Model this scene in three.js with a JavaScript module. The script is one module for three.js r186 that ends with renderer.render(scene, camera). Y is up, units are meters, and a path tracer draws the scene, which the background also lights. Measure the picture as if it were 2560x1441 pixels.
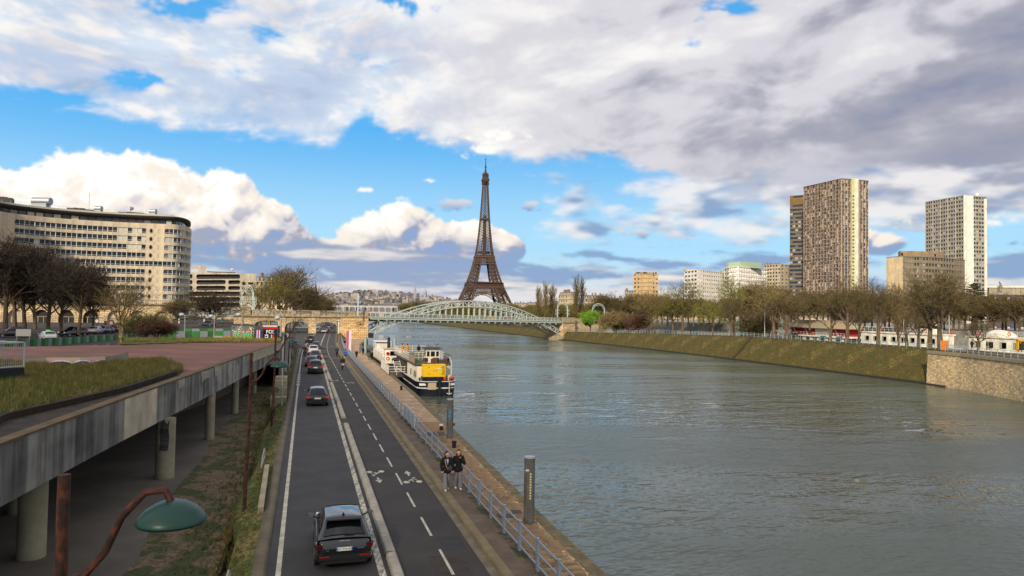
import * as THREE from 'three';
import { mergeGeometries } from 'three/addons/utils/BufferGeometryUtils.js';

// ---------------------------------------------------------------- camera, sky, sun, exposure
const EYE = 11.5, FOCAL = 1760, PITCH = 1.84 * Math.PI / 180, ROLL = 0.9 * Math.PI / 180;
const scene = new THREE.Scene();
const camera = new THREE.PerspectiveCamera(2 * Math.atan(720.5 / FOCAL) * 180 / Math.PI, 2560 / 1441, 0.5, 20000);
camera.position.set(0, EYE, 0);
camera.rotation.set(PITCH, 0, ROLL, 'XYZ');
camera.updateMatrixWorld(true);
const renderer = new THREE.WebGLRenderer({ antialias: true });
renderer.setSize(1024, 576);
renderer.toneMapping = THREE.LinearToneMapping;
renderer.toneMappingExposure = 1.08;
renderer.shadowMap.enabled = true;
const SUN = new THREE.Vector3(-0.34, 0.52, 0.90).normalize();
const sun = new THREE.DirectionalLight(new THREE.Color(1, 0.86, 0.68), 4.2);
sun.name = 'sun';
sun.position.copy(SUN).multiplyScalar(600); sun.target.position.set(0, 0, -150);
sun.position.add(sun.target.position);
sun.castShadow = true; sun.shadow.radius = 4; sun.shadow.mapSize.set(4096, 4096);
Object.assign(sun.shadow.camera, { left: -300, right: 300, top: 300, bottom: -300, near: 1, far: 1500 });
scene.add(sun, sun.target);

// ---------------------------------------------------------------- numbers and noise
const { sin, cos, tan, atan2, hypot, min, max, abs, floor, sqrt, PI, exp, pow, round } = Math;
const clamp = (x, a = 0, b = 1) => x < a ? a : x > b ? b : x, lerp = (a, b, t) => a + (b - a) * t;
const sstep = (a, b, x) => { const t = clamp((x - a) / (b - a)); return t * t * (3 - 2 * t); };
function rng(s) { return () => { s = (s + 0x6d2b79f5) | 0; let t = Math.imul(s ^ (s >>> 15), 1 | s); t = (t + Math.imul(t ^ (t >>> 7), 61 | t)) ^ t; return ((t ^ (t >>> 14)) >>> 0) / 4294967296; }; }
const PERM = (() => { const r = rng(7), p = new Uint8Array(512), a = [...Array(256).keys()]; for (let i = 255; i > 0; i--) { const j = floor(r() * (i + 1)); [a[i], a[j]] = [a[j], a[i]]; } for (let i = 0; i < 512; i++) p[i] = a[i & 255]; return p; })();
const GX = new Float32Array(256), GY = new Float32Array(256), GZ = new Float32Array(256);
{ const r = rng(3); for (let i = 0; i < 256; i++) { const z = r() * 2 - 1, a = r() * 2 * PI, q = sqrt(1 - z * z); GX[i] = q * cos(a); GY[i] = q * sin(a); GZ[i] = z; } }
function noise3(x, y, z) {
  const xi = floor(x), yi = floor(y), zi = floor(z), X = xi & 255, Y = yi & 255, Z = zi & 255;
  x -= xi; y -= yi; z -= zi;
  const u = x * x * x * (x * (x * 6 - 15) + 10), v = y * y * y * (y * (y * 6 - 15) + 10), w = z * z * z * (z * (z * 6 - 15) + 10);
  const A = PERM[X] + Y, B = PERM[X + 1] + Y, AA = PERM[A] + Z, AB = PERM[A + 1] + Z, BA = PERM[B] + Z, BB = PERM[B + 1] + Z;
  const g = (h, a, b, c) => GX[h] * a + GY[h] * b + GZ[h] * c;
  const x1 = lerp(g(PERM[AA], x, y, z), g(PERM[BA], x - 1, y, z), u), x2 = lerp(g(PERM[AB], x, y - 1, z), g(PERM[BB], x - 1, y - 1, z), u);
  const x3 = lerp(g(PERM[AA + 1], x, y, z - 1), g(PERM[BA + 1], x - 1, y, z - 1), u), x4 = lerp(g(PERM[AB + 1], x, y - 1, z - 1), g(PERM[BB + 1], x - 1, y - 1, z - 1), u);
  return lerp(lerp(x1, x2, v), lerp(x3, x4, v), w) * 1.5;
}
function fbm(x, y, z, o = 5, gain = 0.5) { let s = 0, a = 1, n = 0; for (let i = 0; i < o; i++) { s += a * noise3(x, y, z); n += a; a *= gain; x = x * 2.03 + 17.1; y = y * 2.03 + 5.3; z = z * 2.03 + 9.7; } return s / n; }
// tileable value noise in u, v = 0..1
const hash2 = (x, y, s) => { let h = Math.imul(x, 374761393) + Math.imul(y, 668265263) + Math.imul(s, 1274126177); h = Math.imul(h ^ (h >>> 13), 1274126177); return ((h ^ (h >>> 16)) >>> 0) / 4294967296; };
function vn(u, v, fx, fy, s) { const x = u * fx, y = v * fy, xi = floor(x), yi = floor(y), a = x - xi, b = y - yi, p = a * a * (3 - 2 * a), q = b * b * (3 - 2 * b), m = (k, n) => ((k % n) + n) % n, x0 = m(xi, fx), x1 = m(xi + 1, fx), y0 = m(yi, fy), y1 = m(yi + 1, fy); return lerp(lerp(hash2(x0, y0, s), hash2(x1, y0, s), p), lerp(hash2(x0, y1, s), hash2(x1, y1, s), p), q); }
function tn(u, v, fx, fy, o = 4, s = 1) { let r = 0, a = 1, n = 0; for (let i = 0; i < o; i++) { r += a * vn(u, v, fx << i, fy << i, s + i * 13); n += a; a *= 0.55; } return r / n; }

// ---------------------------------------------------------------- sky: a computed sphere of air and clouds
{
  const W = 4096, H = 2048, data = new Float32Array(W * H * 4);
  const L = (r, g, b) => [r, g, b].map((c) => { c /= 255; return c <= 0.04045 ? c / 12.92 : pow((c + 0.055) / 1.055, 2.4); });
  const mix = (a, b, t) => [lerp(a[0], b[0], t), lerp(a[1], b[1], t), lerp(a[2], b[2], t)];
  const ZEN = L(40, 112, 192), MID = L(92, 178, 240), LOW = L(170, 219, 248), HOR = L(222, 226, 226);
  const WHITE = L(255, 252, 246), CREAM = L(249, 239, 225), LILAC = L(216, 213, 219), GREY = L(164, 163, 176), GREYB = L(138, 144, 166), DARK = L(112, 132, 170), STEEL = L(118, 149, 190);
  // heaps of cumulus: [azimuth, elevation, radius across, radius up, base elevation]
  const heaps = [
    [-29, 8.0, 5.4, 3.0, 4.2], [-33.5, 6.2, 5.2, 2.4, 4], [-27.4, 7.3, 2.6, 2.3, 4.4], [-21.9, 7.6, 2.0, 2.5, 4], [-24.6, 5.9, 4.2, 2.4, 4], [-19.8, 5.9, 3.0, 2.3, 4], [-30.5, 4.9, 6.5, 2.8, 3.6], [-18.2, 4.9, 2.4, 1.6, 3.9], [-37.5, 5.2, 5, 2.1, 4],
    [-9.2, 6.6, 2.2, 2.0, 4.5], [-11.4, 5.7, 2.5, 1.9, 4.4], [-6.7, 5.6, 2.5, 1.6, 4.3], [-3.2, 5.4, 2.4, 1.8, 4.2], [-0.9, 5.0, 1.9, 1.4, 4], [-9, 4.8, 4, 1.5, 4],
    [26.2, 5.7, 1.1, 0.9, 4.2], [27.6, 5.3, 1.7, 0.7, 4.2], [25, 5.2, 1.4, 0.6, 4.2], [-14.6, 4.4, 1.8, 0.9, 3.4],
  ];
  const r = rng(21);
  for (let a = 44; a < 318; a += 5 + r() * 9) { const w = 2.5 + r() * 4, e = 4.5 + r() * 3; for (let k = 0; k < 4; k++) heaps.push([a + (r() - 0.5) * w * 2, e + (r() - 0.5) * 2, w * (0.5 + r() * 0.6), 1.2 + r() * 1.6, 4]); }
  const holes = [[-25.5, 21.6, 6, 1.5, 1], [-10, 23.4, 3.4, 1.1, 1], [-28.4, 15.9, 2.2, 0.7, 1.1], [-21.5, 17.4, 2.6, 0.7, 0.6], [-19, 20, 2.4, 1, 0.6], [16.5, 23, 3, 1.3, 1], [14.6, 20.5, 2, 0.7, 0.6], [-12, 19, 2, 0.7, 0.5], [-33.5, 13.8, 2.4, 0.5, 0.7], [1.5, 20.6, 2, 1, 0.45]];
  const EDGE = [[-180, 10], [-60, 11], [-36, 12.6], [-22, 12.0], [-15, 12.3], [-12, 15.0], [-9.5, 14.0], [-6, 12.8], [0, 12.2], [7, 11.8], [12, 10.2], [16, 8.0], [22, 7.2], [30, 6.8], [36, 7.2], [50, 9], [180, 10]], edgeOf = (az) => { let k = 1; while (EDGE[k][0] < az) k++; const [p, q] = [EDGE[k - 1], EDGE[k]]; return lerp(p[1], q[1], sstep(p[0], q[0], az)); };
  const wrap = (d) => ((d + 540) % 360) - 180;
  const near = [...Array(361)].map((_, i) => heaps.filter((h) => abs(wrap(h[0] - (i - 180))) < h[2] * 1.7 + 1.5));
  const body = (az, el, list, n1, n2) => { let f = -1; for (const h of list) { const x = wrap(az - h[0]) / h[2], y = (el - h[1]) / (el < h[1] ? h[3] * 1.25 : h[3]), q = 1 - sqrt(x * x + y * y); if (q > f - 0.25) f = max(f, q) + 0.18 * exp(-abs(q - f) * 9) * (f > -0.6 ? 1 : 0); } return f + n1 * 0.30 + n2; };
  // thin separate clouds: [azimuth, elevation, half width, half height, dark?]
  const wisps = [[-5, 8.6, 1.6, 0.75, 1], [1.5, 8.6, 0.9, 0.6, 1], [10.3, 6.4, 2.6, 0.55, 1], [12.6, 6.0, 1.6, 0.4, 1], [-12, 9.4, 1.0, 0.22, 0], [-9.3, 8.8, 0.8, 0.2, 0], [-6.8, 10.3, 0.7, 0.2, 0], [-3.5, 13.0, 2.2, 0.6, 0], [-1.5, 14.1, 3.0, 0.8, 0], [33, 6.7, 4, 0.7, 0], [38, 5.4, 4, 0.5, 1]];
  const D = 180 / PI;
  for (let row = 0; row < H; row++) {
    const el = ((row + 0.5) / H - 0.5) * PI, e = el * D;
    for (let col = 0; col < W; col++) {
      const o = (row * W + col) * 4; data[o + 3] = 1;
      if (e < 0) { data[o] = 0.16; data[o + 1] = 0.16; data[o + 2] = 0.14; continue; }
      const ang = ((col + 0.5) / W - 0.5) * 2 * PI, x = cos(ang) * cos(el), y = sin(el), z = sin(ang) * cos(el), az = atan2(x, -z) * D;
      let c = e > 14 ? mix(MID, ZEN, sstep(14, 45, e)) : e > 6 ? mix(LOW, MID, sstep(5, 15, e)) : mix(HOR, LOW, sstep(0.3, 5.5, e));
      // high sheet of broken stratocumulus, on a plane overhead
      const wx = fbm(x * 2.6 + 3, y * 4.5, z * 2.6 + 1.7, 3), wz = fbm(x * 2.6, y * 4.5 + 8, z * 2.6 + 6.1, 3);
      const sheet = (X, Y, Z) => fbm(X * 4.4 + wx * 0.4, Y * 10.5 - X * 1.2 + wz * 0.4, Z * 4.4 + 2.2, 6, 0.54), n = sheet(x, y, z), big = fbm(x * 1.7 + 9, y * 4.4 + 4, z * 1.7 + 5.5, 2), fine = fbm(x * 24 + wx * 3, y * 46 + wz * 3, z * 24 + 4.4, 4, 0.6);
      let gap = 0; if (abs(az) < 45 && e > 13) for (const h of holes) { const dx = (az - h[0]) / h[2], dy = (e - h[1]) / h[3]; gap += h[4] * exp(-dx * dx - dy * dy); } gap *= clamp(0.75 - n * 0.9 - fine * 1.6, 0, 1.6);
      const edge = edgeOf(az) + 1.3 * wx + 0.9 * n, cover = sstep(edge - 2.9, edge + 3.4, e), dens = cover * 1.16 - 0.53 + n * 0.66 + fine * lerp(0.5, 0.2, cover) + big * 0.2 - gap * 0.62 - 0.12 * sstep(45, 85, e) - 0.22 * sstep(-14, -24, az) * sstep(-80, -45, az) * sstep(17.5, 13.5, e);
      const a1 = sstep(-0.04, 0.34, dens) * sstep(4, 6.5, e);
      if (a1 > 0) {
        const n2 = sheet(x - 0.022, y + 0.024, z), relief = (n - n2) * 1.5, right = sstep(-8, 24, az) * sstep(80, 40, az), thick = sstep(0.25, 0.95, dens), lum = clamp(0.77 - thick * 0.22 + (relief * 0.6 + fine * 0.24) * (1 - 0.7 * right * sstep(15, 9, e)) - big * 0.35 - right * (0.2 + 0.12 * sstep(22, 9, e) + 0.12 * sstep(22, 34, az)) + 0.10 * sstep(6, -14, az) + 0.22 * sstep(4, 0, abs(e - 16.5 - az * 0.14)) * right);
        let k = mix(GREYB, GREY, sstep(0.0, 0.3, lum)); k = mix(k, LILAC, sstep(0.26, 0.62, lum)); k = mix(k, WHITE, sstep(0.6, 1.05, lum) * 0.8);
        k = mix(k, DARK, right * sstep(12.5, 8, e) * 0.42);
        c = mix(c, k, a1 * (0.97 - 0.30 * sstep(0, -16, az) * sstep(-90, -50, az) * sstep(0.35, -0.15, fine + n * 0.6)));
      }
      if (e < 17) {
        const p = D * 0.02, qx = x * 60, qy = y * 60, qz = z * 60;
        // thin separate clouds
        for (const w of wisps) { const dx = wrap(az - w[0]) / w[2], dy = (e - w[1]) / w[3]; if (dx * dx + dy * dy < 3) { const q = 0.75 - sqrt(dx * dx + dy * dy) * 0.8 + fbm(qx * 0.6, qy * 1.1, qz * 0.6, 5, 0.6) * 2.0; const a = sstep(0.1, 0.9, q) * sstep(1.7, 1.1, sqrt(dx * dx + dy * dy)); c = mix(c, w[4] ? mix(LILAC, STEEL, sstep(0.3, -0.9, dy)) : WHITE, a * 0.9); } }
        // broken patches in the right half, below the sheet
        const pt = sstep(0.02, 0.5, fbm(x * 9 + 2, y * 26, z * 9, 5, 0.6) + 0.30 * sstep(-1, 6, az) * sstep(46, 30, az) * sstep(3.4, 1.4, abs(e - 8.2)) * 1.5 - 0.14 + 0.16 * sstep(40, 60, abs(az))) * sstep(12.5, 10, e) * sstep(3, 5, e) * sstep(-4, 2, az + 400 * (abs(az) > 60));
        if (pt > 0) c = mix(c, mix(STEEL, mix(LILAC, WHITE, 0.55), sstep(-0.35, 0.3, fbm(x * 14, y * 40 + 0.9, z * 14, 3) + 0.1)), pt * 0.9);
        // heaped cumulus with lit tops and blue grey feet
        const list = near[clamp(round(az) + 180, 0, 360)];
        if (list.length) {
          const n1 = fbm(qx * 0.22, qy * 0.26, qz * 0.22, 3), bil = 0.10 - 0.22 * abs(noise3(qx * 0.55, qy * 0.6, qz * 0.55)) - 0.12 * abs(noise3(qx * 1.3, qy * 1.4, qz * 1.3)) - 0.06 * abs(noise3(qx * 2.9, qy * 3, qz * 2.9)) + 0.08;
          const f = body(az, e, list, n1, bil * 1.1), a = sstep(0.0, 0.15 + 0.25 * sstep(4.6, 3.4, e) + 0.2 * sstep(22, 25, az), f);
          if (a > 0) {
            const s = 0.55, X = x - 0.008, Y2 = qy + 0.6, n1b = fbm(X * 60 * 0.22, Y2 * 0.26, qz * 0.22, 3), bb = 0.18 - 0.22 * abs(noise3(X * 33, Y2 * 0.6, qz * 0.55)) - 0.12 * abs(noise3(X * 78, Y2 * 1.4, qz * 1.3));
            const f2 = body(az - s, e + s * 0.8, list, n1b, bb * 1.1), fin = 0.22 - abs(noise3(qx * 1.1, qy * 1.2, qz * 1.1)) * 0.5 - abs(noise3(qx * 2.6, qy * 2.7, qz * 2.6)) * 0.28, rel = clamp(0.46 + (f - f2) * 2.3 + fin * 0.3);
            let bot = 9; for (const h of list) bot = min(bot, h[4]);
            const lift = clamp((e - bot - n1 * 2.2) / 4.4), shade = clamp(rel * 0.62 + lift * 0.46 - 0.16 * sstep(-24, -15, az) * sstep(0, -14, az) - 0.06 * sstep(-5, 0, az));
            let k = mix(STEEL, GREY, sstep(0.1, 0.26, shade)); k = mix(k, LILAC, sstep(0.22, 0.42, shade)); k = mix(k, CREAM, sstep(0.40, 0.66, shade) * 0.9); k = mix(k, [1.0, 0.985, 0.95], sstep(0.66, 0.92, shade));
            c = mix(c, k, a);
          }
        }
        // flat banks near the horizon: dark feet, cream crests
        const bn = fbm(x * 11 + 5, y * 46 + x * 2, z * 11, 5, 0.55), b2 = fbm(x * 7, y * 60, z * 7 + 3, 4, 0.55);
        const band = sstep(-0.05, 0.35, bn + 0.34 * sstep(2.0, 0.9, abs(e - 3.0 + 0.6 * sstep(4, 12, az)) - 0.4) - 0.2 * sstep(5.2, 7, e) + 0.22 * sstep(-24, -14, az) * sstep(2, -4, az) - 0.12) * sstep(6.6, 4.4, e);
        c = mix(c, mix(mix(STEEL, DARK, 0.6 * sstep(-26, -14, az) * sstep(3, -4, az)), mix(LILAC, CREAM, 0.5), sstep(-0.1, 0.42, b2 - 0.12 * sstep(1.4, 3, e) + 0.05)), band * 0.92);
        const low = sstep(-0.12, 0.3, b2 + 0.3 * sstep(2.6, 1.2, e)) * sstep(3.4, 1.6, e);
        c = mix(c, mix(LILAC, CREAM, sstep(-0.2, 0.25, bn)), low * 0.8);
      }
      data[o] = c[0]; data[o + 1] = c[1]; data[o + 2] = c[2];
    }
  }
  const t = new THREE.DataTexture(data, W, H, THREE.RGBAFormat, THREE.FloatType);
  t.mapping = THREE.EquirectangularReflectionMapping; t.magFilter = THREE.LinearFilter; t.minFilter = THREE.LinearFilter; t.needsUpdate = true;
  scene.background = t; scene.environment = t; scene.environmentIntensity = 0.98; scene.backgroundIntensity = 0.98;
}

// ---------------------------------------------------------------- places
const V = (x, y, z) => new THREE.Vector3(x, y, z);
const rayOf = (px, py) => V((px - 1280) / FOCAL, -(py - 720.5) / FOCAL, -1).applyQuaternion(camera.quaternion);
const gp = (px, py, h) => { const r = rayOf(px, py); return r.multiplyScalar((h - EYE) / r.y).add(camera.position); };   // where a sight line meets the level h
const at = (px, py, d) => { const r = rayOf(px, py); return r.multiplyScalar(d / -r.z).add(camera.position); };            // the point of a sight line d metres ahead
const RA = 16.3 * PI / 180, rs = sin(RA), rc = cos(RA);
const R = (u, v, h = 0) => V(-rs * u + rc * v, h, -(rc * u + rs * v));   // u along the river, v across it towards the water
const TURN = RA;                                                           // turns a thing's -z to look along u

// ---------------------------------------------------------------- mesh building
const _m = new THREE.Matrix4(), _q = new THREE.Quaternion(), _e = new THREE.Euler();
const MAT = (x, y, z, ry = 0, rx = 0, rz = 0, s = 1) => new THREE.Matrix4().compose(V(x, y, z), new THREE.Quaternion().setFromEuler(new THREE.Euler(rx, ry, rz, 'YXZ')), typeof s === 'number' ? V(s, s, s) : s);
class MB {   // collects faces of one mesh; uv run in metres
  constructor() { this.p = []; this.n = []; this.t = []; this.i = []; this.c = null; }
  tint(r, g, b) { this.col = [r, g, b]; if (!this.c) { this.c = []; for (let k = 0; k < this.p.length / 3; k++) this.c.push(1, 1, 1); } return this; }
  vert(x, y, z, nx, ny, nz, u, v) { this.p.push(x, y, z); this.n.push(nx, ny, nz); this.t.push(u, v); if (this.c) this.c.push(...this.col); return this.p.length / 3 - 1; }
  quad(a, b, c, d, u0 = 0, v0 = 0, uv) {
    const n = V(0, 0, 0).subVectors(b, a).cross(V(0, 0, 0).subVectors(d, a)); if (n.lengthSq() < 1e-14) n.subVectors(c, b).cross(V(0, 0, 0).subVectors(d, b)); n.normalize();
    const w = a.distanceTo(b), h = a.distanceTo(d), U = uv || [[u0, v0], [u0 + w, v0], [u0 + w, v0 + h], [u0, v0 + h]];
    const k = [a, b, c, d].map((q, j) => this.vert(q.x, q.y, q.z, n.x, n.y, n.z, U[j][0], U[j][1]));
    this.i.push(k[0], k[1], k[2], k[0], k[2], k[3]); return this;
  }
  tri(a, b, c) { const n = V(0, 0, 0).subVectors(b, a).cross(V(0, 0, 0).subVectors(c, a)).normalize(); const k = [a, b, c].map((q) => this.vert(q.x, q.y, q.z, n.x, n.y, n.z, q.x, q.y)); this.i.push(...k); return this; }
  box(cx, cy, cz, sx, sy, sz, ry = 0, m) {
    const X = sx / 2, Y = sy / 2, Z = sz / 2, M = m || (ry ? MAT(cx, cy, cz, ry) : null), P = (x, y, z) => M ? V(x, y, z).applyMatrix4(M) : V(x + cx, y + cy, z + cz);
    const o = [P(-X, -Y, Z), P(X, -Y, Z), P(X, Y, Z), P(-X, Y, Z), P(-X, -Y, -Z), P(X, -Y, -Z), P(X, Y, -Z), P(-X, Y, -Z)];
    for (const f of [[0, 1, 2, 3], [5, 4, 7, 6], [4, 0, 3, 7], [1, 5, 6, 2], [3, 2, 6, 7], [4, 5, 1, 0]]) this.quad(o[f[0]], o[f[1]], o[f[2]], o[f[3]], f[0] === 0 || f[0] === 5 ? cx : cz, f[2] === 6 && f[0] === 3 ? cz : cy);
    return this;
  }
  bar(a, b, w, h = w, up = V(0, 1, 0)) {   // a square bar from a to b
    const z = V(0, 0, 0).subVectors(b, a), l = z.length(); z.normalize(); let x = V(0, 0, 0).crossVectors(up, z); if (x.lengthSq() < 1e-6) x.set(1, 0, 0); x.normalize(); const y = V(0, 0, 0).crossVectors(z, x);
    const M = new THREE.Matrix4().makeBasis(x, y, z).setPosition(V(0, 0, 0).addVectors(a, b).multiplyScalar(0.5));
    return this.box(0, 0, 0, w, h, l, 0, M);
  }
  tube(pts, rad, n = 6, caps = true) {   // rad: number or a list
    const up = V(0.31, 0.93, 0.19), ring = []; let len = 0;
    pts.forEach((q, k) => {
      const t = V(0, 0, 0).subVectors(pts[min(k + 1, pts.length - 1)], pts[max(k - 1, 0)]).normalize(); let x = V(0, 0, 0).crossVectors(abs(t.dot(up)) > 0.98 ? V(1, 0, 0) : up, t).normalize(); const y = V(0, 0, 0).crossVectors(t, x), r = Array.isArray(rad) ? rad[k] : rad;
      if (k) len += q.distanceTo(pts[k - 1]);
      ring.push([...Array(n + 1)].map((_, j) => { const a = j / n * 2 * PI, c = cos(a), s = sin(a), nx = x.x * c + y.x * s, ny = x.y * c + y.y * s, nz = x.z * c + y.z * s; return this.vert(q.x + nx * r, q.y + ny * r, q.z + nz * r, nx, ny, nz, j / n * 2 * PI * r, len); }));
    });
    for (let k = 0; k + 1 < ring.length; k++) for (let j = 0; j < n; j++) this.i.push(ring[k][j], ring[k][j + 1], ring[k + 1][j + 1], ring[k][j], ring[k + 1][j + 1], ring[k + 1][j]);
    if (caps) for (const [k, s] of [[0, -1], [pts.length - 1, 1]]) { const t = V(0, 0, 0).subVectors(pts[k ? k : 1], pts[k ? k - 1 : 0]).normalize().multiplyScalar(s), r = Array.isArray(rad) ? rad[k] : rad; if (r < 1e-4) continue; const c = this.vert(pts[k].x, pts[k].y, pts[k].z, t.x, t.y, t.z, 0, 0), m = ring[k].map((q) => this.vert(this.p[q * 3], this.p[q * 3 + 1], this.p[q * 3 + 2], t.x, t.y, t.z, 0, 0)); for (let j = 0; j < n; j++) s > 0 ? this.i.push(c, m[j], m[j + 1]) : this.i.push(c, m[j + 1], m[j]); }
    return this;
  }
  cyl(x, y0, z, r0, y1, r1 = r0, n = 16) { return this.tube([V(x, y0, z), V(x, y1, z)], [r0, r1], n); }
  geo(g, m) {
    g = g.index ? g : g; const p = g.attributes.position, nn = g.attributes.normal, uv = g.attributes.uv, k0 = this.p.length / 3, M = m || new THREE.Matrix4(), N = new THREE.Matrix3().getNormalMatrix(M), a = V(0, 0, 0), b = V(0, 0, 0);
    for (let k = 0; k < p.count; k++) { a.fromBufferAttribute(p, k).applyMatrix4(M); b.fromBufferAttribute(nn, k).applyMatrix3(N).normalize(); this.vert(a.x, a.y, a.z, b.x, b.y, b.z, uv ? uv.getX(k) : a.x, uv ? uv.getY(k) : a.y); }
    if (g.index) for (let k = 0; k < g.index.count; k++) this.i.push(g.index.array[k] + k0); else for (let k = 0; k < p.count; k++) this.i.push(k0 + k);
    return this;
  }
  prism(pts, y0, y1, o = {}) {   // pts [x, z] round an outline, walls and top
    const s = pts.map(([x, z]) => new THREE.Vector2(x, -z)), ccw = THREE.ShapeUtils.area(s) > 0, q = ccw ? pts : [...pts].reverse(), n = q.length; let l = 0;
    const Y1 = typeof y1 === 'function' ? y1 : () => y1;
    if (!o.noSide) for (let k = 0; k < n; k++) { const a = q[k], b = q[(k + 1) % n], w = hypot(b[0] - a[0], b[1] - a[1]); this.quad(V(a[0], y0, a[1]), V(b[0], y0, b[1]), V(b[0], Y1(...b), b[1]), V(a[0], Y1(...a), a[1]), l, y0); l += w; }
    if (!o.noTop) { const k0 = this.p.length / 3; for (const [x, z] of q) this.vert(x, Y1(x, z), z, 0, 1, 0, x, -z); for (const f of THREE.ShapeUtils.triangulateShape(q.map(([x, z]) => new THREE.Vector2(x, -z)), [])) this.i.push(...f.map((k) => k + k0)); }
    return this;
  }
  strip(rows, o = {}) {   // rows of points; smooth sheet between them, uv by distance
    const nr = rows.length, nc = rows[0].length, k0 = this.p.length / 3; let vv = 0;
    for (let j = 0; j < nr; j++) { let uu = 0; if (j) vv += rows[j][0].distanceTo(rows[j - 1][0]); for (let k = 0; k < nc; k++) { const q = rows[j][k]; if (k) uu += q.distanceTo(rows[j][k - 1]); const a = rows[j][min(k + 1, nc - 1)].clone().sub(rows[j][max(k - 1, 0)]), b = rows[min(j + 1, nr - 1)][k].clone().sub(rows[max(j - 1, 0)][k]), n = a.cross(b).normalize(); if (o.flip) n.negate(); this.vert(q.x, q.y, q.z, n.x, n.y, n.z, o.plan ? q.x : o.swap ? vv : uu, o.plan ? -q.z : o.swap ? uu : vv); } }
    for (let j = 0; j + 1 < nr; j++) for (let k = 0; k + 1 < nc; k++) { const a = k0 + j * nc + k, b = a + 1, c = a + nc, d = c + 1; o.flip ? this.i.push(a, c, b, b, c, d) : this.i.push(a, b, d, a, d, c); }
    return this;
  }
  get empty() { return !this.i.length; }
  build() {
    const g = new THREE.BufferGeometry(); g.setAttribute('position', new THREE.Float32BufferAttribute(this.p, 3)); g.setAttribute('normal', new THREE.Float32BufferAttribute(this.n, 3)); g.setAttribute('uv', new THREE.Float32BufferAttribute(this.t, 2));
    if (this.c) g.setAttribute('color', new THREE.Float32BufferAttribute(this.c, 3)); g.setIndex(this.i); return g;
  }
}
const used = new Map();
function numbered(name) { const k = used.get(name) || 0; used.set(name, k + 1); return k ? name + '_' + String(k).padStart(3, '0') : name; }
const shadowed = (m) => { m.castShadow = m.receiveShadow = true; return m; };
function part(name, b, mat, parent, extra) { const m = shadowed(new THREE.Mesh(b instanceof MB ? b.build() : b, mat)); m.name = name; if (extra) Object.assign(m.userData, typeof extra === 'string' ? { kind: extra } : extra); parent.add(m); return m; }
function thing(name, label, category, pos = [0, 0, 0], turn = 0, group) { const o = new THREE.Group(); o.name = numbered(name); const p = Array.isArray(pos) ? pos : [pos.x, pos.y, pos.z]; o.position.set(...p); o.rotation.y = turn; o.userData = { label, category }; if (group) o.userData.group = group; scene.add(o); return o; }
function single(name, b, mat, label, category, group) { const m = part(numbered(name), b, mat, scene); m.userData = { label, category }; if (group) m.userData.group = group; return m; }
function struct(name, b, mat) { const m = part(numbered(name), b, mat, scene); m.userData.kind = 'structure'; return m; }
function stuff(name, b, mat, label) { const m = part(numbered(name), b, mat, scene); m.userData.kind = 'stuff'; if (label) m.userData.label = label; return m; }
function dup(src, pos, turn, label, s) { const o = src.clone(); o.name = numbered(src.name.replace(/_\d{3}$/, '')); const p = Array.isArray(pos) ? pos : [pos.x, pos.y, pos.z]; o.position.set(...p); o.rotation.y = turn; if (s) typeof s === 'number' ? o.scale.setScalar(s) : o.scale.set(...s); o.userData = { ...src.userData }; if (label) o.userData.label = label; scene.add(o); return o; }

// ---------------------------------------------------------------- materials
function mat(hex, rough = 0.85, o = {}) { return new THREE.MeshStandardMaterial({ color: hex, roughness: rough, ...o }); }
function tex(N, fn, M = N, srgb = true) {
  const d = new Uint8Array(N * M * 4); for (let j = 0; j < M; j++) for (let i = 0; i < N; i++) { const c = fn((i + 0.5) / N, (j + 0.5) / M), o = (j * N + i) * 4; d[o] = clamp(c[0], 0, 255); d[o + 1] = clamp(c[1], 0, 255); d[o + 2] = clamp(c[2], 0, 255); d[o + 3] = 255; }
  const t = new THREE.DataTexture(d, N, M); t.wrapS = t.wrapT = THREE.RepeatWrapping; t.magFilter = THREE.LinearFilter; t.minFilter = THREE.LinearMipmapLinearFilter; if (srgb) t.colorSpace = THREE.SRGBColorSpace; t.needsUpdate = true; return t;
}
const rep = (t, sx, sy = sx) => { const c = t.clone(); c.repeat.set(1 / sx, 1 / sy); c.needsUpdate = true; return c; };
function tmat(t, sx, sy, rough = 0.9, o = {}) { return new THREE.MeshStandardMaterial({ map: rep(t, sx, sy), roughness: rough, ...o }); }
const canvasTex = (w, h, draw) => { const c = document.createElement('canvas'); c.width = w; c.height = h; draw(c.getContext('2d'), w, h); const t = new THREE.CanvasTexture(c); t.colorSpace = THREE.SRGBColorSpace; t.anisotropy = 8; return t; };
const mixc = (a, b, t) => [lerp(a[0], b[0], t), lerp(a[1], b[1], t), lerp(a[2], b[2], t)];
const T = {}, M = {};
T.asphalt = tex(512, (u, v) => { const a = tn(u, v, 4, 4, 5, 1), s = hash2(floor(u * 512), floor(v * 512), 5), k = 52 + (a - 0.5) * 26 + (s - 0.5) * 22; return [k * 1.02, k, k * 1.0]; });
T.concrete = tex(512, (u, v) => { const a = tn(u, v, 4, 4, 5, 2), s = hash2(floor(u * 512), floor(v * 512), 8), k = 128 + (a - 0.5) * 60 + (s - 0.5) * 16; return [k * 1.02, k, k * 0.93]; });
T.stain = tex(1024, (u, v) => { const a = tn(u, v, 6, 2, 4, 12), st = tn(u, v, 44, 1, 4, 14), b = tn(u, v, 3, 2, 4, 18), s = hash2(floor(u * 1024), floor(v * 512), 8); const dirt = sstep(0.34, 0.78, st * 0.42 + b * 0.65); const k = lerp(124, 58, dirt) + (a - 0.5) * 46 + (s - 0.5) * 12; return [k, k * 0.985, k * 0.94]; }, 512);
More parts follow.
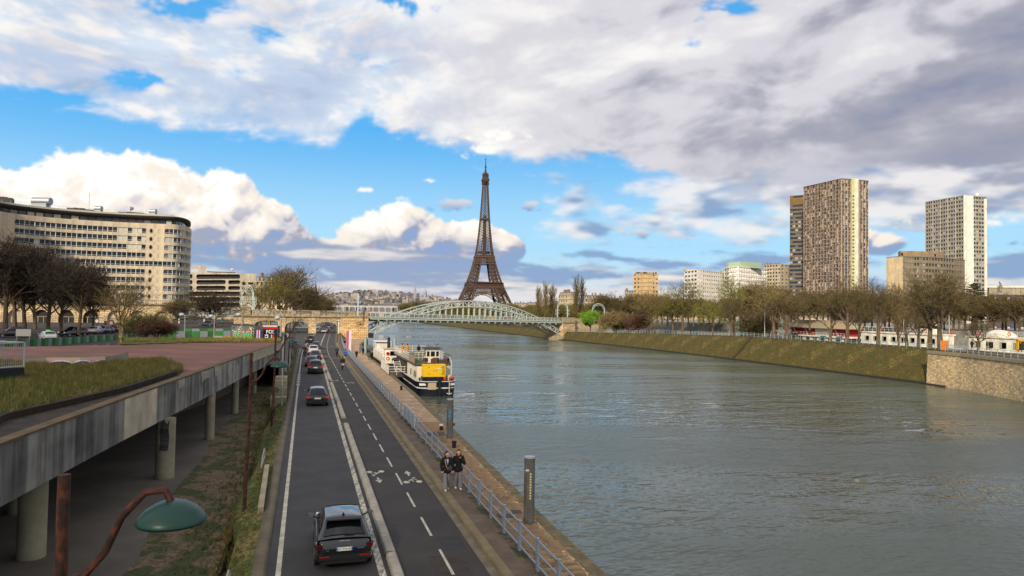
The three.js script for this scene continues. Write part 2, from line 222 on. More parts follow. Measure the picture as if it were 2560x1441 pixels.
T.grass = tex(512, (u, v) => { const a = tn(u, v, 6, 6, 4, 31), b = tn(u, v, 40, 40, 2, 37), d = tn(u, v, 3, 3, 3, 41); const g = mixc([66, 78, 26], [112, 98, 58], sstep(0.4, 0.7, a * 0.6 + d * 0.4)); const k = 0.55 + b * 0.9; return [g[0] * k, g[1] * k, g[2] * k]; });
T.bank = tex(1024, (u, v) => { const a = tn(u, v, 8, 8, 4, 51), b = tn(u, v, 90, 90, 2, 53), d = tn(u, v, 5, 4, 4, 57), e = tn(u, v, 140, 140, 1, 58); let g = mixc([84, 78, 26], [98, 80, 36], sstep(0.42, 0.62, a)); g = mixc(g, [146, 124, 78], sstep(0.5, 0.66, d) * sstep(0.5, 0.7, e)); const k = 0.5 + b * 0.95; return [g[0] * k, g[1] * k, g[2] * k]; });
T.dirt = tex(512, (u, v) => { const a = tn(u, v, 5, 5, 5, 61), b = tn(u, v, 60, 60, 2, 63); const g = mixc([88, 76, 58], [52, 58, 28], sstep(0.48, 0.62, a)), k = 0.65 + b * 0.7; return [g[0] * k, g[1] * k, g[2] * k]; });
T.red = tex(512, (u, v) => { const a = tn(u, v, 3, 5, 5, 71), s = hash2(floor(u * 512), floor(v * 512), 9), st = tn(u, v, 2, 24, 3, 75), k = 0.82 + (a - 0.5) * 0.5 + (s - 0.5) * 0.14 + (st - 0.5) * 0.2; return [148 * k, 98 * k, 82 * k]; });
const blocks = (rows, cols, base, vary, joint, seed, off = 0.5) => (u, v) => { const y = v * rows, r = floor(y), x = u * cols + (r % 2) * off, c = ((floor(x) % cols) + cols) % cols, fx = x - floor(x), fy = y - r, h = hash2(c, r, seed), e = min(min(fx, 1 - fx) / cols * rows * 1.0, min(fy, 1 - fy)); const n = tn(u, v, 24, 24, 3, seed + 1), g = tn(u, v, 3, 3, 4, seed + 7), k = 1 + (h - 0.5) * vary + (n - 0.5) * 0.35 + (g - 0.5) * 0.35; const j = sstep(0.03, 0.09, e); return [lerp(joint[0], base[0] * k, j), lerp(joint[1], base[1] * k, j), lerp(joint[2], base[2] * (k - (h - 0.5) * 0.1), j)]; };
T.ashlar = tex(512, blocks(8, 4, [200, 176, 136], 0.16, [120, 100, 74], 81));
T.ashlarB = tex(256, (u, v) => { const y = v * 8, r = floor(y), x = u * 4 + (r % 2) * 0.5, fx = x - floor(x), fy = y - r, e = min(min(fx, 1 - fx) * 2, min(fy, 1 - fy)), k = sstep(0.02, 0.11, e) * 220 + tn(u, v, 32, 32, 3, 4) * 30; return [k, k, k]; }, 256, false);
T.rubble = tex(1024, blocks(26, 20, [150, 134, 106], 0.3, [116, 102, 80], 91, 0.37));
T.setts = tex(1024, blocks(16, 8, [172, 146, 116], 0.35, [96, 80, 60], 101, 0.41));
T.facade = tex(512, (u, v) => { const a = tn(u, v, 4, 4, 4, 111), st = tn(u, v, 40, 3, 3, 113), k = 0.86 + (a - 0.5) * 0.22 + (st - 0.5) * 0.22; return [206 * k, 190 * k, 164 * k]; });
T.bark = tex(256, (u, v) => { const a = tn(u, v, 12, 5, 4, 121), k = 0.6 + a * 0.8; return [98 * k, 82 * k, 62 * k]; });
T.plane = tex(256, (u, v) => { const a = tn(u, v, 8, 6, 3, 131), b = tn(u, v, 14, 9, 3, 133); let g = mixc([118, 92, 56], [182, 160, 108], sstep(0.45, 0.6, a)); g = mixc(g, [86, 72, 46], sstep(0.56, 0.66, b)); return g; });
T.rust = tex(256, (u, v) => { const a = tn(u, v, 6, 6, 4, 141), b = tn(u, v, 20, 20, 3, 143), k = 0.7 + b * 0.6; return mixc([112 * k, 66 * k, 44 * k], [66 * k, 44 * k, 36 * k], sstep(0.4, 0.65, a)); });
{
  const N = 1024, R2 = rng(77), w = []; for (let k = 0; k < 70; k++) { const L = 4 + floor(pow(R2(), 1.6) * 90), a = -1.2 + (R2() - 0.5) * 2.3; w.push([round(L * cos(a)), round(L * sin(a)), R2() * 6.28, 1 / pow(L, 0.85)]); }
  T.wave = tex(N, (u, v) => { let s = 0; for (const [fx, fy, ph, am] of w) s += am * sin(2 * PI * (fx * u + fy * v) + ph + 1.6 * vn(u, v, 5, 5, 3)); const k = 128 + s * 105 * (0.55 + 0.9 * tn(u, v, 4, 4, 3, 8)) + (tn(u, v, 128, 128, 2, 6) - 0.5) * 40; return [k, k, k]; }, N, false);
}
M.asphalt = tmat(T.asphalt, 5, 5, 0.85, { bumpMap: rep(T.asphalt, 1.3), bumpScale: 0.006 });
M.cycle = tmat(T.asphalt, 6, 6, 0.9, { color: 0xfff2ea, bumpMap: rep(T.asphalt, 1.3), bumpScale: 0.006 });
M.concrete = tmat(T.concrete, 4, 4, 0.92, { bumpMap: rep(T.concrete, 1.2), bumpScale: 0.01 });
M.stain = tmat(T.stain, 14, 3.4, 0.9, { bumpMap: rep(T.concrete, 2), bumpScale: 0.012 });
M.paint = tmat(T.concrete, 0.7, 0.7, 0.7, { color: 0xffffff }); M.paint.color.setRGB(2.0, 2.0, 1.9);
M.stone = tmat(T.ashlar, 5.2, 4.4, 0.9, { bumpMap: rep(T.ashlarB, 5.2, 4.4), bumpScale: 0.05 });
M.trim = tmat(T.concrete, 5, 5, 0.9, { color: 0xfff0d6 }); M.trim.color.setRGB(1.5, 1.3, 1.0);
M.grass = tmat(T.grass, 4, 4, 1); M.bank = tmat(T.bank, 9, 11, 1, { color: 0xd4d8c0, bumpMap: rep(T.bank, 5), bumpScale: 0.12 }); M.dirt = tmat(T.dirt, 5, 5, 1); M.dirt.color.setRGB(1.35, 1.3, 1.25);
M.steel = mat(0x9aa6a4, 0.5, { metalness: 0.35 }); M.black = mat(0x121315, 0.6); M.white = mat(0xd8d6cf, 0.5); M.dark = mat(0x2a2a2b, 0.7);
M.glass = new THREE.MeshPhysicalMaterial({ color: 0x0c1218, roughness: 0.06, metalness: 0, specularIntensity: 1 });
M.rust = tmat(T.rust, 0.8, 1.4, 0.9, { color: 0xd0c0b8, bumpMap: rep(T.rust, 0.5), bumpScale: 0.006 }); M.bark = tmat(T.bark, 1.2, 2.4, 0.95); M.planeBark = tmat(T.plane, 1.4, 2.2, 0.9);
// ================================================================= the setting
const off = (u) => 0.5 * 0.042 * (u - 146 + sqrt((u - 146) ** 2 + 400));           // the road bends towards the water
const pl = (pts) => (u) => { if (u <= pts[0][0]) return pts[0][1]; for (let k = 1; k < pts.length; k++) if (u <= pts[k][0]) { const [a, b] = [pts[k - 1], pts[k]]; return lerp(a[1], b[1], (u - a[0]) / (b[0] - a[0])); } return pts[pts.length - 1][1]; };
const quayEdge = pl([[-40, 10.7], [20, 11.1], [32, 11.35], [53, 12.0], [83, 12.75], [150, 13.0], [200, 15], [237, 20], [420, 22], [900, 26]]);
const ROAD = 3.2, WALK = 3.36, QUAY = 1.5, YARD = 2.8, DECK = 7.4, STREET = 6.0, ISLE = 5.7;
const us = []; for (let u = -45; u < 420; u += u < 140 ? 6 : 5) us.push(u); us.push(420);
const ribbon = (v0, v1, h, list = us, h2 = h) => new MB().strip(list.map((u) => [R(u, v0(u), h), R(u, v1(u), h2)]), { plan: true });
const C = (k, o = 1) => (u) => k + o * off(u);
// water: one level sheet, its ripples in the surface relief
T.calm = tex(256, (u, v) => { const k = 10 + 140 * sstep(0.35, 0.65, tn(u, v, 5, 9, 5, 201)); return [k, k, k]; }, 256, false);
const wMat = new THREE.MeshPhysicalMaterial({ color: 0x525c52, roughness: 0.5, roughnessMap: rep(T.calm, 210, 130), ior: 1.33, bumpMap: rep(T.wave, 29, 21), bumpScale: 0.085 });
wMat.bumpMap.rotation = 0.25;
struct('river_water', new MB().quad(V(-3500, 0, 400), V(3500, 0, 400), V(3500, 0, -6500), V(-3500, 0, -6500), 0, 0), wMat);
struct('river_bed', new MB().quad(V(-9000, -3, 2500), V(9000, -3, 2500), V(9000, -3, -15000), V(-9000, -3, -15000)), mat(0x3c3a2a, 1));
// right bank: solid ground under road and yard, then the low quay
struct('embankment', new MB().prism([[-45, 7.25], [140, 7.25], ...us.filter((u) => u > 140).map((u) => [u, 7.25 + off(u)]), [420, -70], [96, -70], [96, -1.44], [-45, -1.44]].map(([u, v]) => { const p = R(u, v); return [p.x, p.z]; }), -2, ROAD - 0.06), M.concrete);
struct('yard', new MB().prism([[-45, -2.6], [97, -2.6], [97, -70], [-45, -70]].map(([u, v]) => { const p = R(u, v); return [p.x, p.z]; }), -2, YARD), tmat(T.concrete, 9, 9, 0.95, { color: 0xb4aca6 }));
{ // worn mossy track on the yard beside the road
  const g = new MB().strip(us.filter((u) => u < 96).map((u) => [R(u, -5.6 - 0.3 * sin(u * 0.4), YARD + 0.006), R(u, -2.6, YARD + 0.006)]), { plan: true });
  struct('dirt_track', g, M.dirt);
}
struct('asphalt_road', ribbon(C(-1.0), C(2.9), ROAD), M.asphalt);
struct('side_road', new MB().strip([150, 165, 180, 200, 220, 250, 300].map((u) => [R(u, -6 - (u - 150) * 0.16, ROAD - 0.008), R(u, C(-0.2)(u), ROAD - 0.008)]), { plan: true }), M.asphalt);
struct('cycle_path', ribbon(C(2.9), C(5.72), ROAD), M.cycle);
struct('gutter', ribbon(C(5.72), C(6.02), ROAD + 0.004), tmat(T.concrete, 1.5, 1.5, 0.9, { color: 0xd8cbb4 }));
{ // raised walkway with kerb, darker path and mossy strip
  const k = new MB(); k.strip(us.map((u) => [R(u, C(6.02)(u), ROAD), R(u, C(6.02)(u), WALK), R(u, C(6.32)(u), WALK)])); struct('kerb', k, tmat(T.concrete, 3, 3, 0.9, { color: 0xdcc9a4 }));
  struct('walkway', ribbon(C(6.32), C(6.9), WALK + 0.004), tmat(T.concrete, 2.5, 2.5, 0.92, { color: 0xb8a394 }));
  struct('verge_strip', new MB().strip(us.map((u) => [R(u, C(6.9)(u), WALK - 0.02), R(u, C(7.28)(u), WALK - 0.05), R(u, C(7.28)(u), QUAY)])), M.dirt);
}
// painted markings
{
  const lineMat = tmat(T.concrete, 1.1, 1.1, 0.75); lineMat.color.setRGB(1.95, 1.92, 1.82);
  const worn = tmat(T.stain, 1.6, 0.5, 0.8); worn.color.setRGB(3.0, 2.9, 2.6);
  struct('edge_line', ribbon(C(-0.74), C(-0.58), ROAD + 0.006, us.filter((u) => u < 78 || u > 92)), lineMat);
  struct('lane_line', ribbon(C(2.36), C(2.58), ROAD + 0.006), worn);
  const d = new MB(); for (let u = 18; u < 400; u += 3.9) { const v = u < 140 ? lerp(4.62, 3.9, clamp((u - 20) / 110)) : 3.9; d.quad(R(u, C(v - 0.05)(u), ROAD + 0.006), R(u, C(v + 0.05)(u), ROAD + 0.006), R(u + 2.4, C(v + 0.04)(u + 2.4), ROAD + 0.006), R(u + 2.4, C(v - 0.045)(u + 2.4), ROAD + 0.006)); }
  for (let u = 78.5; u < 91; u += 2.8) d.quad(R(u, -0.78, ROAD + 0.006), R(u, -0.42, ROAD + 0.006), R(u + 1.5, -0.42, ROAD + 0.006), R(u + 1.5, -0.78, ROAD + 0.006));
  struct('dashed_line', d, lineMat);
  // bicycle symbols and arrows lying on the path
  const sym = (u, v, flip, full) => {
    const b = new MB(), s = flip ? -1 : 1, P = (a, c) => R(u + a * s * 0.8, v + off(u) + c * s * 0.72, ROAD + 0.008), tri = (a, e, f) => { const A = P(...a), B = P(...e), D = P(...f), nn = B.clone().sub(A).cross(D.clone().sub(A)); nn.y > 0 ? b.tri(A, B, D) : b.tri(A, D, B); };
    const lineP = (a, e, w) => { const dx = e[0] - a[0], dy = e[1] - a[1], l = hypot(dx, dy), nx = -dy / l * w / 2, ny = dx / l * w / 2; tri([a[0] + nx, a[1] + ny], [a[0] - nx, a[1] - ny], [e[0] + nx, e[1] + ny]); tri([e[0] + nx, e[1] + ny], [a[0] - nx, a[1] - ny], [e[0] - nx, e[1] - ny]); };
    for (const c of [-0.42, 0.42]) for (let k = 0; k < 14; k++) tri([0, c], [0.3 * cos(k / 14 * 2 * PI), c + 0.21 * sin(k / 14 * 2 * PI)], [0.3 * cos((k + 1) / 14 * 2 * PI), c + 0.21 * sin((k + 1) / 14 * 2 * PI)]);
    lineP([0.05, -0.3], [0.5, -0.1], 0.11); lineP([0.5, -0.1], [0.75, 0.15], 0.16); lineP([0.5, -0.1], [0.1, 0.1], 0.12); lineP([0.7, 0.12], [0.45, 0.36], 0.1); for (let k = 0; k < 8; k++) tri([1.0, 0.22], [1.0 + 0.15 * cos(k * PI / 4), 0.22 + 0.11 * sin(k * PI / 4)], [1.0 + 0.15 * cos((k + 1) * PI / 4), 0.22 + 0.11 * sin((k + 1) * PI / 4)]);
    if (full) { lineP([1.6, 0], [2.3, 0], 0.14); tri([2.2, -0.24], [2.2, 0.24], [3.0, 0]); }
    return b;
  };
  const spots = [[36.5, 3.55, 1, 1], [34.0, 5.1, 0, 1], [83, 3.3, 1, 0], [80, 4.9, 0, 0], [124, 3.4, 1, 0], [120, 4.8, 0, 0], [155, 3.5, 1, 0], [155, 4.8, 0, 0]];
  spots.forEach((s, k) => struct('bicycle_marking', sym(...s), lineMat));
  struct('road_patch', ribbon(C(4.75), C(5.55), ROAD + 0.005, [24.2, 25.6]), tmat(T.asphalt, 2, 2, 0.95, { color: 0xe6e6f0 }));
  struct('road_patch', ribbon(C(4.1), C(5.2), ROAD + 0.005, [21.6, 23.7]), tmat(T.asphalt, 1.2, 1.2, 0.95, { color: 0xffe4cc }));
}
// concrete separator kerb between cars and bicycles, in long blocks
{
  const k = thing('separator_kerb', 'long low grey concrete kerb between the car lane and the cycle path', 'kerb'); const m = tmat(T.concrete, 2, 2, 0.9); m.color.setRGB(1.5, 1.42, 1.34);
  for (const [a, b] of [[10, 24], [24.06, 38], [38.06, 51.5], [54.5, 66], [66.06, 80], [83, 98], [98.06, 112], [112.06, 128]]) part('kerb_block', new MB().strip([a, b].map((u) => { const c = [[2.76, 0.0], [2.78, 0.13], [2.84, 0.16], [3.04, 0.16], [3.10, 0.13], [3.12, 0]]; return c.map(([v, h]) => R(u, v - (u > 60 ? (u - 60) * 0.002 : 0), ROAD + h)); })).quad(R(a, 2.76, ROAD), R(a, 3.12, ROAD), R(a, 3.08, ROAD + 0.15), R(a, 2.8, ROAD + 0.15)), m, k);
}
// left kerb of the road and grass verge
struct('left_kerb', new MB().strip(us.filter((u) => u < 150).map((u) => [R(u, -1.42, YARD), R(u, -1.42, ROAD + 0.12), R(u, -1.08, ROAD + 0.12), R(u, -1.0, ROAD)])), tmat(T.concrete, 2.5, 2.5, 0.92, { color: 0xc4b7a4 }));
struct('grass_verge', new MB().strip(us.filter((u) => u < 176).map((u) => [R(u, u > 88 ? -4.2 : -2.5 + 0.4 * sin(u * 0.7) + 0.3 * sin(u * 1.9), YARD + 0.01), R(u, -2.2, YARD + 0.28), R(u, -1.42, ROAD + 0.08)]), { plan: true }), M.grass);
// low stone quay with its coping
struct('quay', new MB().strip(us.map((u) => [R(u, C(7.28)(u), QUAY), R(u, quayEdge(u) - 0.55, QUAY)]), { plan: true }), tmat(T.setts, 5.4, 3.4, 0.9, { color: 0xffffff, bumpMap: rep(T.setts, 5.4, 3.4), bumpScale: 0.03 }));
{
  const c = thing('quay_wall', 'weathered stone edge of the quay dropping into the river', 'quay wall'), cm = tmat(T.concrete, 2, 2, 0.95, { color: 0xd0bf98 }), r = rng(9);
  part('wall_face', new MB().strip(us.map((u) => [R(u, quayEdge(u) - 0.12, QUAY - 0.3), R(u, quayEdge(u) + 0.1, -1.5)]), { swap: 1 }), tmat(T.rubble, 8, 6, 0.95, { color: 0xb0a890 }), c);
  for (let u = 18, k = 0; u < 230; k++) { const l = (u < 70 ? 1.4 : 6) + r() * 0.6, a = R(u + 0.02, quayEdge(u) - 0.55, QUAY - 0.3), b = R(u + 0.02, quayEdge(u) + (r() - 0.5) * 0.06, QUAY - 0.3), d = R(u + l, quayEdge(u + l) + (r() - 0.5) * 0.06, QUAY - 0.3), e = R(u + l, quayEdge(u + l) - 0.55, QUAY - 0.3); part('coping_stone', new MB().prism([a, b, d, e].map((q) => [q.x, q.z]), QUAY - 0.45, QUAY + 0.012 + r() * 0.03), cm, c); u += l + 0.03; }
}
{ // paving stones that can be told apart, near the camera; the material carries on beyond
  const g = thing('quay_paving', 'rows of worn tan paving stones on the near quay', 'paving'), r = rng(33), geos = [], mats = [0xa58a6a, 0x947a5e, 0xb09676, 0x9c8266, 0x876f56].map((c) => tmat(T.concrete, 1.2, 1.2, 0.92, { color: c })); mats.forEach((m) => m.color.multiplyScalar(3.1));
  const stone = (w, l, h) => { const b = new MB(), e = 0.02, P = (x, y, z) => V(x, y, z), o = [P(-w, 0, l), P(w, 0, l), P(w, 0, -l), P(-w, 0, -l)], i = [P(-w + e, h, l - e), P(w - e, h, l - e), P(w - e, h, -l + e), P(-w + e, h, -l + e)]; b.quad(i[0], i[1], i[2], i[3]); for (let k = 0; k < 4; k++) b.quad(o[k], o[(k + 1) % 4], i[(k + 1) % 4], i[k]); return b.build(); };
  for (let k = 0; k < 6; k++) geos.push(stone(0.14, 0.24 + k * 0.02, 0.028 + (k % 3) * 0.006));
  const rest = new MB(); let n = 0;
  for (let u = 20; u < 62; u += 0.3) { let v = 7.36 + r() * 0.3; while (v < quayEdge(u) - 0.9) { const k = floor(r() * 6), l = 0.24 + k * 0.02, p = R(u, v + l, QUAY + 0.002 + r() * 0.004); if (u < 27.6 && v > 8.0 && n < 300) { n++; const m = part('paving_stone', geos[k], mats[floor(r() * 5)], g); m.position.copy(p); m.rotation.y = TURN + PI / 2 + PI / 2 + (r() - 0.5) * 0.03; m.rotation.y = TURN + PI / 2; m.rotation.y += (r() - 0.5) * 0.03; m.rotation.y -= PI / 2; m.rotation.y += PI / 2; m.rotation.y -= PI / 2 * 0; m.scale.set(1, 1, 1); }
      else rest.geo(geos[k], MAT(p.x, p.y, p.z, TURN + PI / 2 + (r() - 0.5) * 0.03)); v += 2 * l + 0.03; } }
  part('paving_stone', rest, mats[3], g, 'stuff');
}
// ---------------------------------------------------------------- upper promenade on columns
const topY = pl([[-260, 1220], [0, 1108], [280, 1005], [528, 918], [626, 882], [700, 858], [740, 843]]);
const beamAt = (px, h = 7.6) => { const p = gp(px, topY(px), 7.6); p.y = h; return p; };
{
  const edge = [-260, 0, 280, 528, 626, 700].map((x) => beamAt(x)), inset = (p, k) => p.clone().add(V(-0.97 * k, 0, -0.2 * k));
  const far = [gp(690, 853, DECK), gp(560, 853, DECK), gp(420, 858, DECK), gp(300, 863, DECK), gp(0, 868, DECK), V(-75, 0, -64), V(-75, 0, 10), V(-11, 0, 10)];
  struct('promenade_deck', new MB().prism([...edge.map((p) => inset(p, 0.3)), ...far].map((p) => [p.x, p.z]), 6.7, DECK), tmat(T.red, 12, 6, 0.9));
  const g = thing('parapet_beam', 'long stained concrete edge beam of the raised promenade', 'concrete beam');
  const cut = [-260, -120, 0, 105, 205, 312, 393, 478, 496, 556, 624, 652, 678, 702], tones = [1.2, 1.15, 1.2, 1.25, 1.1, 2.0, 1.3, 0.85, 1.5, 1.6, 1.3, 1.4, 1.3];
  const mk = (k) => { const m = M.stain.clone(); m.map = m.map.clone(); m.map.offset.set(0.13 * k * 1.7, 0); m.color.setScalar(tones[k]); if (k === 5) { m.map = rep(T.concrete, 4); m.color.setRGB(2.0, 1.82, 1.6); } return m; };
  for (let k = 0; k + 1 < cut.length; k++) {
    const a = beamAt(cut[k]), b = beamAt(cut[k + 1]), t = b.clone().sub(a).normalize(), n = V(-t.z, 0, t.x); if (n.x > 0) n.negate(); a.addScaledVector(t, 0.012); b.addScaledVector(t, -0.012);
    const face = (y0, y1, w, o) => new MB().prism([a, b, b.clone().addScaledVector(n, w), a.clone().addScaledVector(n, w)].map((p) => [p.x - n.x * o, p.z - n.z * o]), y0, y1);
    if (k < 10) part('beam_panel', face(5.8, 7.52, 0.35, 0), mk(k), g); else { part('beam_panel', face(5.8, 6.75, 0.35, 0), mk(k), g); part('pale_panel', face(6.77, 7.56, 0.12, 0.05), tmat(T.concrete, 3, 3, 0.9, { color: 0xffffff }), g).material.color.setRGB(1.7, 1.55, 1.3); }
    part('coping', face(7.523, 7.6, 0.42, 0.03), tmat(T.concrete, 2, 2, 0.95, { color: 0xb89c74 }), g);
  }
  // weathered chips of pale render left on the beam
  const chip = thing('render_patches', 'pale flaking render patches on the dark beam between the columns', 'render'), cm = tmat(T.concrete, 1.5, 1.5, 0.95); cm.color.setRGB(1.3, 1.22, 1.1);
  for (const q of [[[501, 931], [523, 925], [523, 945], [512, 948], [503, 960]], [[534, 917], [545, 913], [546, 932], [536, 944]], [[443, 950], [461, 943], [461, 965], [444, 974]]]) { const pts = q.map(([x, y]) => { const f = beamAt(x), r = rayOf(x, y), t = f.clone().sub(camera.position), k = hypot(t.x, t.z) / hypot(r.x, r.z); return camera.position.clone().addScaledVector(r, k).add(V(0.025, 0, 0.008)); }); const b = new MB(); const c = pts.reduce((s, p) => s.add(p), V(0, 0, 0)).multiplyScalar(1 / pts.length); for (let k = 0; k < pts.length; k++) b.tri(c, pts[(k + 1) % pts.length], pts[k]); part('render_patch', b, cm, chip); }
  // round columns under the beam
  const cols = [[95, 24.4, 0.44], [60, 29.5, 0.4], [420, 35.8, 0.45], [529, 46.2, 0.29], [590, 57.5, 0.27], [636, 70.9, 0.25]], names = ['nearest', 'second', 'thick cracked', 'third slim', 'fourth slim', 'farthest slim'];
  const cm2 = tmat(T.concrete, 3, 3, 0.9); cm2.color.setRGB(1.15, 1.08, 0.86);
  cols.forEach(([px, d, r], k) => { const p = at(px, 900, d); const c = thing('concrete_column', ['round column at the near end of the raised promenade, behind the green lamp', 'round column deep in the shade under the near promenade', 'thick round column with a broken patch of concrete at its top', 'slim round column next beyond the thick cracked column', 'slim round column second beyond the thick cracked column', 'slim round column farthest away, just before the ribbed wall'][k], 'column', [p.x, YARD, p.z], 0, 'columns under the promenade'); part('shaft', new MB().cyl(0, 0, 0, r, 5.8 - YARD + (k < 2 ? 0.9 : 0), r, 24), cm2, c); if (k === 2) part('broken_patch', new MB().strip([-0.2, 0.1, 0.45, 0.7].map((a, j) => [[0, 0.1], [0.5, 0.35], [1.1, 0.2], [1.5, 0.45]].map(([y, o], i) => V((r + 0.015) * sin(a + 0.1 * (i % 2)), 5.7 - YARD - 1.5 + y * 0.9 + (j % 2) * o * 0.5, (r + 0.015) * cos(a + 0.1 * (i % 2)))))), tmat(T.stain, 2, 2, 0.95, { color: 0x9a9aa2 }), c); });
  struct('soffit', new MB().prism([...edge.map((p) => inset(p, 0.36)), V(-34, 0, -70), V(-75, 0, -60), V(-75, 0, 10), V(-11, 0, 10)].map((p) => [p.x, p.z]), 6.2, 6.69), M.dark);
  // ribbed wall closing the underside, of separate precast ribs
  const w = thing('ribbed_wall', 'grey wall of upright concrete ribs under the raised promenade', 'wall'), A = gp(700, 921, YARD), B = V(-31, YARD, -47), n = 64, rm = tmat(T.concrete, 3, 3, 0.95, { color: 0xb8aea4 });
  const C2 = V(-24.5, 0, -20); A.y = YARD;
  const path = [A, V(-27.5, YARD, -66), V(-26.2, YARD, -50), V(-28.5, YARD, -28), V(-27, YARD, 5)]; let count = 0; const restW = new MB();
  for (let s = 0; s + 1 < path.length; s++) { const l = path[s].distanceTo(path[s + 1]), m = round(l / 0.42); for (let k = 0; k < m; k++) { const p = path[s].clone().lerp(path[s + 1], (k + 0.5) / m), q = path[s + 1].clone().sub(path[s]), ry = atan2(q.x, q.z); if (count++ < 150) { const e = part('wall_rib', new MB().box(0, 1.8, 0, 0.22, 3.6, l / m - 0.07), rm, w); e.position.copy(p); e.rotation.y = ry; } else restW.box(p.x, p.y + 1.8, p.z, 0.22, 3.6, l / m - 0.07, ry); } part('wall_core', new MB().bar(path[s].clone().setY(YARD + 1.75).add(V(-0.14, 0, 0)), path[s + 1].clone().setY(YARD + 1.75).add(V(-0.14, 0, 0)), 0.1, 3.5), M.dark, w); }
  part('wall_rib', restW, rm, w, 'stuff');
  // retaining wall that carries on along the road after the beam
  const rw = thing('retaining_wall', 'pale grey retaining wall beside the road beyond the ribbed wall', 'wall'), r0 = beamAt(702), pts = [V(r0.x, 0, r0.z), R(92, -3.2), R(110, -3.0), R(130, -2.9), R(150, -3.4), R(176, -6.5), R(205, -11)], pm = tmat(T.concrete, 4, 4, 0.93); pm.color.setRGB(1.05, 1.0, 0.92);
  for (let s = 0; s + 1 < pts.length; s++) { const m = max(1, round(pts[s].distanceTo(pts[s + 1]) / 3)); for (let k = 0; k < m; k++) { const a = pts[s].clone().lerp(pts[s + 1], k / m), b = pts[s].clone().lerp(pts[s + 1], (k + 1) / m - 0.006), y = lerp(7.4, 6.1, clamp((s + k / m) / 2.5)); part('wall_panel', new MB().bar(V(a.x, (YARD + y) / 2, a.z), V(b.x, (YARD + y) / 2, b.z), 0.3, y - YARD), pm, rw); } }
}
// street level behind the promenade
struct('street_ground', new MB().prism([gp(690, 853, DECK), gp(560, 853, DECK), gp(420, 858, DECK), gp(300, 863, DECK), gp(0, 868, DECK), V(-75, 0, -64), V(-160, 0, -50), V(-400, 0, -60), V(-500, 0, -420), R(420, -60), R(300, -32), R(222, -14), R(205, -11.3), R(176, -6.8), R(150, -3.6), R(110, -3.2), R(92, -3.4)].map((p) => [p.x, p.z]), 0, STREET), tmat(T.asphalt, 8, 8, 0.95, { color: 0xd8d2ca }));
{
  const q = [[700, 846], [560, 843], [420, 850], [300, 858], [300, 864], [420, 860], [560, 856], [690, 855]].map(([x, y]) => gp(x, y, DECK)); const b = new MB().prism(q.map((p) => [p.x, p.z]), 6, DECK + 0.12); struct('grass_bed', b, M.grass);
}
// ---------------------------------------------------------------- island bank on the right
const isleW = [[1040, 806, 2.6], [1055, 808, 2.8], [1200, 826, 3], [1375, 848, 3.2], [1450, 856, 3.6], [1600, 872, 4.7], [1800, 896, 5.7], [2000, 921, ISLE], [2150, 940, ISLE], [2300, 959, ISLE], [2400, 974, ISLE], [2560, 1006, ISLE]].map(([x, y, h]) => { const p = gp(x, y, 0); p.h = h; return p; });
const isleLine = []; for (let k = 0; k + 1 < isleW.length; k++) for (let j = 0; j < 6; j++) { const p = isleW[k].clone().lerp(isleW[k + 1], j / 6); p.h = lerp(isleW[k].h, isleW[k + 1].h, j / 6); isleLine.push(p); } isleLine.push(isleW[isleW.length - 1]);
const inward = (k) => { const a = isleLine[max(k - 1, 0)], b = isleLine[min(k + 1, isleLine.length - 1)], n = V(-(b.z - a.z), 0, b.x - a.x).normalize(); if (n.x < 0) n.negate(); return n; };
const bankEnd = isleLine.length - 9;
struct('grass_bank', new MB().strip(isleLine.slice(0, bankEnd + 1).map((p, k) => { const n = inward(k), row = []; for (let j = 0; j <= 8; j++) { const t = j / 8, q = p.clone().addScaledVector(n, t * (p.h * 1.05)); q.y = -0.4 + t * (p.h + 0.4) + (j && j < 8 ? 0.16 * fbm(q.x * 0.3, q.z * 0.3, t * 3, 3) : 0); row.push(q); } return row; })), M.bank);
struct('bank_foot', new MB().strip(isleLine.slice(0, bankEnd + 1).map((p, k) => { const n = inward(k); return [p.clone().addScaledVector(n, -0.35).setY(-1), p.clone().addScaledVector(n, -0.3).setY(0.16), p.clone().addScaledVector(n, 0.5).setY(0.3)]; })), tmat(T.dirt, 3, 3, 0.9, { color: 0x6a6a4a }));
struct('island_path', new MB().strip(isleLine.map((p, k) => { const n = inward(k), e = k <= bankEnd ? p.h * 1.05 : 0.6; return [p.clone().addScaledVector(n, e - 0.05).setY(p.h), p.clone().addScaledVector(n, e + 5).setY(p.h), p.clone().addScaledVector(n, 13).setY(p.h), p.clone().addScaledVector(n, 14).setY(-1)]; }), { plan: true }), tmat(T.dirt, 6, 6, 1, { color: 0xd8c8a8 }));
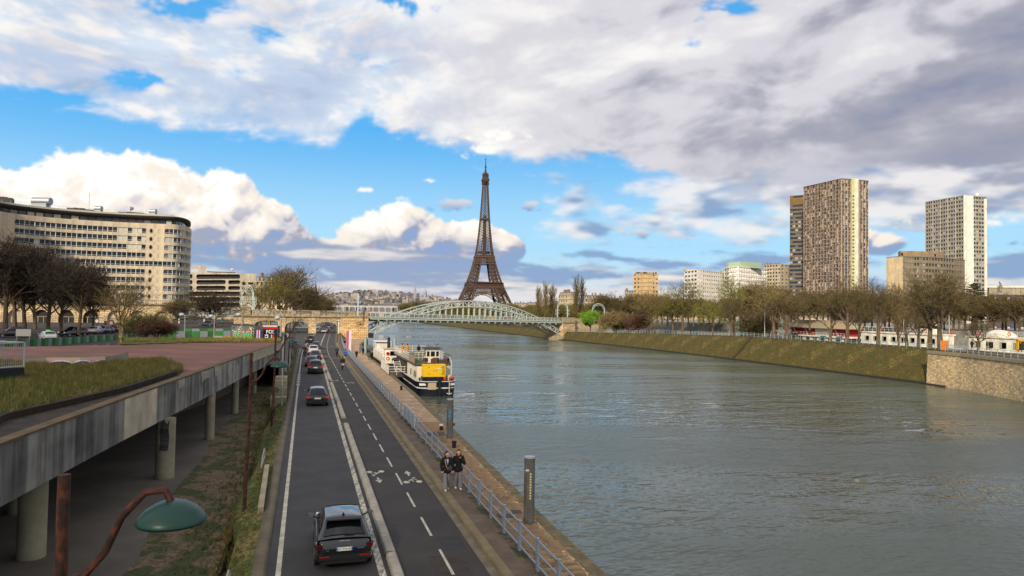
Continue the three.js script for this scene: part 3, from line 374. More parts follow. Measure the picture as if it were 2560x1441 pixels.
{ // stone river wall at the right end of the island, stones laid one by one
  const w = thing('river_wall', 'tan rubble stone river wall at the right end of the grass bank', 'stone wall'), P = isleLine.slice(bankEnd - 3), r = rng(5);
  const ext = [...P, P[P.length - 1].clone().add(V(-6, 0, 25))]; ext[ext.length - 1].h = ISLE;
  const len = [0]; for (let k = 1; k < ext.length; k++) len.push(len[k - 1] + ext[k].distanceTo(ext[k - 1])); const on = (s) => { let k = 1; while (k < ext.length - 1 && len[k] < s) k++; return ext[k - 1].clone().lerp(ext[k], clamp((s - len[k - 1]) / (len[k] - len[k - 1]))); }, Lw = len[len.length - 1];
  part('wall_face', new MB().strip(ext.map((p) => [p.clone().setY(-1), p.clone().add(V(0.5, 0, -0.3)).setY(ISLE - 0.45)]), { swap: 1 }), tmat(T.rubble, 9, 7, 0.95, { color: 0xffffff, bumpMap: rep(T.rubble, 9, 7), bumpScale: 0.04 }), w).material.color.setRGB(1.6, 1.55, 1.42);
  const cm = tmat(T.concrete, 3, 3, 0.95); cm.color.setRGB(1.05, 0.92, 0.7);
  for (let s = 0; s < Lw - 1; s += 1.9) { const a = on(s + 0.02), b = on(min(s + 1.88, Lw)); a.y = b.y = ISLE - 0.2; part('coping_stone', new MB().bar(a.add(V(0.7, 0, -0.4)), b.add(V(0.7, 0, -0.4)), 0.75, 0.5), cm, w); }
}
// ---------------------------------------------------------------- far left bank, distant ground and hills
const farBank = [[420, 140], [300, 168], [200, 176], [120, 178], [60, 180], [-60, 182]];
struct('far_quay', new MB().prism([...farBank, [-60, 900], [420, 900]].map(([u, v]) => { const p = R(u, v); return [p.x, p.z]; }), -1, 3.0), M.concrete);
struct('far_street', new MB().prism([[420, 158], [300, 186], [200, 194], [60, 198], [-60, 200], [-60, 2000], [420, 2000]].map(([u, v]) => { const p = R(u, v); return [p.x, p.z]; }), -1, 7.0), M.concrete);
struct('distant_ground', new MB().prism([[640, 118], [420, 140], [420, 2600], [9000, 5000], [9000, -5200], [420, -3000], [420, 22], [640, 24], [1500, -120], [1500, 60]].map(([u, v]) => { const p = R(u, v); return [p.x, p.z]; }), -2, 4.0), tmat(T.dirt, 60, 60, 1));
struct('left_ground', new MB().prism([[420, -58], [420, -3000], [-300, -3000], [-300, -140], [60, -72]].map(([u, v]) => { const p = R(u, v); return [p.x, p.z]; }), -1, 5.9), M.concrete);
{
  const rows = []; for (let j = 0; j <= 8; j++) { const row = []; for (let k = 0; k <= 60; k++) { const px = 560 + k * 14, d = 4300 + j * 220, p = at(px, 770, d), hill = 105 * exp(-(((px - 1010) / 170) ** 2)) + 62 * exp(-(((px - 860) / 120) ** 2)) + 22; p.y = 4 + hill * sin(j / 8 * PI / 2) * (0.93 + 0.12 * fbm(px * 0.03, j, 1, 3)) - (j === 0 ? 20 : 0); row.push(p); } rows.push(row); }
  struct('distant_hill', new MB().strip(rows), mat(0x6d6a66, 1));
}
// ================================================================= railway bridge, tower, far viaduct
const M2 = {}; M2.iron = mat(0xb9c0b8, 0.55, { metalness: 0.1 }); M2.ironD = mat(0x9ba69c, 0.6, { metalness: 0.1 });
M2.ochre = tmat(T.stain, 4, 5, 0.9); 
const frameOf = (A, B) => { const d = B.clone().sub(A); const l = hypot(d.x, d.z), ry = atan2(-d.z, d.x), O = V(A.x, 0, A.z), N = V(-d.z / l, 0, d.x / l), X = V(d.x / l, 0, d.z / l);
  const hit = (px, py, back = 0) => { const r = rayOf(px, py), P = camera.position, den = r.dot(N), k = (O.clone().addScaledVector(N, -back).sub(P).dot(N)) / den, w = P.clone().addScaledVector(r, k); return { x: w.clone().sub(O).dot(X), y: w.y }; };
  return { O, ry, l, hit, X, N }; };   // a vertical face from A to B: local x along it, local +z towards the viewer
const shapeGeo = (outline, holes, depth) => { const s = new THREE.Shape(outline.map(([x, y]) => new THREE.Vector2(x, y))); for (const h of holes || []) s.holes.push(new THREE.Path(h.map(([x, y]) => new THREE.Vector2(x, y)))); return new THREE.ExtrudeGeometry(s, { depth, bevelEnabled: false, curveSegments: 12 }); };
const archHole = (x0, x1, y0, ySpring, yTop, n = 14) => { const h = [[x0, y0]], cx = (x0 + x1) / 2, rx = (x1 - x0) / 2; for (let k = 0; k <= n; k++) { const a = PI - k / n * PI; h.push([cx + rx * cos(a), ySpring + (yTop - ySpring) * sin(a)]); } h.push([x1, y0]); return h; };
{ // ------------------------------------------------ stone approach with three arches
  const F = frameOf(at(584, 800, 222), at(921, 800, 232)), f = (px, py) => F.hit(px, py);
  const g = thing('stone_bridge', 'sandy stone railway bridge with three road arches and a balustrade', 'bridge', F.O, F.ry);
  const yC = 8.25, L = F.l, holes = [[637, 699, 801.5, 812], [713, 774, 804, 817], [785, 842, 805.5, 818]].map(([a, b, t, s]) => { const p = f(a, s), q = f(b, s), m = f((a + b) / 2, t); return [p.x, q.x, (p.y + q.y) / 2, m.y]; });
  const out = [[0, -1]]; for (const [a, b, s, t] of holes) { out.push(...archHole(a, b, -1, s, t)); } out.push([L, -1], [L, yC], [0, yC]);
  part('masonry', shapeGeo(out, [], 9).translate(0, 0, -9), M.stone, g);
  const vs = tmat(T.concrete, 3, 3, 0.92); vs.color.setRGB(1.62, 1.38, 1.0); const vs2 = vs.clone(); vs2.color.setRGB(1.45, 1.2, 0.84);
  holes.forEach(([a, b, s, t]) => { const cx = (a + b) / 2, rx = (b - a) / 2, n = 19; for (let k = 0; k < n; k++) { const e = 0.006, a0 = PI - (k / n + e) * PI, a1 = PI - ((k + 1) / n - e) * PI, P = (an, o) => [cx + (rx + o) * cos(an), s + (t - s + o) * sin(an)], long = k % 2 ? 1.25 : 0.95; part('voussoir', shapeGeo([P(a0, 0.02), P(a1, 0.02), P(a1, long), P(a0, long)], [], 0.1).translate(0, 0, 0.002), k % 3 ? vs : vs2, g); } });
  part('cornice', new MB().box(L / 2, yC + 0.12, -4.2, L + 0.5, 0.24, 9.3).box(L / 2, yC + 0.34, -4.1, L + 0.8, 0.2, 9.6), vs2, g);
  const par = tmat(T.stain, 8, 4, 0.93); par.color.setRGB(2.1, 1.85, 1.4);
  part('parapet', new MB().box(L / 2, yC + 0.8, 0.0, L, 0.72, 0.5), par, g); part('parapet', new MB().box(L / 2, yC + 0.8, -8.4, L, 0.72, 0.5), par, g);
  part('parapet_coping', new MB().box(L / 2, yC + 2.12, 0, L + 0.1, 0.2, 0.62).box(L / 2, yC + 2.12, -8.4, L + 0.1, 0.2, 0.62), par, g);
  const bal = new MB(), bx = [...[[650, 662], [675, 700], [712, 728], [740, 775], [800, 848], [855, 872], [890, 905]].map(([a, b]) => [f(a, 780).x, f(b, 780).x])]; let last = 0;
  for (const [a, b] of bx) { part('parapet_pier', new MB().box((last + a) / 2, yC + 1.6, 0, a - last, 0.86, 0.44), par, g); for (let x = a + 0.14; x < b; x += 0.3) bal.tube([V(x, yC + 1.16, 0), V(x, yC + 1.45, 0), V(x, yC + 2.03, 0)], [0.07, 0.12, 0.06], 6, false); last = b; }
  part('parapet_pier', new MB().box((last + L) / 2, yC + 1.6, 0, L - last, 0.86, 0.44), par, g); part('balusters', bal, par, g, 'stuff');
  const bl = f(598, 770), br = f(627, 770); part('pedestal', new MB().box((bl.x + br.x) / 2, yC + 1.7, 0.1, br.x - bl.x, 2.3, 1.2).box((bl.x + br.x) / 2, yC + 2.95, 0.1, br.x - bl.x + 0.3, 0.25, 1.5), vs2, g);
  for (const [a, b] of [[872, 889], [908, 921]]) { const p = f(a, 780), q = f(b, 780); part('pedestal', new MB().box((p.x + q.x) / 2, yC + 1.4, 0.06, q.x - p.x, 1.7, 0.7).box((p.x + q.x) / 2, yC + 2.3, 0.06, q.x - p.x + 0.2, 0.18, 0.9), vs2, g); }
  // pier fronts standing proud of the wall, weathered ochre at the water end
  const och = tmat(T.ashlar, 5.2, 4.4, 0.9, { bumpMap: rep(T.ashlarB, 5.2, 4.4), bumpScale: 0.05 }); och.color.setRGB(1.1, 0.98, 0.78);
  const pa = f(852, 830), pb = f(920, 830); part('abutment', new MB().box((pa.x + pb.x) / 2, yC / 2 - 0.5, 0.15, pb.x - pa.x, yC + 0.98, 0.5), och, g);
  const e = f(900, 810), em = tmat(T.concrete, 2, 2, 0.9); em.color.setRGB(0.85, 0.66, 0.42); const orn = new MB();
  for (let k = 0; k <= 16; k++) { const a0 = k / 16 * PI, P = (a, q) => V(e.x + 1.15 * q * cos(a), e.y + 0.75 * q * sin(a) * (sin(a) > 0 ? 1 : 0.6), 0.47); if (k < 16) orn.bar(P(a0, 1), P(a0 + PI / 16, 1), 0.2); }
  orn.tube([V(e.x - 1.15, e.y, 0.45), V(e.x, e.y - 0.5, 0.5), V(e.x + 1.15, e.y, 0.45)], 0.12, 6); orn.geo(new THREE.SphereGeometry(0.36, 12, 8), MAT(e.x, e.y + 0.1, 0.45)); for (let k = 0; k < 7; k++) { const a = PI * (1.15 + 0.7 * k / 6); orn.bar(V(e.x + 0.9 * cos(a), e.y - 0.2 + 0.7 * sin(a), 0.42), V(e.x + 1.9 * cos(a), e.y - 0.2 + 2.2 * sin(a), 0.42), 0.12); }
  part('carved_ornament', orn, em, g);
  for (const a of [[596, 845], [704, 830], [780, 830]]) { const p = f(...a); part('pilaster', new MB().box(p.x, yC / 2 - 0.5, 0.06, 2.4, yC + 0.96, 0.3), M.stone, g); }
}
{ // ------------------------------------------------ steel arch span
  const F = frameOf(at(922, 800, 232), at(1400, 800, 285)), L = F.l, g = thing('steel_arch_bridge', 'pale grey-green steel arch railway bridge spanning the river', 'bridge', F.O, F.ry);
  const base = (x) => 2.2 - 0.4 * x / L, par = (x) => 4 * (x / L) * (1 - x / L), low = (x) => base(x) + (12.75 - 2.0) * par(x), upp = (x) => low(x) + 2.05 - 0.35 * (1 - par(x)), deckY = (x) => 7.75 - 1.15 * x / L;
  const n = 34, W = 7.4;
  for (const z of [0, -W]) {
    const ch = new MB(), web = new MB();
    for (let k = 0; k < n; k++) { const x = L * k / n, x2 = L * (k + 1) / n; ch.bar(V(x, low(x), z), V(x2 + 0.05, low(x2), z), 0.75, 0.34); ch.bar(V(x, upp(x), z), V(x2 + 0.05, upp(x2), z), 0.75, 0.3);
      web.bar(V(x, low(x), z), V(x, upp(x), z), 0.3, 0.24); k % 2 ? web.bar(V(x, upp(x), z), V(x2, low(x2), z), 0.2, 0.2) : web.bar(V(x, low(x), z), V(x2, upp(x2), z), 0.2, 0.2); }
    part('arch_chords', ch, M2.iron, g); part('arch_lattice', web, M2.iron, g);
  }
  const br = new MB(); for (let k = 7; k < n - 7; k++) { const x = L * k / n, x2 = L * (k + 1) / n; if (low(x) > deckY(x) + 3.4) { br.bar(V(x, upp(x) + 0.02, 0), V(x, upp(x) + 0.02, -W), 0.22, 0.2); br.bar(V(x, upp(x), k % 2 ? 0 : -W), V(x2, upp(x2), k % 2 ? -W : 0), 0.14, 0.14); } } part('wind_bracing', br, M2.ironD, g);
  for (let k = 6; k <= n - 6; k++) { const x = L * k / n; if (low(x) > deckY(x) + 1.7) for (const z of [0, -W]) part('hanger', new MB().bar(V(x, deckY(x) + 0.4, z), V(x, low(x) - 0.1, z), 0.36, 0.42), M2.iron, g); }
  const gd = new MB(), fl = new MB(); for (const z of [0.9, -W - 0.9]) gd.bar(V(0.1, deckY(0) + 0.45, z), V(L, deckY(L) + 0.45, z), 0.25, 0.62); gd.bar(V(0.1, deckY(0) + 0.82, 1.0), V(L, deckY(L) + 0.82, 1.0), 0.55, 0.1); part('deck_girder', gd, M2.iron, g);
  fl.bar(V(0.1, deckY(0) + 0.3, -W / 2), V(L, deckY(L) + 0.3, -W / 2), W + 1.5, 0.3); part('deck_floor', fl, M.dark, g);
  for (let k = 1; k < 28; k++) { const x = L * k / 28; part('floor_beam', new MB().box(x, deckY(x) - 0.16, -W / 2, 0.34, 0.6, W + 2.2), M2.ironD, g); }
  // ornamental railing, panel by panel: frame with a ring and diagonal bars; some carry painted tags
  const ring = new THREE.TorusGeometry(0.42, 0.07, 5, 14), pan = new MB(), w = L / 46; pan.geo(ring, MAT(0, 0.68, 0)); for (const s of [-1, 1]) { pan.bar(V(s * w / 2.15, 0.1, 0), V(s * 0.3, 0.4, 0), 0.09); pan.bar(V(s * w / 2.15, 1.25, 0), V(s * 0.3, 0.98, 0), 0.09); } pan.bar(V(0, 0.25, 0), V(0, 1.1, 0), 0.07); pan.bar(V(-0.42, 0.68, 0), V(0.42, 0.68, 0), 0.07); const panG = pan.build(), postG = new MB().box(0, 0.72, 0, 0.22, 1.44, 0.22).build();
  const rails = new MB(); rails.bar(V(0, deckY(0) + 0.95, 0.95), V(L, deckY(L) + 0.95, 0.95), 0.14); rails.bar(V(0, deckY(0) + 2.25, 0.95), V(L, deckY(L) + 2.25, 0.95), 0.2, 0.14); rails.bar(V(0, deckY(0) + 2.2, -W - 0.95), V(L, deckY(L) + 2.2, -W - 0.95), 0.2, 0.14); part('handrail', rails, M2.iron, g);
  const tagC = { 8: 0x17171a, 9: 0x1b1b1f, 10: 0x202024, 12: 0x17171a, 13: 0x202226, 15: 0x803030, 17: 0x2b4a7c, 26: 0xb89a20, 27: 0xc7aa24, 30: 0x6e2c2c, 31: 0x8a3838 };
  for (let k = 0; k < 46; k++) { const x = (k + 0.5) * w; const p = part('railing_panel', panG, M2.ironD, g); p.position.set(x, deckY(x) + 0.86, 0.95); const q = part('railing_post', postG, M2.iron, g); q.position.set(x - w / 2, deckY(x) + 0.86, 0.95); if (tagC[k]) part('painted_board', new MB().box(x, deckY(x) + 1.55, 0.9, w * 0.8, 0.95, 0.04), mat(tagC[k], 0.8), g); }
  const bk = new MB(); for (let k = 0; k <= 46; k++) { const x = k * w; bk.box(x, deckY(x) + 1.5, -W - 0.95, 0.14, 1.4, 0.14); } part('rear_posts', bk, M2.ironD, g, 'stuff');
  // raking struts and bearings under both ends
  const st = new MB(); for (const z of [0, -W]) { st.tube([V(6.4, low(6.4) + 1.2, z), V(6.2, deckY(0) - 1.6, z), V(7.6, deckY(0) + 0.2, z)], 0.4, 8); st.bar(V(L - 6.5, upp(L - 6.5), z), V(L - 6.5, deckY(L), z), 0.4, 0.4); } part('end_strut', st, M2.ironD, g);
  part('bearing', new MB().box(0.6, 2.6, 0, 1.6, 1.6, 1.4).box(0.6, 2.6, -W, 1.6, 1.6, 1.4), M.dark, g);
  // stone pier on the island
  const p = thing('bridge_pier', 'squat sandy stone pier where the steel arch lands on the island', 'pier', at(1402, 850, 285).setY(0), F.ry), dx = 3.4;
  part('pier_block', new MB().box(dx, 2.9, -3.6, 6.6, 8.0, 9.4), M.stone, p); const tm = tmat(T.concrete, 3, 3, 0.9); tm.color.setRGB(1.5, 1.28, 0.95);
  part('pier_plinth', new MB().box(dx - 0.6, 0.4, -3.2, 9, 2.4, 11.5), tm, p); part('pier_cap', new MB().box(dx, 7.1, -3.6, 7.2, 0.4, 10), tm, p); part('parapet', new MB().box(dx, 8.1, 0.7, 6.8, 1.6, 0.6).box(dx, 9.0, 0.7, 7.0, 0.22, 0.8), tm, p);
  part('carved_ornament', new MB().geo(new THREE.TorusGeometry(0.9, 0.16, 6, 14), MAT(dx, 4.6, 1.1, 0, 0, 0, V(1.2, 0.8, 1))).geo(new THREE.SphereGeometry(0.4, 10, 8), MAT(dx, 4.6, 1.1)), tm, p);
  const Q = at(1440, 800, 291), v2 = thing('stone_viaduct', 'dark stone viaduct continuing behind the green tree on the island', 'viaduct', Q.setY(0), F.ry); part('masonry', new MB().box(9, 3.6, -4, 20, 7, 7), M.stone, v2); part('parapet', new MB().box(9, 7.9, -0.6, 20, 1.5, 0.5), tm, v2);
}
// ------------------------------------------------ catenary masts and portals on the railway
function portal(label, px, top, bot, d, w) {
  const p = at(px, bot, d), h = (bot - top) * d / FOCAL, g = thing('catenary_portal', label, 'railway portal', p, 0.12), m = mat(0xaab6b4, 0.5, { metalness: 0.2 });
  for (const s of [-1, 1]) part('post', new MB().bar(V(s * w / 2, 0, 0), V(s * w / 2, h * 0.72, 0), 0.42), m, g);
  const a = [], b = []; for (let k = 0; k <= 14; k++) { const t = PI - k / 14 * PI; a.push(V(w / 2 * cos(t), h * 0.7 + h * 0.3 * sin(t), 0)); b.push(V(w / 2 * 0.8 * cos(t), h * 0.66 + h * 0.26 * sin(t), 0)); }
  part('arch_beam', new MB().tube(a, 0.16, 6).tube(b, 0.12, 6), m, g); const ins = new MB(); for (const s of [-1, 1]) for (const y of [0.28, 0.5]) { ins.bar(V(s * w * 0.28, h * y, 0), V(s * w * 0.72, h * y, 0), 0.14); ins.bar(V(s * w * 0.66, h * (y - 0.14), 0), V(s * w * 0.66, h * y, 0), 0.16); } part('bracket', ins, m, g);
  return g;
}
portal('arched grey portal with caged ladders above the left end of the stone bridge', 618, 715, 776, 226, 3.4);
{ const p = at(622, 776, 224), cg = thing('signal_platform', 'grey caged service platform beside the arched portal on the stone bridge', 'platform', p, 0.1), b = new MB(); for (let x = -2.2; x <= 2.3; x += 0.55) b.bar(V(x, 2.6, 0), V(x, 4.2, 0), 0.08); for (const y of [2.6, 3.4, 4.2]) b.bar(V(-2.2, y, 0), V(2.2, y, 0), 0.1); part('cage', b, M2.iron, cg); part('post', new MB().bar(V(-1.6, 0, 0), V(-1.6, 2.6, 0), 0.2).bar(V(1.6, 0, 0), V(1.6, 2.6, 0), 0.2), M2.iron, cg); }
portal('arched grey portal over the tracks beside the island pier', 1406, 757, 794, 292, 4.2);
portal('arched grey portal farther right behind the bright green tree', 1496, 760, 802, 300, 5.2);
{
  const g = thing('catenary_mast', 'pale blue steel catenary mast on the end of the stone bridge', 'railway mast', at(894.5, 790, 228)), h = 7.2; part('mast', new MB().bar(V(0, 0, 0), V(0, h, 0), 0.4), mat(0x9fb4bb, 0.5), g); part('cross_arm', new MB().bar(V(-0.9, h * 0.66, 0), V(0.5, h * 0.66, 0), 0.14).bar(V(-0.9, h * 0.52, 0), V(0.3, h * 0.6, 0), 0.1), mat(0x4a5052, 0.6), g);
  const A = at(640, 735, 226), B = at(894, 752, 228), D = at(1400, 768, 288);
  for (const [k, y] of [[0, 0], [1, -0.9]]) single('overhead_wire', new MB().tube([A.clone().add(V(0, y, 0)), A.clone().lerp(B, 0.5).add(V(0, y - 0.6, 0)), B.clone().add(V(0, y, 0)), B.clone().lerp(D, 0.5).add(V(0, y - 0.7, 0)), D.clone().add(V(0, y, 0))], 0.035, 4), M.dark, k ? 'lower overhead wire strung along the railway bridge' : 'upper overhead wire strung along the railway bridge', 'wire');
}
{ // ------------------------------------------------ iron viaduct section left of the stone bridge, over the street
  const F = frameOf(at(430, 790, 214), at(584, 790, 222)), L = F.l, g = thing('girder_bridge', 'pale green iron girder bridge with ring railing over the street', 'bridge', F.O, F.ry);
  part('girder', new MB().box(L / 2, 8.7, 0, L, 0.7, 0.5).box(L / 2, 9.12, 0.1, L, 0.14, 0.8), M2.iron, g); part('deck', new MB().box(L / 2, 8.5, -4, L, 0.4, 8), M.dark, g);
  const rg = new MB(), n = 13; for (let k = 0; k < n; k++) { const x = (k + 0.5) * L / n; part('railing_panel', new MB().geo(new THREE.TorusGeometry(0.5, 0.08, 5, 14), MAT(x, 9.9, 0.1)).bar(V(x - L / n / 2, 9.3, 0.1), V(x - 0.35, 9.55, 0.1), 0.09).bar(V(x + L / n / 2, 9.3, 0.1), V(x + 0.35, 9.55, 0.1), 0.09).box(x - L / n / 2, 9.85, 0.1, 0.16, 1.4, 0.16), M2.iron, g); } part('handrail', new MB().box(L / 2, 10.55, 0.1, L, 0.14, 0.2).box(L / 2, 9.22, 0.1, L, 0.1, 0.16), M2.iron, g);
  for (const x of [2, L * 0.52]) part('iron_column', new MB().cyl(x, 5, -1, 0.3, 8.4, 0.3, 10), M2.iron, g);
}
{ // ------------------------------------------------ long arcaded viaduct at the left
  const F = frameOf(at(-60, 790, 196), at(432, 790, 214)), L = F.l, g = thing('arcade_viaduct', 'long cream stone arcade with walled arches behind the street trees', 'viaduct', F.O, F.ry);
  const out = [[0, 3], [L, 3], [L, 11.6], [0, 11.6]], holes = [], n = 8, st = L / n; for (let k = 0; k < n; k++) holes.push(archHole(k * st + 1, (k + 1) * st - 1.2, 4.6, 7.3, 9.7));
  part('masonry', shapeGeo(out, holes, 1.4).translate(0, 0, -1.4), M.stone, g); const cm = tmat(T.concrete, 3, 3, 0.9); cm.color.setRGB(1.4, 1.24, 1.0);
  part('cornice', new MB().box(L / 2, 11.75, -0.2, L, 0.35, 1.4).box(L / 2, 12.9, -0.4, L, 0.2, 0.6), cm, g); const bal = new MB(); for (let x = 0.3; x < L; x += 0.5) bal.box(x, 12.35, -0.4, 0.16, 0.9, 0.2); part('balusters', bal, cm, g, 'stuff');
  for (let k = 0; k < n; k++) { const door = k === 2 || k === 3 || k === 4, c = (k + 0.45) * st; part(door ? 'glazed_arch' : 'arch_infill', shapeGeo(archHole(k * st + 1.02, (k + 1) * st - 1.22, 4.6, 7.3, 9.68), [], 0.3).translate(0, 0, -1.1), door ? M.black : tmat(T.facade, 5, 5, 0.95), g); if (door) { const b = new MB(); for (const s of [-2.2, -0.7, 0.7, 2.2]) b.box(c + s, 6, -0.72, 0.18, 3.6, 0.12); b.box(c, 7.7, -0.72, 5.4, 0.18, 0.12); part('door_frame', b, cm, g); } }
}
{ // ------------------------------------------------ far two-level bridge upstream
  const A = at(800, 780, 830), B = at(1055, 780, 800), F = frameOf(A, B), L = F.l, g = thing('far_bridge', 'distant pale two-level metro bridge with slender columns', 'bridge', F.O, F.ry); const m = mat(0xa8aaa4, 0.7);
  part('upper_deck', new MB().box(L / 2, 13.5, -3, L, 1.3, 7).box(L / 2, 14.5, 0.6, L, 0.3, 0.6), m, g); part('lower_deck', new MB().box(L / 2, 6.8, 0, L, 0.9, 14).box(L / 2, 8.0, 6.8, L, 0.3, 0.3), m, g); const n = 17; for (let k = 0; k <= n; k++) part('column', new MB().box(L * k / n, 10.1, 0, 0.9, 5.9, 0.9).box(L * k / n, 12.4, 0.2, 2.0, 0.9, 1.0), m, g);
  for (let k = 0; k <= 3; k++) part('pier', new MB().box(L * (0.12 + k * 0.26), 2.5, 0, 6, 8, 16), M.stone, g);
}
{ // ------------------------------------------------ the iron tower
  const O = at(1208, 775, 1465), g = thing('iron_tower', 'tall brown wrought iron lattice tower tapering to an antenna', 'tower', [O.x, 5, O.z], 0.15);
  const im = mat(0x4d3b2f, 0.75), im2 = mat(0x42342a, 0.8), curve = pl([[0, 62.5], [20, 52], [40, 43.2], [57, 36], [75, 29.5], [95, 23.6], [116, 18.6], [140, 14.6], [170, 11.4], [200, 9.0], [240, 6.7], [276, 4.9]]), inner = pl([[0, 37.5], [20, 29.5], [40, 23.5], [57, 18.5], [75, 14], [95, 10.2], [116, 6.6], [140, 4.2], [170, 1.6], [180, 0.6]]);
  const lv = []; for (let h = 0; h < 116; h += h < 57 ? 9.5 : 7.4) lv.push(h); lv.push(116);
  for (const [sx, sz] of [[-1, 1], [1, 1], [1, -1], [-1, -1]]) {
    const b = new MB(), P = (h, a, c) => V(sx * (a ? curve(h) : inner(h)), h, sz * (c ? curve(h) : inner(h)));
    for (let k = 0; k + 1 < lv.length; k++) { const h = lv[k], h2 = lv[k + 1], cs = [[0, 0], [1, 0], [1, 1], [0, 1]]; for (let j = 0; j < 4; j++) { const [a, c] = cs[j], [a2, c2] = cs[(j + 1) % 4]; b.bar(P(h, a, c), P(h2, a, c), 1.7); b.bar(P(h, a, c), P(h2, a2, c2), 0.8); b.bar(P(h, a2, c2), P(h2, a, c), 0.8); b.bar(P(h2, a, c), P(h2, a2, c2), 0.9); const m1 = P(h, a, c).lerp(P(h, a2, c2), 0.5), m2 = P(h2, a, c).lerp(P(h2, a2, c2), 0.5); b.bar(m1, m2, 0.6); } }
    part('leg', b, im, g);
  }
  const up = new MB(), l2 = []; for (let h = 116; h < 276; h += 6.2 - (h - 116) * 0.014) l2.push(h); l2.push(276);
  for (let k = 0; k + 1 < l2.length; k++) { const h = l2[k], h2 = l2[k + 1]; for (let s = 0; s < 4; s++) { const rot = (x, y, z) => s === 0 ? V(x, y, z) : s === 1 ? V(z, y, -x) : s === 2 ? V(-x, y, -z) : V(-z, y, x); const a = curve(h), a2 = curve(h2), i = max(inner(h), a * 0.16), i2 = max(inner(h2), a2 * 0.16);
    up.bar(rot(a, h, a), rot(a2, h2, a2), 1.25); up.bar(rot(i, h, a), rot(i2, h2, a2), 0.75); up.bar(rot(-i, h, a), rot(-i2, h2, a2), 0.75); up.bar(rot(-a2, h2, a2), rot(a2, h2, a2), 0.6); for (const q of [-1, 1]) { up.bar(rot(q * a, h, a), rot(q * i2, h2, a2), 0.5); up.bar(rot(q * i, h, a), rot(q * a2, h2, a2), 0.5); } if (i > 2) { up.bar(rot(-i, h, a), rot(i2, h2, a2), 0.4); } } }
  up.box(0, 196, 0, 2 * curve(196) + 1.6, 3, 2 * curve(196) + 1.6); up.box(0, 116 + 44, 0, 7, 88, 1.2); part('upper_shaft', up, im, g);
  const four = (fn) => { for (let s = 0; s < 4; s++) fn((x, y, z) => s === 0 ? V(x, y, z) : s === 1 ? V(z, y, -x) : s === 2 ? V(-x, y, -z) : V(-z, y, x)); };
  // first floor: frieze, gallery with roof and lattice band; arches below
  const fz = new MB(), lat = new MB(), ar = new MB(), gal = new MB();
  four((q) => { const w = 36.5, B = (y, z, wd = w) => [q(-wd, y, z), q(wd, y, z)];
    fz.bar(...B(54.6, w), 0.8, 4.6); fz.bar(...B(57.6, w + 0.8, w + 1.4), 1.6, 1.0); for (let k = -17; k <= 17; k++) fz.bar(q(k * 2.1, 52.6, w + 0.5), q(k * 2.1, 56.6, w + 0.6), 0.35); lat.bar(...B(51.5, w - 0.4), 0.9, 0.9); lat.bar(...B(45, w + 1.5, w + 1), 0.9, 0.9); for (let k = -11; k < 11; k++) { const x = k * 3.3, x2 = x + 3.3; lat.bar(q(x, 45, w + 1.2), q(x2, 51.4, w), 0.55); lat.bar(q(x2, 45, w + 1.2), q(x, 51.4, w), 0.55); lat.bar(q(x, 45, w + 1.2), q(x, 51.4, w), 0.4); } lat.bar(...B(41.5, w + 3, w + 3), 0.7, 0.7); for (let k = -13; k < 13; k++) { lat.bar(q(k * 3, 41.5, w + 3), q(k * 3 + 3, 45, w + 1.5), 0.4); lat.bar(q(k * 3 + 3, 41.5, w + 3), q(k * 3, 45, w + 1.5), 0.4); }
    for (let k = -16; k <= 16; k++) gal.bar(q(k * 2.25, 58, w + 0.4), q(k * 2.25, 62.4, w + 0.4), 0.3); gal.bar(...B(59.3, w + 0.6), 0.2, 0.9); gal.bar(q(-w - 1.2, 62.7, w - 2), q(w + 1.2, 62.7, w - 2), 5.6, 0.5);
    for (let k = 0; k < 30; k++) { const a = PI * (0.04 + 0.92 * k / 30), a2 = PI * (0.04 + 0.92 * (k + 1) / 30), z = (y) => curve(max(0, y)) - 1.2, P = (an, r) => { const y = 2 + r * sin(an); return q(r * cos(an), y, z(y)); }; ar.bar(P(a, 37.2), P(a2, 37.2), 1.1); ar.bar(P(a, 41.6), P(a2, 41.6), 1.0); ar.bar(P(a, 37.2), P(a, 41.6), 0.6); ar.bar(P(a, 37.2), P(a2, 41.6), 0.5); } });
  part('first_floor_frieze', fz, im, g); part('lattice_band', lat, im, g); part('gallery', gal, im2, g); part('arches', ar, im, g); part('first_floor', new MB().box(0, 57, 0, 72, 1, 72), im2, g); part('pavilion', new MB().box(-2, 61.5, 24, 34, 6.4, 14).box(24, 61, 22, 6, 5, 12), mat(0x5a3a34, 0.6), g);
  const s2 = new MB(); four((q) => { const w = 19.2; s2.bar(q(-w - 1, 116.4, w), q(w + 1, 116.4, w), 2.4, 3); s2.bar(q(-w - 1.6, 118.4, w + 0.6), q(w + 1.6, 118.4, w + 0.6), 1.4, 0.8); s2.bar(q(-20.6, 106, 21.4), q(20.6, 106, 21.4), 0.7, 1.1); s2.bar(q(-21.6, 102.5, 22.2), q(21.6, 102.5, 22.2), 0.8, 2.2); for (let k = -6; k < 6; k++) { s2.bar(q(k * 3.2, 106, 21), q(k * 3.2 + 3.2, 114.6, 19.4), 0.7); s2.bar(q(k * 3.2 + 3.2, 106, 21), q(k * 3.2, 114.6, 19.4), 0.7); s2.bar(q(k * 3.2, 106, 21), q(k * 3.2, 114.6, 19.4), 0.6); } for (let k = -9; k <= 9; k++) s2.bar(q(k * 2, 119, 18), q(k * 2, 122.4, 17.6), 0.4); s2.bar(q(-17, 122.6, 17), q(17, 122.6, 17), 2, 0.8); s2.bar(q(-14, 127, 15.8), q(14, 127, 15.8), 0.7, 2.2); }); s2.box(0, 116.5, 0, 38, 1, 38); part('second_floor', s2, im, g);
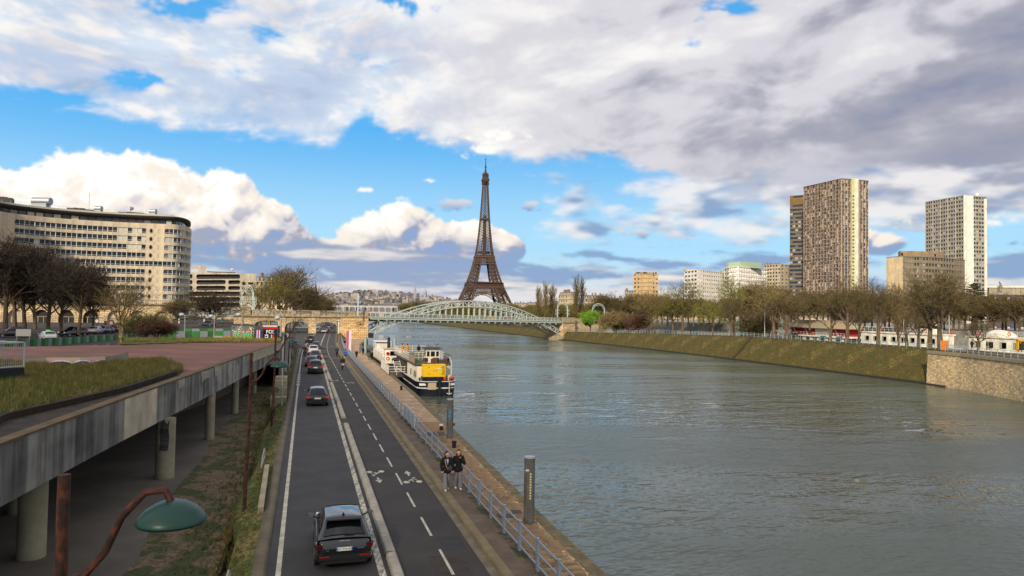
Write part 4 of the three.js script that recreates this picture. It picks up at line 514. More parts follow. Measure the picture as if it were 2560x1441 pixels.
  const tp = new MB(); tp.box(0, 275, 0, 13, 2, 13).box(0, 278.4, 0, 15.4, 4.6, 15.4).box(0, 282.6, 0, 12.5, 3.6, 12.5).box(0, 287, 0, 9.5, 5, 9.5); tp.geo(new THREE.SphereGeometry(5, 12, 8), MAT(0, 291, 0, 0, 0, 0, V(1, 1.0, 1))); tp.cyl(0, 294, 0, 2.2, 301, 1.6, 10); for (let k = 0; k < 12; k++) { const a = k * PI / 6; tp.bar(V(6 * cos(a), 284, 6 * sin(a)), V(6.6 * cos(a), 292, 6.6 * sin(a)), 0.6); } for (let s = 0; s < 4; s++) tp.box(0, 271, 0, 11, 5, 11, s * PI / 4); part('top_cabin', tp, im2, g);
  part('antenna', new MB().cyl(0, 300, 0, 1.5, 312, 1.1, 8).cyl(0, 312, 0, 0.9, 324, 0.6, 8).cyl(0, 324, 0, 0.4, 331, 0.2, 6).box(0, 322, 0, 4, 0.6, 0.6).box(0, 306, 0, 3.6, 2, 3.6), im2, g);
}
// ================================================================= buildings
const GL = [0x0d141c, 0x1c2836, 0x141d28, 0x232a30].map((c) => new THREE.MeshPhysicalMaterial({ color: c, roughness: 0.05 })); const BLIND = mat(0xb9b6a8, 0.4);
const winMat = new THREE.MeshPhysicalMaterial({ color: 0xffffff, roughness: 0.08, vertexColors: true });
const tintGlass = (b, r) => { const k = r(); k < 0.16 ? b.tint(0.4, 0.38, 0.34) : k < 0.3 ? b.tint(0.12, 0.13, 0.14) : b.tint(0.012 + k * 0.02, 0.016 + k * 0.025, 0.022 + k * 0.03); };
const cM = {}; const wallMat = (hex) => cM[hex] || (cM[hex] = (() => { const m = tmat(T.facade, 14, 11, 0.88); const c = new THREE.Color(hex); m.color.setRGB(c.r / 0.43, c.g / 0.365, c.b / 0.27); return m; })());
// one face: glass set back behind spandrels and piers, all real depth
function face(add, F, o, r) {
  const w = new MB(), g = new MB(), x0 = o.x0 ?? 0, x1 = o.x1 ?? F.l, y0 = o.y0, y1 = o.y1, fh = (y1 - y0) / o.floors, bw = (x1 - x0) / o.bays, sp = o.sp ?? 0.5, pr = o.pier ?? 0.4, d = o.recess ?? 0.35;
  for (let k = 0; k < o.floors; k++) { const y = y0 + k * fh, s = fh * sp; if (sp) w.box((x0 + x1) / 2, y + s / 2, -d / 2, x1 - x0, s, d); for (let j = 0; j < o.bays; j++) { const a = x0 + (j + pr / 2) * bw, b = x0 + (j + 1 - pr / 2) * bw; o.dark ? g.tint(0.02, 0.025, 0.03) : tintGlass(g, r); if (o.skip && o.skip(j, k)) continue; g.quad(V(a, y + s, -d + 0.06), V(b, y + s, -d + 0.06), V(b, y + fh, -d + 0.06), V(a, y + fh, -d + 0.06)); } }
  if (pr) for (let j = 0; j <= o.bays; j++) { const e = j === 0 || j === o.bays ? bw * pr / 2 : bw * pr, cx = x0 + j * bw + (j === 0 ? e / 2 : j === o.bays ? -e / 2 : 0); w.box(cx, (y0 + y1) / 2, -d / 2 - 0.012, e, y1 - y0, d - 0.03); }
  add('facade', w, o.wall); add('windows', g, o.dark ? M.dark : winMat, 'stuff');
}
function building(name, label, cat, pts, y0, y1, faces, o = {}) {   // pts: world points of the visible outline from left to right, closed behind
  const g = thing(name, label, cat, [pts[0].x, 0, pts[0].z], 0, o.group), r = rng(o.seed || 5), O = g.position;
  const back = o.back ?? 16, dir = V(pts[pts.length >> 1].x, 0, pts[pts.length >> 1].z).normalize().multiplyScalar(back), out = [...pts, pts[pts.length - 1].clone().add(dir), pts[0].clone().add(dir)], c = out.reduce((s, p) => s.add(p), V(0, 0, 0)).multiplyScalar(1 / out.length);
  const ins = out.map((p) => { const q = c.clone().sub(p).setY(0).normalize(); return [p.x + q.x * 0.75 - O.x, p.z + q.z * 0.75 - O.z]; });
  part('core', new MB().prism(ins, y0, y1 - 0.05), o.core || wallMat(o.wall || 0xb0a590), g);
  for (let k = 0; k + 1 < pts.length; k++) { const F = frameOf(pts[k], pts[k + 1]), m = MAT(F.O.x - O.x, 0, F.O.z - O.z, F.ry), add = (n, b, mm, kind) => { if (b.empty) return; const p = new MB(); if (b.c) { const q = b.build(); q.applyMatrix4(m); part(n, q, mm, g, kind); } else part(n, p.geo(b.build(), m), mm, g, kind); }; for (const f of [].concat(faces[k] || [])) typeof f === 'function' ? f(add, F, r) : face(add, F, { y0, y1, wall: wallMat(o.wall || 0xb0a590), ...f }, r); }
  if (o.roof !== false) part('roof', new MB().prism(out.map((p) => { const q = p.clone().sub(c).setY(0).normalize(); return [p.x + q.x * 0.12 - O.x, p.z + q.z * 0.12 - O.z]; }), y1, y1 + (o.cap ?? 0.5)), o.roofMat || wallMat(o.capHex || o.wall || 0xb0a590), g);
  return { g, O, r };
}
{ // ------------------------------------------------ curved office at the left
  const P = [[-120, 214], [-60, 226], [0, 240.5], [85, 250.5], [166, 257.5], [250, 262.5], [320, 265.8], [393, 268], [408, 268.3], [430, 269.4], [450, 272.5], [463, 277], [471, 284], [473, 296]].map(([x, d]) => at(x, 760, d).setY(0));
  const curve = new THREE.CatmullRomCurve3(P.slice(0, 8)), c2 = new THREE.CatmullRomCurve3(P.slice(7)), L1 = curve.getLength(), L2 = c2.getLength(), pt = (s) => s <= L1 ? curve.getPointAt(clamp(s / L1)) : c2.getPointAt(clamp((s - L1) / L2)), nrm = (s) => { const a = pt(s - 0.3), b = pt(s + 0.3), t = b.sub(a).normalize(); return V(-t.z, 0, t.x); };
  const g = thing('office_building', 'large curved cream office with long ribbon windows and a dark overhanging roof', 'office building', [P[7].x, 0, P[7].z]), O = g.position, q = (s, y, o = 0) => pt(s).addScaledVector(nrm(s), o).setY(y).sub(V(O.x, 0, O.z));
  const sOf = (px) => { let best = 0, e = 1e9; for (let s = 0; s <= L1 + L2; s += 0.25) { const p = pt(s), x = p.clone().setY(20).project(camera).x * 1280 + 1280, f = abs(x - px); if (f < e) { e = f; best = s; } } return best; };
  const wall = tmat(T.facade, 9, 12, 0.85); wall.color.setRGB(1.17, 1.17, 1.14); const ss = []; for (let s = 0; s < L1; s += 2) ss.push(s); for (let s = L1; s <= L1 + L2; s += 0.8) ss.push(s);
  const top = 39.7, fh = 3.12, wh = 1.9, band = (a, b, y0, y1, o = 0, m = wall, n = 'wall') => { const list = [a, ...ss.filter((s) => s > a + 0.01 && s < b - 0.01), b]; part(n, new MB().strip([y0, y1].map((y) => list.map((s) => q(s, y, o)))), m, g); };
  const rows = [...Array(11).keys()].map((k) => top - k * fh); const seg = [[sOf(30), sOf(361)], [sOf(406), L1 + L2]], S = L1 + L2, full = 4;
  band(0, S, top + wh / 2, top + wh / 2 + 1.9);
  const lips = new MB(), fr = new MB(), r = rng(12), rest = new MB(), ends = new MB(); let count = 0;
  rows.forEach((y, k) => {
    band(0, S, y - fh + wh / 2, y - wh / 2);
    const sg = k === full ? [[sOf(30), S]] : seg; let last = 0; for (const [a, b] of sg) { band(last, a, y - wh / 2, y + wh / 2); last = b; } if (last < S - 0.1) band(last, S, y - wh / 2, y + wh / 2);
    for (const [a, b] of sg) {
      const n = round((b - a) / 1.62), w = (b - a) / n; lips.strip([[0, -0.32], [0, 0.0]].map(([, o]) => [...Array(n + 1)].map((_, j) => q(a + j * w, y - wh / 2, o)))); lips.strip([[0, 0], [0, -0.32]].map(([, o]) => [...Array(n + 1)].map((_, j) => q(a + j * w, y + wh / 2, o))));
      fr.strip([y - wh / 2 + 0.4, y - wh / 2 + 0.5].map((yy) => [...Array(n + 1)].map((_, j) => q(a + j * w, yy, -0.2))));
      for (let j = 0; j <= n; j++) fr.bar(q(a + j * w, y - wh / 2, -0.22), q(a + j * w, y + wh / 2, -0.22), j % 2 ? 0.12 : 0.2);
      for (let j = 0; j < n; j++) { const s = a + j * w, pane = new MB().quad(q(s, y - wh / 2, -0.3), q(s + w, y - wh / 2, -0.3), q(s + w, y + wh / 2, -0.3), q(s, y + wh / 2, -0.3)); const pale = r() < (s > sOf(285) && s < sOf(365) && k < 3 ? 0.5 : 0.03); if (a < L1 - 20 && k < 8 && count < 300) { count++; part('window_pane', pane, pale ? BLIND : GL[floor(r() * 4)], g); } else { tintGlass(rest, r); const [A, B, Cc, D] = [q(s, y - wh / 2, -0.3), q(s + w, y - wh / 2, -0.3), q(s + w, y + wh / 2, -0.3), q(s, y + wh / 2, -0.3)]; rest.quad(A, B, Cc, D); } }
      for (const [e, sg2] of [[a, 1], [b, -1]]) for (const v of [1, -1]) { const R0 = 0.85; for (let m = 0; m < 5; m++) { const t0 = m / 5 * PI / 2, t1 = (m + 1) / 5 * PI / 2, A = (t) => q(e + sg2 * R0 * (1 - sin(t)), y + v * (wh / 2 - R0 * (1 - cos(t))), -0.01); ends.tri(q(e, y + v * wh / 2, -0.01), A(t0), A(t1)); ends.tri(q(e, y + v * wh / 2, -0.01), A(t1), A(t0)); } }
    }
    if (k !== full && k < 9) { const s = sOf(374), m = new THREE.Matrix4().makeBasis(nrm(s).cross(V(0, 1, 0)).negate(), V(0, 1, 0), nrm(s)).setPosition(q(s, y, 0.02)); const ring = new THREE.TorusGeometry(0.8, 0.12, 6, 20), disc = new THREE.CircleGeometry(0.8, 20); ring.scale(0.75, 1.15, 1); disc.scale(0.75, 1.15, 1); const o = part('oval_window', new MB().geo(ring, m), wall, g); part('glass', new MB().geo(disc, m), GL[0], o); }
  });
  part('window_reveals', lips, wall, g); part('window_frames', fr, mat(0xc9c6bc, 0.5), g, 'stuff'); part('window_panes', rest, winMat, g, 'stuff'); part('rounded_corners', ends, wall, g, 'stuff');
  // set-back top floor, dark overhanging roof, plant on the roof
  const y0 = top + wh / 2 + 1.9, strip2 = new MB(); band(0, S, y0 - 0.02, y0 + 1.9, -2.0, M.dark, 'top_floor'); for (let s = 2; s < S - 1; s += 2.6) { tintGlass(strip2, r); strip2.quad(q(s, y0 + 0.2, -1.95), q(s + 2.1, y0 + 0.2, -1.95), q(s + 2.1, y0 + 1.5, -1.95), q(s, y0 + 1.5, -1.95)); } part('top_windows', strip2, winMat, g, 'stuff');
  part('ledge', new MB().strip([0, -2.1].map((o) => ss.map((s) => q(s, y0, o)))), wall, g); part('roof_fascia', new MB().strip([[y0 + 1.9, -2.0], [y0 + 1.95, -0.5], [y0 + 3.0, -0.3], [y0 + 3.1, -0.5], [y0 + 3.1, -9]].map(([y, o]) => ss.map((s) => q(s, y, o)))), tmat(T.concrete, 5, 5, 0.8, { color: 0x6a645a }), g);
  part('roof_edge', new MB().strip([[y0 + 3.0, -0.28], [y0 + 3.7, -0.6]].map(([y, o]) => ss.filter((s) => s < L1 + 5).map((s) => q(s, y, o)))), mat(0x9a968a, 0.6), g);
  const rt = (px, d = -5) => q(sOf(px), y0 + 3.1, d), alu = mat(0x9ea3a8, 0.45, { metalness: 0.5 });
  { const p = rt(106); part('roof_vent', new MB().tube([V(p.x - 3.4, p.y + 2.8, p.z), V(p.x - 2.8, p.y + 3.0, p.z), V(p.x + 3.6, p.y + 3.0, p.z)], [0.6, 1.5, 1.4], 10).box(p.x, p.y + 1, p.z, 5.5, 2.2, 2.6), alu, g); }
  for (const [px, w] of [[236, 2.4], [366, 2.4]]) { const p = rt(px); part('roof_vent', new MB().tube([V(p.x - w / 2, p.y + 2.1, p.z), V(p.x + w / 2, p.y + 2.1, p.z)], 1.0, 10).box(p.x, p.y + 0.6, p.z, w, 1.6, 1.8), alu, g); }
  for (const [px, w, h] of [[12, 12, 2.4], [185, 6, 1.6], [210, 7, 1.3], [315, 10, 1.3], [270, 5, 0.9]]) { const p = rt(px, -7); part('roof_cabin', new MB().box(p.x, p.y + h / 2, p.z, w, h, 5, 0.5).box(p.x + 1, p.y + h, p.z, w * 0.6, 0.5, 3, 0.5), mat(0x4a4440, 0.8), g); }
  { const p = rt(212); part('mast', new MB().tube([p, p.clone().add(V(0, 8, 0))], 0.07, 5), M.steel, g); const d = rt(312); part('dish', new MB().geo(new THREE.SphereGeometry(0.9, 10, 6, 0, 2 * PI, 0, 1.1), MAT(d.x + 0.8, d.y + 2.6, d.z, 0, 1.2)).tube([d, d.clone().add(V(0, 3.8, 0))], 0.09, 5), mat(0x6a6668, 0.6), g); const s = new MB(); for (let a = 0; a < L1; a += 3) { s.bar(q(a, y0 + 3.6, -1), q(a, y0 + 4.5, -1), 0.06); } for (let a = 0; a < L1; a += 3) s.bar(q(a, y0 + 4.5, -1), q(a + 3, y0 + 4.5, -1), 0.06); part('roof_railing', s, M.steel, g, 'stuff'); }
  const inside = ss.map((s) => q(s, 0, -0.45)); part('core', new MB().strip([3, y0].map((y) => inside.map((p) => p.clone().setY(y)))), M.dark, g);
}
{ // ------------------------------------------------ white office with rounded slots
  const F = frameOf(at(440, 700, 392), at(640, 700, 408)), f = (px, py) => F.hit(px, py), g = thing('slotted_building', 'white apartment block with long rounded balcony slots beside the curved office', 'apartment building', F.O, F.ry), L = F.l;
  const a = f(515, 665), b = f(640, 685), holes = [], slot = (p0, p1, y, h) => { const A = f(p0, y), B = f(p1, y), r = h / 2, pts = []; for (let k = 0; k <= 8; k++) { const t = PI / 2 + k / 8 * PI; pts.push([A.x + r * 0.8 + r * 0.8 * cos(t), A.y + r * sin(t)]); } for (let k = 0; k <= 8; k++) { const t = -PI / 2 + k / 8 * PI; pts.push([B.x - r * 0.8 + r * 0.8 * cos(t), B.y + r * sin(t)]); } holes.push(pts); };
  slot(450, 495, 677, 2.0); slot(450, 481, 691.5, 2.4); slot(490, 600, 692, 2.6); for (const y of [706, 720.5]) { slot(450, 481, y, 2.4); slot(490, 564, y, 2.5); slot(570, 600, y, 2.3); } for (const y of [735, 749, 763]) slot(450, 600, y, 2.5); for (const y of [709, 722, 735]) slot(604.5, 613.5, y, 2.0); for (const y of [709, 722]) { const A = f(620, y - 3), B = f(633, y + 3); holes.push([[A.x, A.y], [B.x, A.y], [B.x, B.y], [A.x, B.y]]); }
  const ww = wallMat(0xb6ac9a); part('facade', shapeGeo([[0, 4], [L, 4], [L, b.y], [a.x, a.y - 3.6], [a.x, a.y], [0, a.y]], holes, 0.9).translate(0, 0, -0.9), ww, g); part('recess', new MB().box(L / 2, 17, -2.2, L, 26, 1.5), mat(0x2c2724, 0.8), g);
  const rl = new MB(); for (const y of [692, 706, 720.5, 735, 749, 763]) { const p = f(490, y), q = f(600, y); rl.box((p.x + q.x) / 2, p.y - 0.5, -0.7, q.x - p.x, 0.9, 0.08); } part('balcony_front', rl, mat(0x3d352e, 0.7), g); const r0 = f(517, 682), r1 = f(588, 678); part('roof_cabin', new MB().box((r0.x + r1.x) / 2, r0.y - 0.4, -4, r1.x - r0.x, 2.4, 5), mat(0x453d38, 0.8), g); part('core', new MB().box(L / 2, 15, -8, L - 0.3, 22, 10), ww, g); const d = f(580, 674); part('dish', new MB().geo(new THREE.SphereGeometry(0.7, 8, 6), MAT(d.x, d.y, -3)).bar(V(d.x, d.y - 1.5, -3), V(d.x, d.y + 1, -3), 0.1), M.white, g);
}
const HS = { floors: 5, bays: 7, sp: 0.36, pier: 0.56 };
function haussmann(label, p0, p1, d, top, seed, o = {}) {   // cream stone block with mansard, dormers and chimneys
  const A = at(p0, 780, d).setY(0), B = at(p1, 780, d + (o.turn || 0)).setY(0), yT = at((p0 + p1) / 2, top, d).y, y1 = yT - 3.2, L = A.distanceTo(B), y0 = o.y0 ?? 4, fl = max(3, round((y1 - y0) / 3.3));
  const { g, O, r } = building('stone_apartment_block', label, 'apartment building', [A, B], y0, y1, [{ ...HS, floors: fl, bays: max(3, round(L / 2.3)) }], { wall: o.hex || 0xb3a58a, seed, roof: false, back: 13 });
  const F = frameOf(A, B), m = MAT(0, 0, 0, F.ry), lo = (b, n, mm, k) => part(n, new MB().geo(b.build(), m), mm, g, k);
  lo(new MB().box(L / 2, y1 + 0.1, 0.1, L, 0.4, 0.9).box(L / 2, y1 - 3.3, 0.15, L, 0.18, 0.7), 'cornice', wallMat(0xc0b498)); lo(new MB().prism([[0, -0.4], [L, -0.4], [L, -12], [0, -12]], y1 + 0.2, (x, z) => y1 + 0.2).strip([[V(0, y1 + 0.2, -0.3), V(L, y1 + 0.2, -0.3)], [V(0, y1 + 2.6, -1.5), V(L, y1 + 2.6, -1.5)], [V(0, y1 + 3.2, -6), V(L, y1 + 3.2, -6)]]), 'mansard_roof', mat(0x5c6068, 0.6));
  const dm = new MB(), ch = new MB(); for (let x = 1.2; x < L - 0.8; x += 2.3) dm.box(x, y1 + 1.2, -0.7, 1.1, 1.6, 1.2); lo(dm, 'dormers', wallMat(0xa89c84), 'stuff'); for (let k = 0; k < 2 + L / 9; k++) { const x = 0.8 + r() * (L - 1.6); ch.box(x, y1 + 3.6, -4 - r() * 3, 0.9, 2.2 + r(), 2.4); } lo(ch, 'chimneys', mat(0x8a6a52, 0.9), 'stuff'); return g;
}
haussmann('cream stone apartment block with chimneys behind the big trees at the left', 636, 730, 372, 690, 3, { y0: 6 });
haussmann('cream stone block with mansard roof just right of the two slim poplars', 1462, 1512, 560, 738, 4); haussmann('cream stone block between the wide poplar and the slim poplars', 1396, 1445, 600, 730, 6, { turn: -20 }); haussmann('long low stone block behind the brown shrubs on the island', 1514, 1560, 540, 745, 7); haussmann('stone block left of the small tan apartment tower', 1561, 1600, 520, 742, 8, { hex: 0xa89a80 }); haussmann('stone block below the small tan apartment tower', 1600, 1672, 500, 752, 9, { hex: 0xb0a384 }); haussmann('stone block between the tan tower and the white hospital block', 1672, 1748, 520, 756, 10); haussmann('stone building glimpsed between the riverside trees below the white hospital block', 1748, 1830, 470, 762, 11, { hex: 0xa59880 }); haussmann('low dark roofed block beside the small tan tower', 1562, 1588, 640, 726, 12, { hex: 0x8d7f68 });
for (const [k, a, b, d, t] of [[0, 1285, 1318, 1050, 757], [1, 1240, 1284, 1080, 760], [2, 1112, 1150, 1020, 750], [3, 1080, 1112, 1060, 755], [4, 1318, 1350, 980, 756], [5, 1350, 1396, 900, 752]]) haussmann(['pale stone block right beneath the iron tower, above the arch', 'pale stone block below the right leg of the iron tower', 'pale stone block left of the iron tower behind the arch', 'far stone block at the left start of the steel arch', 'far stone block right of the iron tower', 'far stone block behind the wide poplar'][k], a, b, d, t, 30 + k);
{ // small tan apartment tower
  const A = at(1584, 700, 640).setY(0), B = at(1646, 700, 640).setY(0), top = at(1610, 686, 640).y; const { g } = building('apartment_tower', 'small tan ten-storey apartment tower with a planted roof', 'apartment tower', [A, B], 6, top, [[{ x0: 0, x1: 6, floors: 11, bays: 2, sp: 0.6, pier: 0.5 }, { x0: 6, x1: 17, floors: 11, bays: 4, sp: 0.35, pier: 0.1, recess: 0.9 }, { x0: 17, x1: A.distanceTo(B), floors: 11, bays: 2, sp: 0.6, pier: 0.5 }]], { wall: 0xb59d76 }); const L = A.distanceTo(B), b = new MB(), r = rng(2); for (let k = 0; k < 16; k++) b.geo(new THREE.IcosahedronGeometry(0.5 + r() * 0.6, 1), MAT(3 + r() * (L - 4), top + 0.9 + r() * 0.5, -2 - r() * 4)); part('roof_planting', b, mat(0x3c3a24, 1), g, 'stuff'); part('roof_cabin', new MB().box(L / 2, top + 1, -5, L * 0.7, 2, 5), wallMat(0x9a8668), g);
}
{ // white hospital-like block
  const A = at(1711, 700, 640).setY(0), B = at(1743, 700, 615).setY(0), C2 = at(1812, 700, 650).setY(0), top = at(1743, 676, 615).y; building('white_office_block', 'broad white office block with small square windows left of the striped block', 'office building', [A, B, C2], 6, top, [{ floors: 12, bays: 4, sp: 0.55, pier: 0.3 }, { floors: 12, bays: 15, sp: 0.62, pier: 0.45 }], { wall: 0xeae6dc, seed: 3 }); const { g } = { g: scene.children[scene.children.length - 1] }, L = A.distanceTo(B); part('roof_cabin', new MB().box(10, top + 1.3, -10, 14, 2.6, 8, 0.2), wallMat(0xb8a98c), g);
}
{ // striped block with the pale green top
  const A = at(1811, 700, 560).setY(0), B = at(1846, 700, 540).setY(0), C2 = at(1918, 700, 575).setY(0), top = at(1846, 668, 540).y; const { g, O } = building('striped_office_block', 'white and dark striped office block with a pale green roof box', 'office building', [A, B, C2], 6, top, [{ floors: 12, bays: 6, sp: 0.52, pier: 0.04, recess: 0.7, dark: 1 }, { floors: 12, bays: 12, sp: 0.52, pier: 0.04, recess: 0.7, dark: 1 }], { wall: 0xf2f0ea, seed: 8, back: 24 }); const c = at(1861, 660, 560).sub(O); part('roof_box', new MB().box(c.x, top - 0 + 2.6, c.z, 23, 4.6, 14, 0.45), mat(0xa2b79c, 0.7), g); part('roof_box_base', new MB().box(c.x, top + 0.5, c.z, 22, 1, 13, 0.45), M.dark, g); part('antenna', new MB().bar(V(c.x, top + 5, c.z), V(c.x, top + 8.4, c.z), 0.2).bar(V(c.x - 1.5, top + 7.6, c.z), V(c.x + 1.5, top + 7.6, c.z), 0.14), M.steel, g);
}
{ // beige tower with chimneys
  const A = at(1910, 700, 640).setY(0), B = at(1952, 700, 625).setY(0), C2 = at(1990, 700, 640).setY(0), top = at(1950, 662, 625).y; const { g } = building('beige_apartment_tower', 'beige apartment tower with chimney stacks left of the dark glass tower', 'apartment tower', [A, B, C2], 6, top, [{ floors: 16, bays: 6, sp: 0.5, pier: 0.4 }, { floors: 16, bays: 4, sp: 0.6, pier: 0.6 }], { wall: 0xb5a88f, seed: 14 }); const b = new MB(); for (let k = 0; k < 6; k++) b.box(2 + k * 2.6, top + 1.3, -3, 1.2, 2 + (k % 3) * 0.6, 1.6); part('chimneys', b, wallMat(0x8d6f58), g, 'stuff');
}
{ // dark banded glass tower behind
  const A = at(1975, 600, 560).setY(0), B = at(2016, 600, 552).setY(0), top = at(1992, 490, 556).y; building('glass_tower', 'slim grey-brown tower with pale window bands behind the brown tower', 'tower block', [A, B, at(2060, 600, 580).setY(0)], 6, top, [[{ floors: 29, bays: 6, sp: 0.5, pier: 0.0, y1: top - 7 }, { floors: 1, bays: 1, sp: 0.8, y0: top - 7, y1: top, wall: wallMat(0x75603a) }]], { wall: 0x6d6558, seed: 15, capHex: 0x75603a });
}
{ // brown panelled tower
  const A = at(2009, 600, 524).setY(0), B = at(2104, 600, 489).setY(0), C2 = at(2172, 600, 496).setY(0), top = at(2104, 448, 489).y, bot = at(2104, 752, 489).y, fl = 33, fh = (top - bot) / fl;
  const pm = [0x8f7862, 0xa48c74, 0x7a6552, 0xb09a82].map((c) => mat(c, 0.8)), red = mat(0x43191d, 0.6), pale = mat(0xc8c2b6, 0.7);
  const panels = (n, wide) => (add, F, r) => { const L = F.l, bw = L / n, sl = new MB(), sp = [new MB(), new MB(), new MB(), new MB()], rd = new MB(), gl = new MB();
    for (let j = 0; j < n; j++) for (let k = 0; k < fl; k++) { const x = j * bw, y = bot + k * fh, h = r(); if (wide && wide(x / L)) continue; const sw = j % 2 ? 0.42 : 0.62;
      for (let q = 0; q < 4; q++) sp[floor(r() * 4)].box(x + bw * sw / 2, y + fh * (q + 0.5) / 4, -0.1, bw * sw - 0.12, fh / 4 - 0.22, 0.3); if (h < 0.36) rd.box(x + bw * (sw + 1) / 2, y + fh * 0.28, -0.2, bw * (1 - sw) - 0.1, fh * 0.5, 0.1); else if (h < 0.5) sp[3].box(x + bw * (sw + 1) / 2, y + fh * 0.5, -0.2, bw * (1 - sw) - 0.1, fh * 0.9, 0.1); tintGlass(gl, r); gl.quad(V(x + bw * sw, y, -0.3), V(x + bw, y, -0.3), V(x + bw, y + fh, -0.3), V(x + bw * sw, y + fh, -0.3)); sl.box(x + bw * (sw + 1) / 2, y + 0.1, -0.12, bw * (1 - sw), 0.2, 0.3); }
    for (let j = 0; j <= n; j++) if (!(wide && wide(j / n))) sl.box(min(j * bw, L - 0.1), (bot + top) / 2, -0.16, 0.16, top - bot, 0.3);
    sp.forEach((b, k) => add('slat_panels', b, pm[k], 'stuff')); add('red_panels', rd, red, 'stuff'); add('windows', gl, winMat, 'stuff'); add('frames', sl, pale, 'stuff'); };
  const strip = (add, F, r) => { const L = F.l, a = L * 0.36, b = L * 0.62, w = new MB(), y = new MB(), gl = new MB(); w.box((a + b) / 2 + (b - a) * 0.22, (bot + top) / 2 + 0.6, 0.05, (b - a) * 0.55, top - bot + 1.2, 0.5); y.box(a + (b - a) * 0.25, (bot + top) / 2 + 0.6, -0.02, (b - a) * 0.49, top - bot + 1.2, 0.4); for (let k = 0; k < fl - 4; k++) { gl.tint(...(k % 3 ? [0.03, 0.035, 0.03] : [0.2, 0.2, 0.12])); gl.quad(V(a + 0.8, bot + k * fh + 1, 0.19), V(a + 2.4, bot + k * fh + 1, 0.19), V(a + 2.4, bot + k * fh + 2.0, 0.19), V(a + 0.8, bot + k * fh + 2.0, 0.19)); } add('white_stair_strip', w, wallMat(0xd8d4c4)); add('lime_stair_strip', y, wallMat(0xbcbf86)); add('stair_windows', gl, winMat, 'stuff'); };
  const { g, O } = building('brown_tower', 'tallest brown slatted residential tower with a cream stair strip', 'tower block', [A, B, C2], bot, top, [panels(13), [panels(9, (t) => t > 0.35 && t < 0.63), strip]], { wall: 0x4a3c34, seed: 17, core: mat(0x2a2220, 0.9), back: 22 });
  const pd = thing('tower_podium', 'dark podium with a thin white roof slab under the brown tower', 'podium', [B.x, 0, B.z]); const q = (px, d) => at(px, 700, d).setY(0).sub(pd.position), slab = [q(1990, 528), q(2100, 476), q(2190, 484), q(2200, 520), q(2040, 560)].map((p) => [p.x, p.z]); part('roof_slab', new MB().prism(slab, bot - 1.5, bot - 0.2), wallMat(0xd0ccc0), pd); part('podium_walls', new MB().prism(slab.map(([x, z]) => [x * 0.9, z * 0.9 - 4]), 5, bot - 1.52), M.dark, pd); part('terrace', new MB().prism([q(1990, 440), q(2070, 430), q(2080, 460), q(1990, 470)].map((p) => [p.x, p.z]), 6, 13.5), wallMat(0xb4aa9a), pd);
}
{ // white and grey tower
  const A = at(2315, 600, 579).setY(0), B = at(2410, 600, 545).setY(0), C2 = at(2467, 600, 551).setY(0), top = at(2410, 490, 545).y; const ww = wallMat(0xddd8cc), bl = (a, b, y1) => (add, F) => add('blank_strip', new MB().box(F.l * (a + b) / 2, (6 + y1) / 2, 0.1, F.l * (b - a), y1 - 6, 0.6), ww);
  const L1 = A.distanceTo(B), L2 = B.distanceTo(C2); const { g, O } = building('white_tower', 'white and grey residential tower with blank white pillar strips', 'tower block', [A, B, C2], 6, top, [[{ floors: 31, bays: 15, sp: 0.42, pier: 0.22, recess: 0.5 }, (add, F) => { const b = new MB(); for (let k = 0; k <= 5; k++) b.box(F.l * k / 5, (6 + top) / 2, 0.14, 0.5, top - 6, 0.4); add('piers', b, wallMat(0xb5b0a2)); }], [bl(0, 0.42, top + 0.5), { x0: L2 * 0.42, x1: L2 * 0.9, floors: 31, bays: 4, sp: 0.45, pier: 0.25 }, bl(0.9, 1, top - 1)]], { wall: 0x9c988c, seed: 19, back: 26 });
  const p = at(2445, 485, 556).sub(O); part('roof_dish', new MB().bar(V(p.x, top, p.z), V(p.x, top + 3, p.z), 0.4).geo(new THREE.SphereGeometry(1.6, 10, 8), MAT(p.x - 0.6, top + 2.6, p.z)).bar(V(p.x - 1.6, top + 4.4, p.z), V(p.x + 1.2, top + 1.6, p.z), 0.3), M.white, g);
}
{ // curved office in front of the white tower
  const px = [[2217, 432], [2257, 420], [2300, 421], [2345, 425], [2380, 432], [2413, 442]], P = px.map(([x, d]) => at(x, 700, d).setY(0)), top = at(2257, 642, 420).y; const fc = { floors: 12, sp: 0.5, pier: 0.3, recess: 0.5 };
  const { g, O } = building('curved_office', 'olive-grey curved office with a blank cream end wall in front of the white tower', 'office building', P, 5, top, [(add, F) => add('blank_end_wall', new MB().box(F.l / 2, (5 + top) / 2, -0.1, F.l, top - 5, 0.5), wallMat(0xcdb893)), { ...fc, bays: 6 }, { ...fc, bays: 6 }, { ...fc, bays: 5 }, { ...fc, bays: 5 }], { wall: 0x7d7361, seed: 23, back: 14 });
  const up = [[2252, 428], [2300, 428], [2345, 432], [2362, 437]].map(([x, d]) => at(x, 700, d).setY(0).sub(V(O.x, 0, O.z))), back = up.map((p) => p.clone().add(V(3, 0, -8))).reverse(); part('penthouse', new MB().prism([...up, ...back].map((p) => [p.x, p.z]), top + 0.5, top + 4.2), wallMat(0x8d7a5e), g); const w = new MB(); for (let k = 0; k < 9; k++) { const p = up[0].clone().lerp(up[2], k / 9 + 0.05); w.box(p.x - 0.4, top + 2.2, p.z + 0.3, 0.9, 1.6, 0.5); } part('penthouse_windows', w, GL[0], g, 'stuff');
}
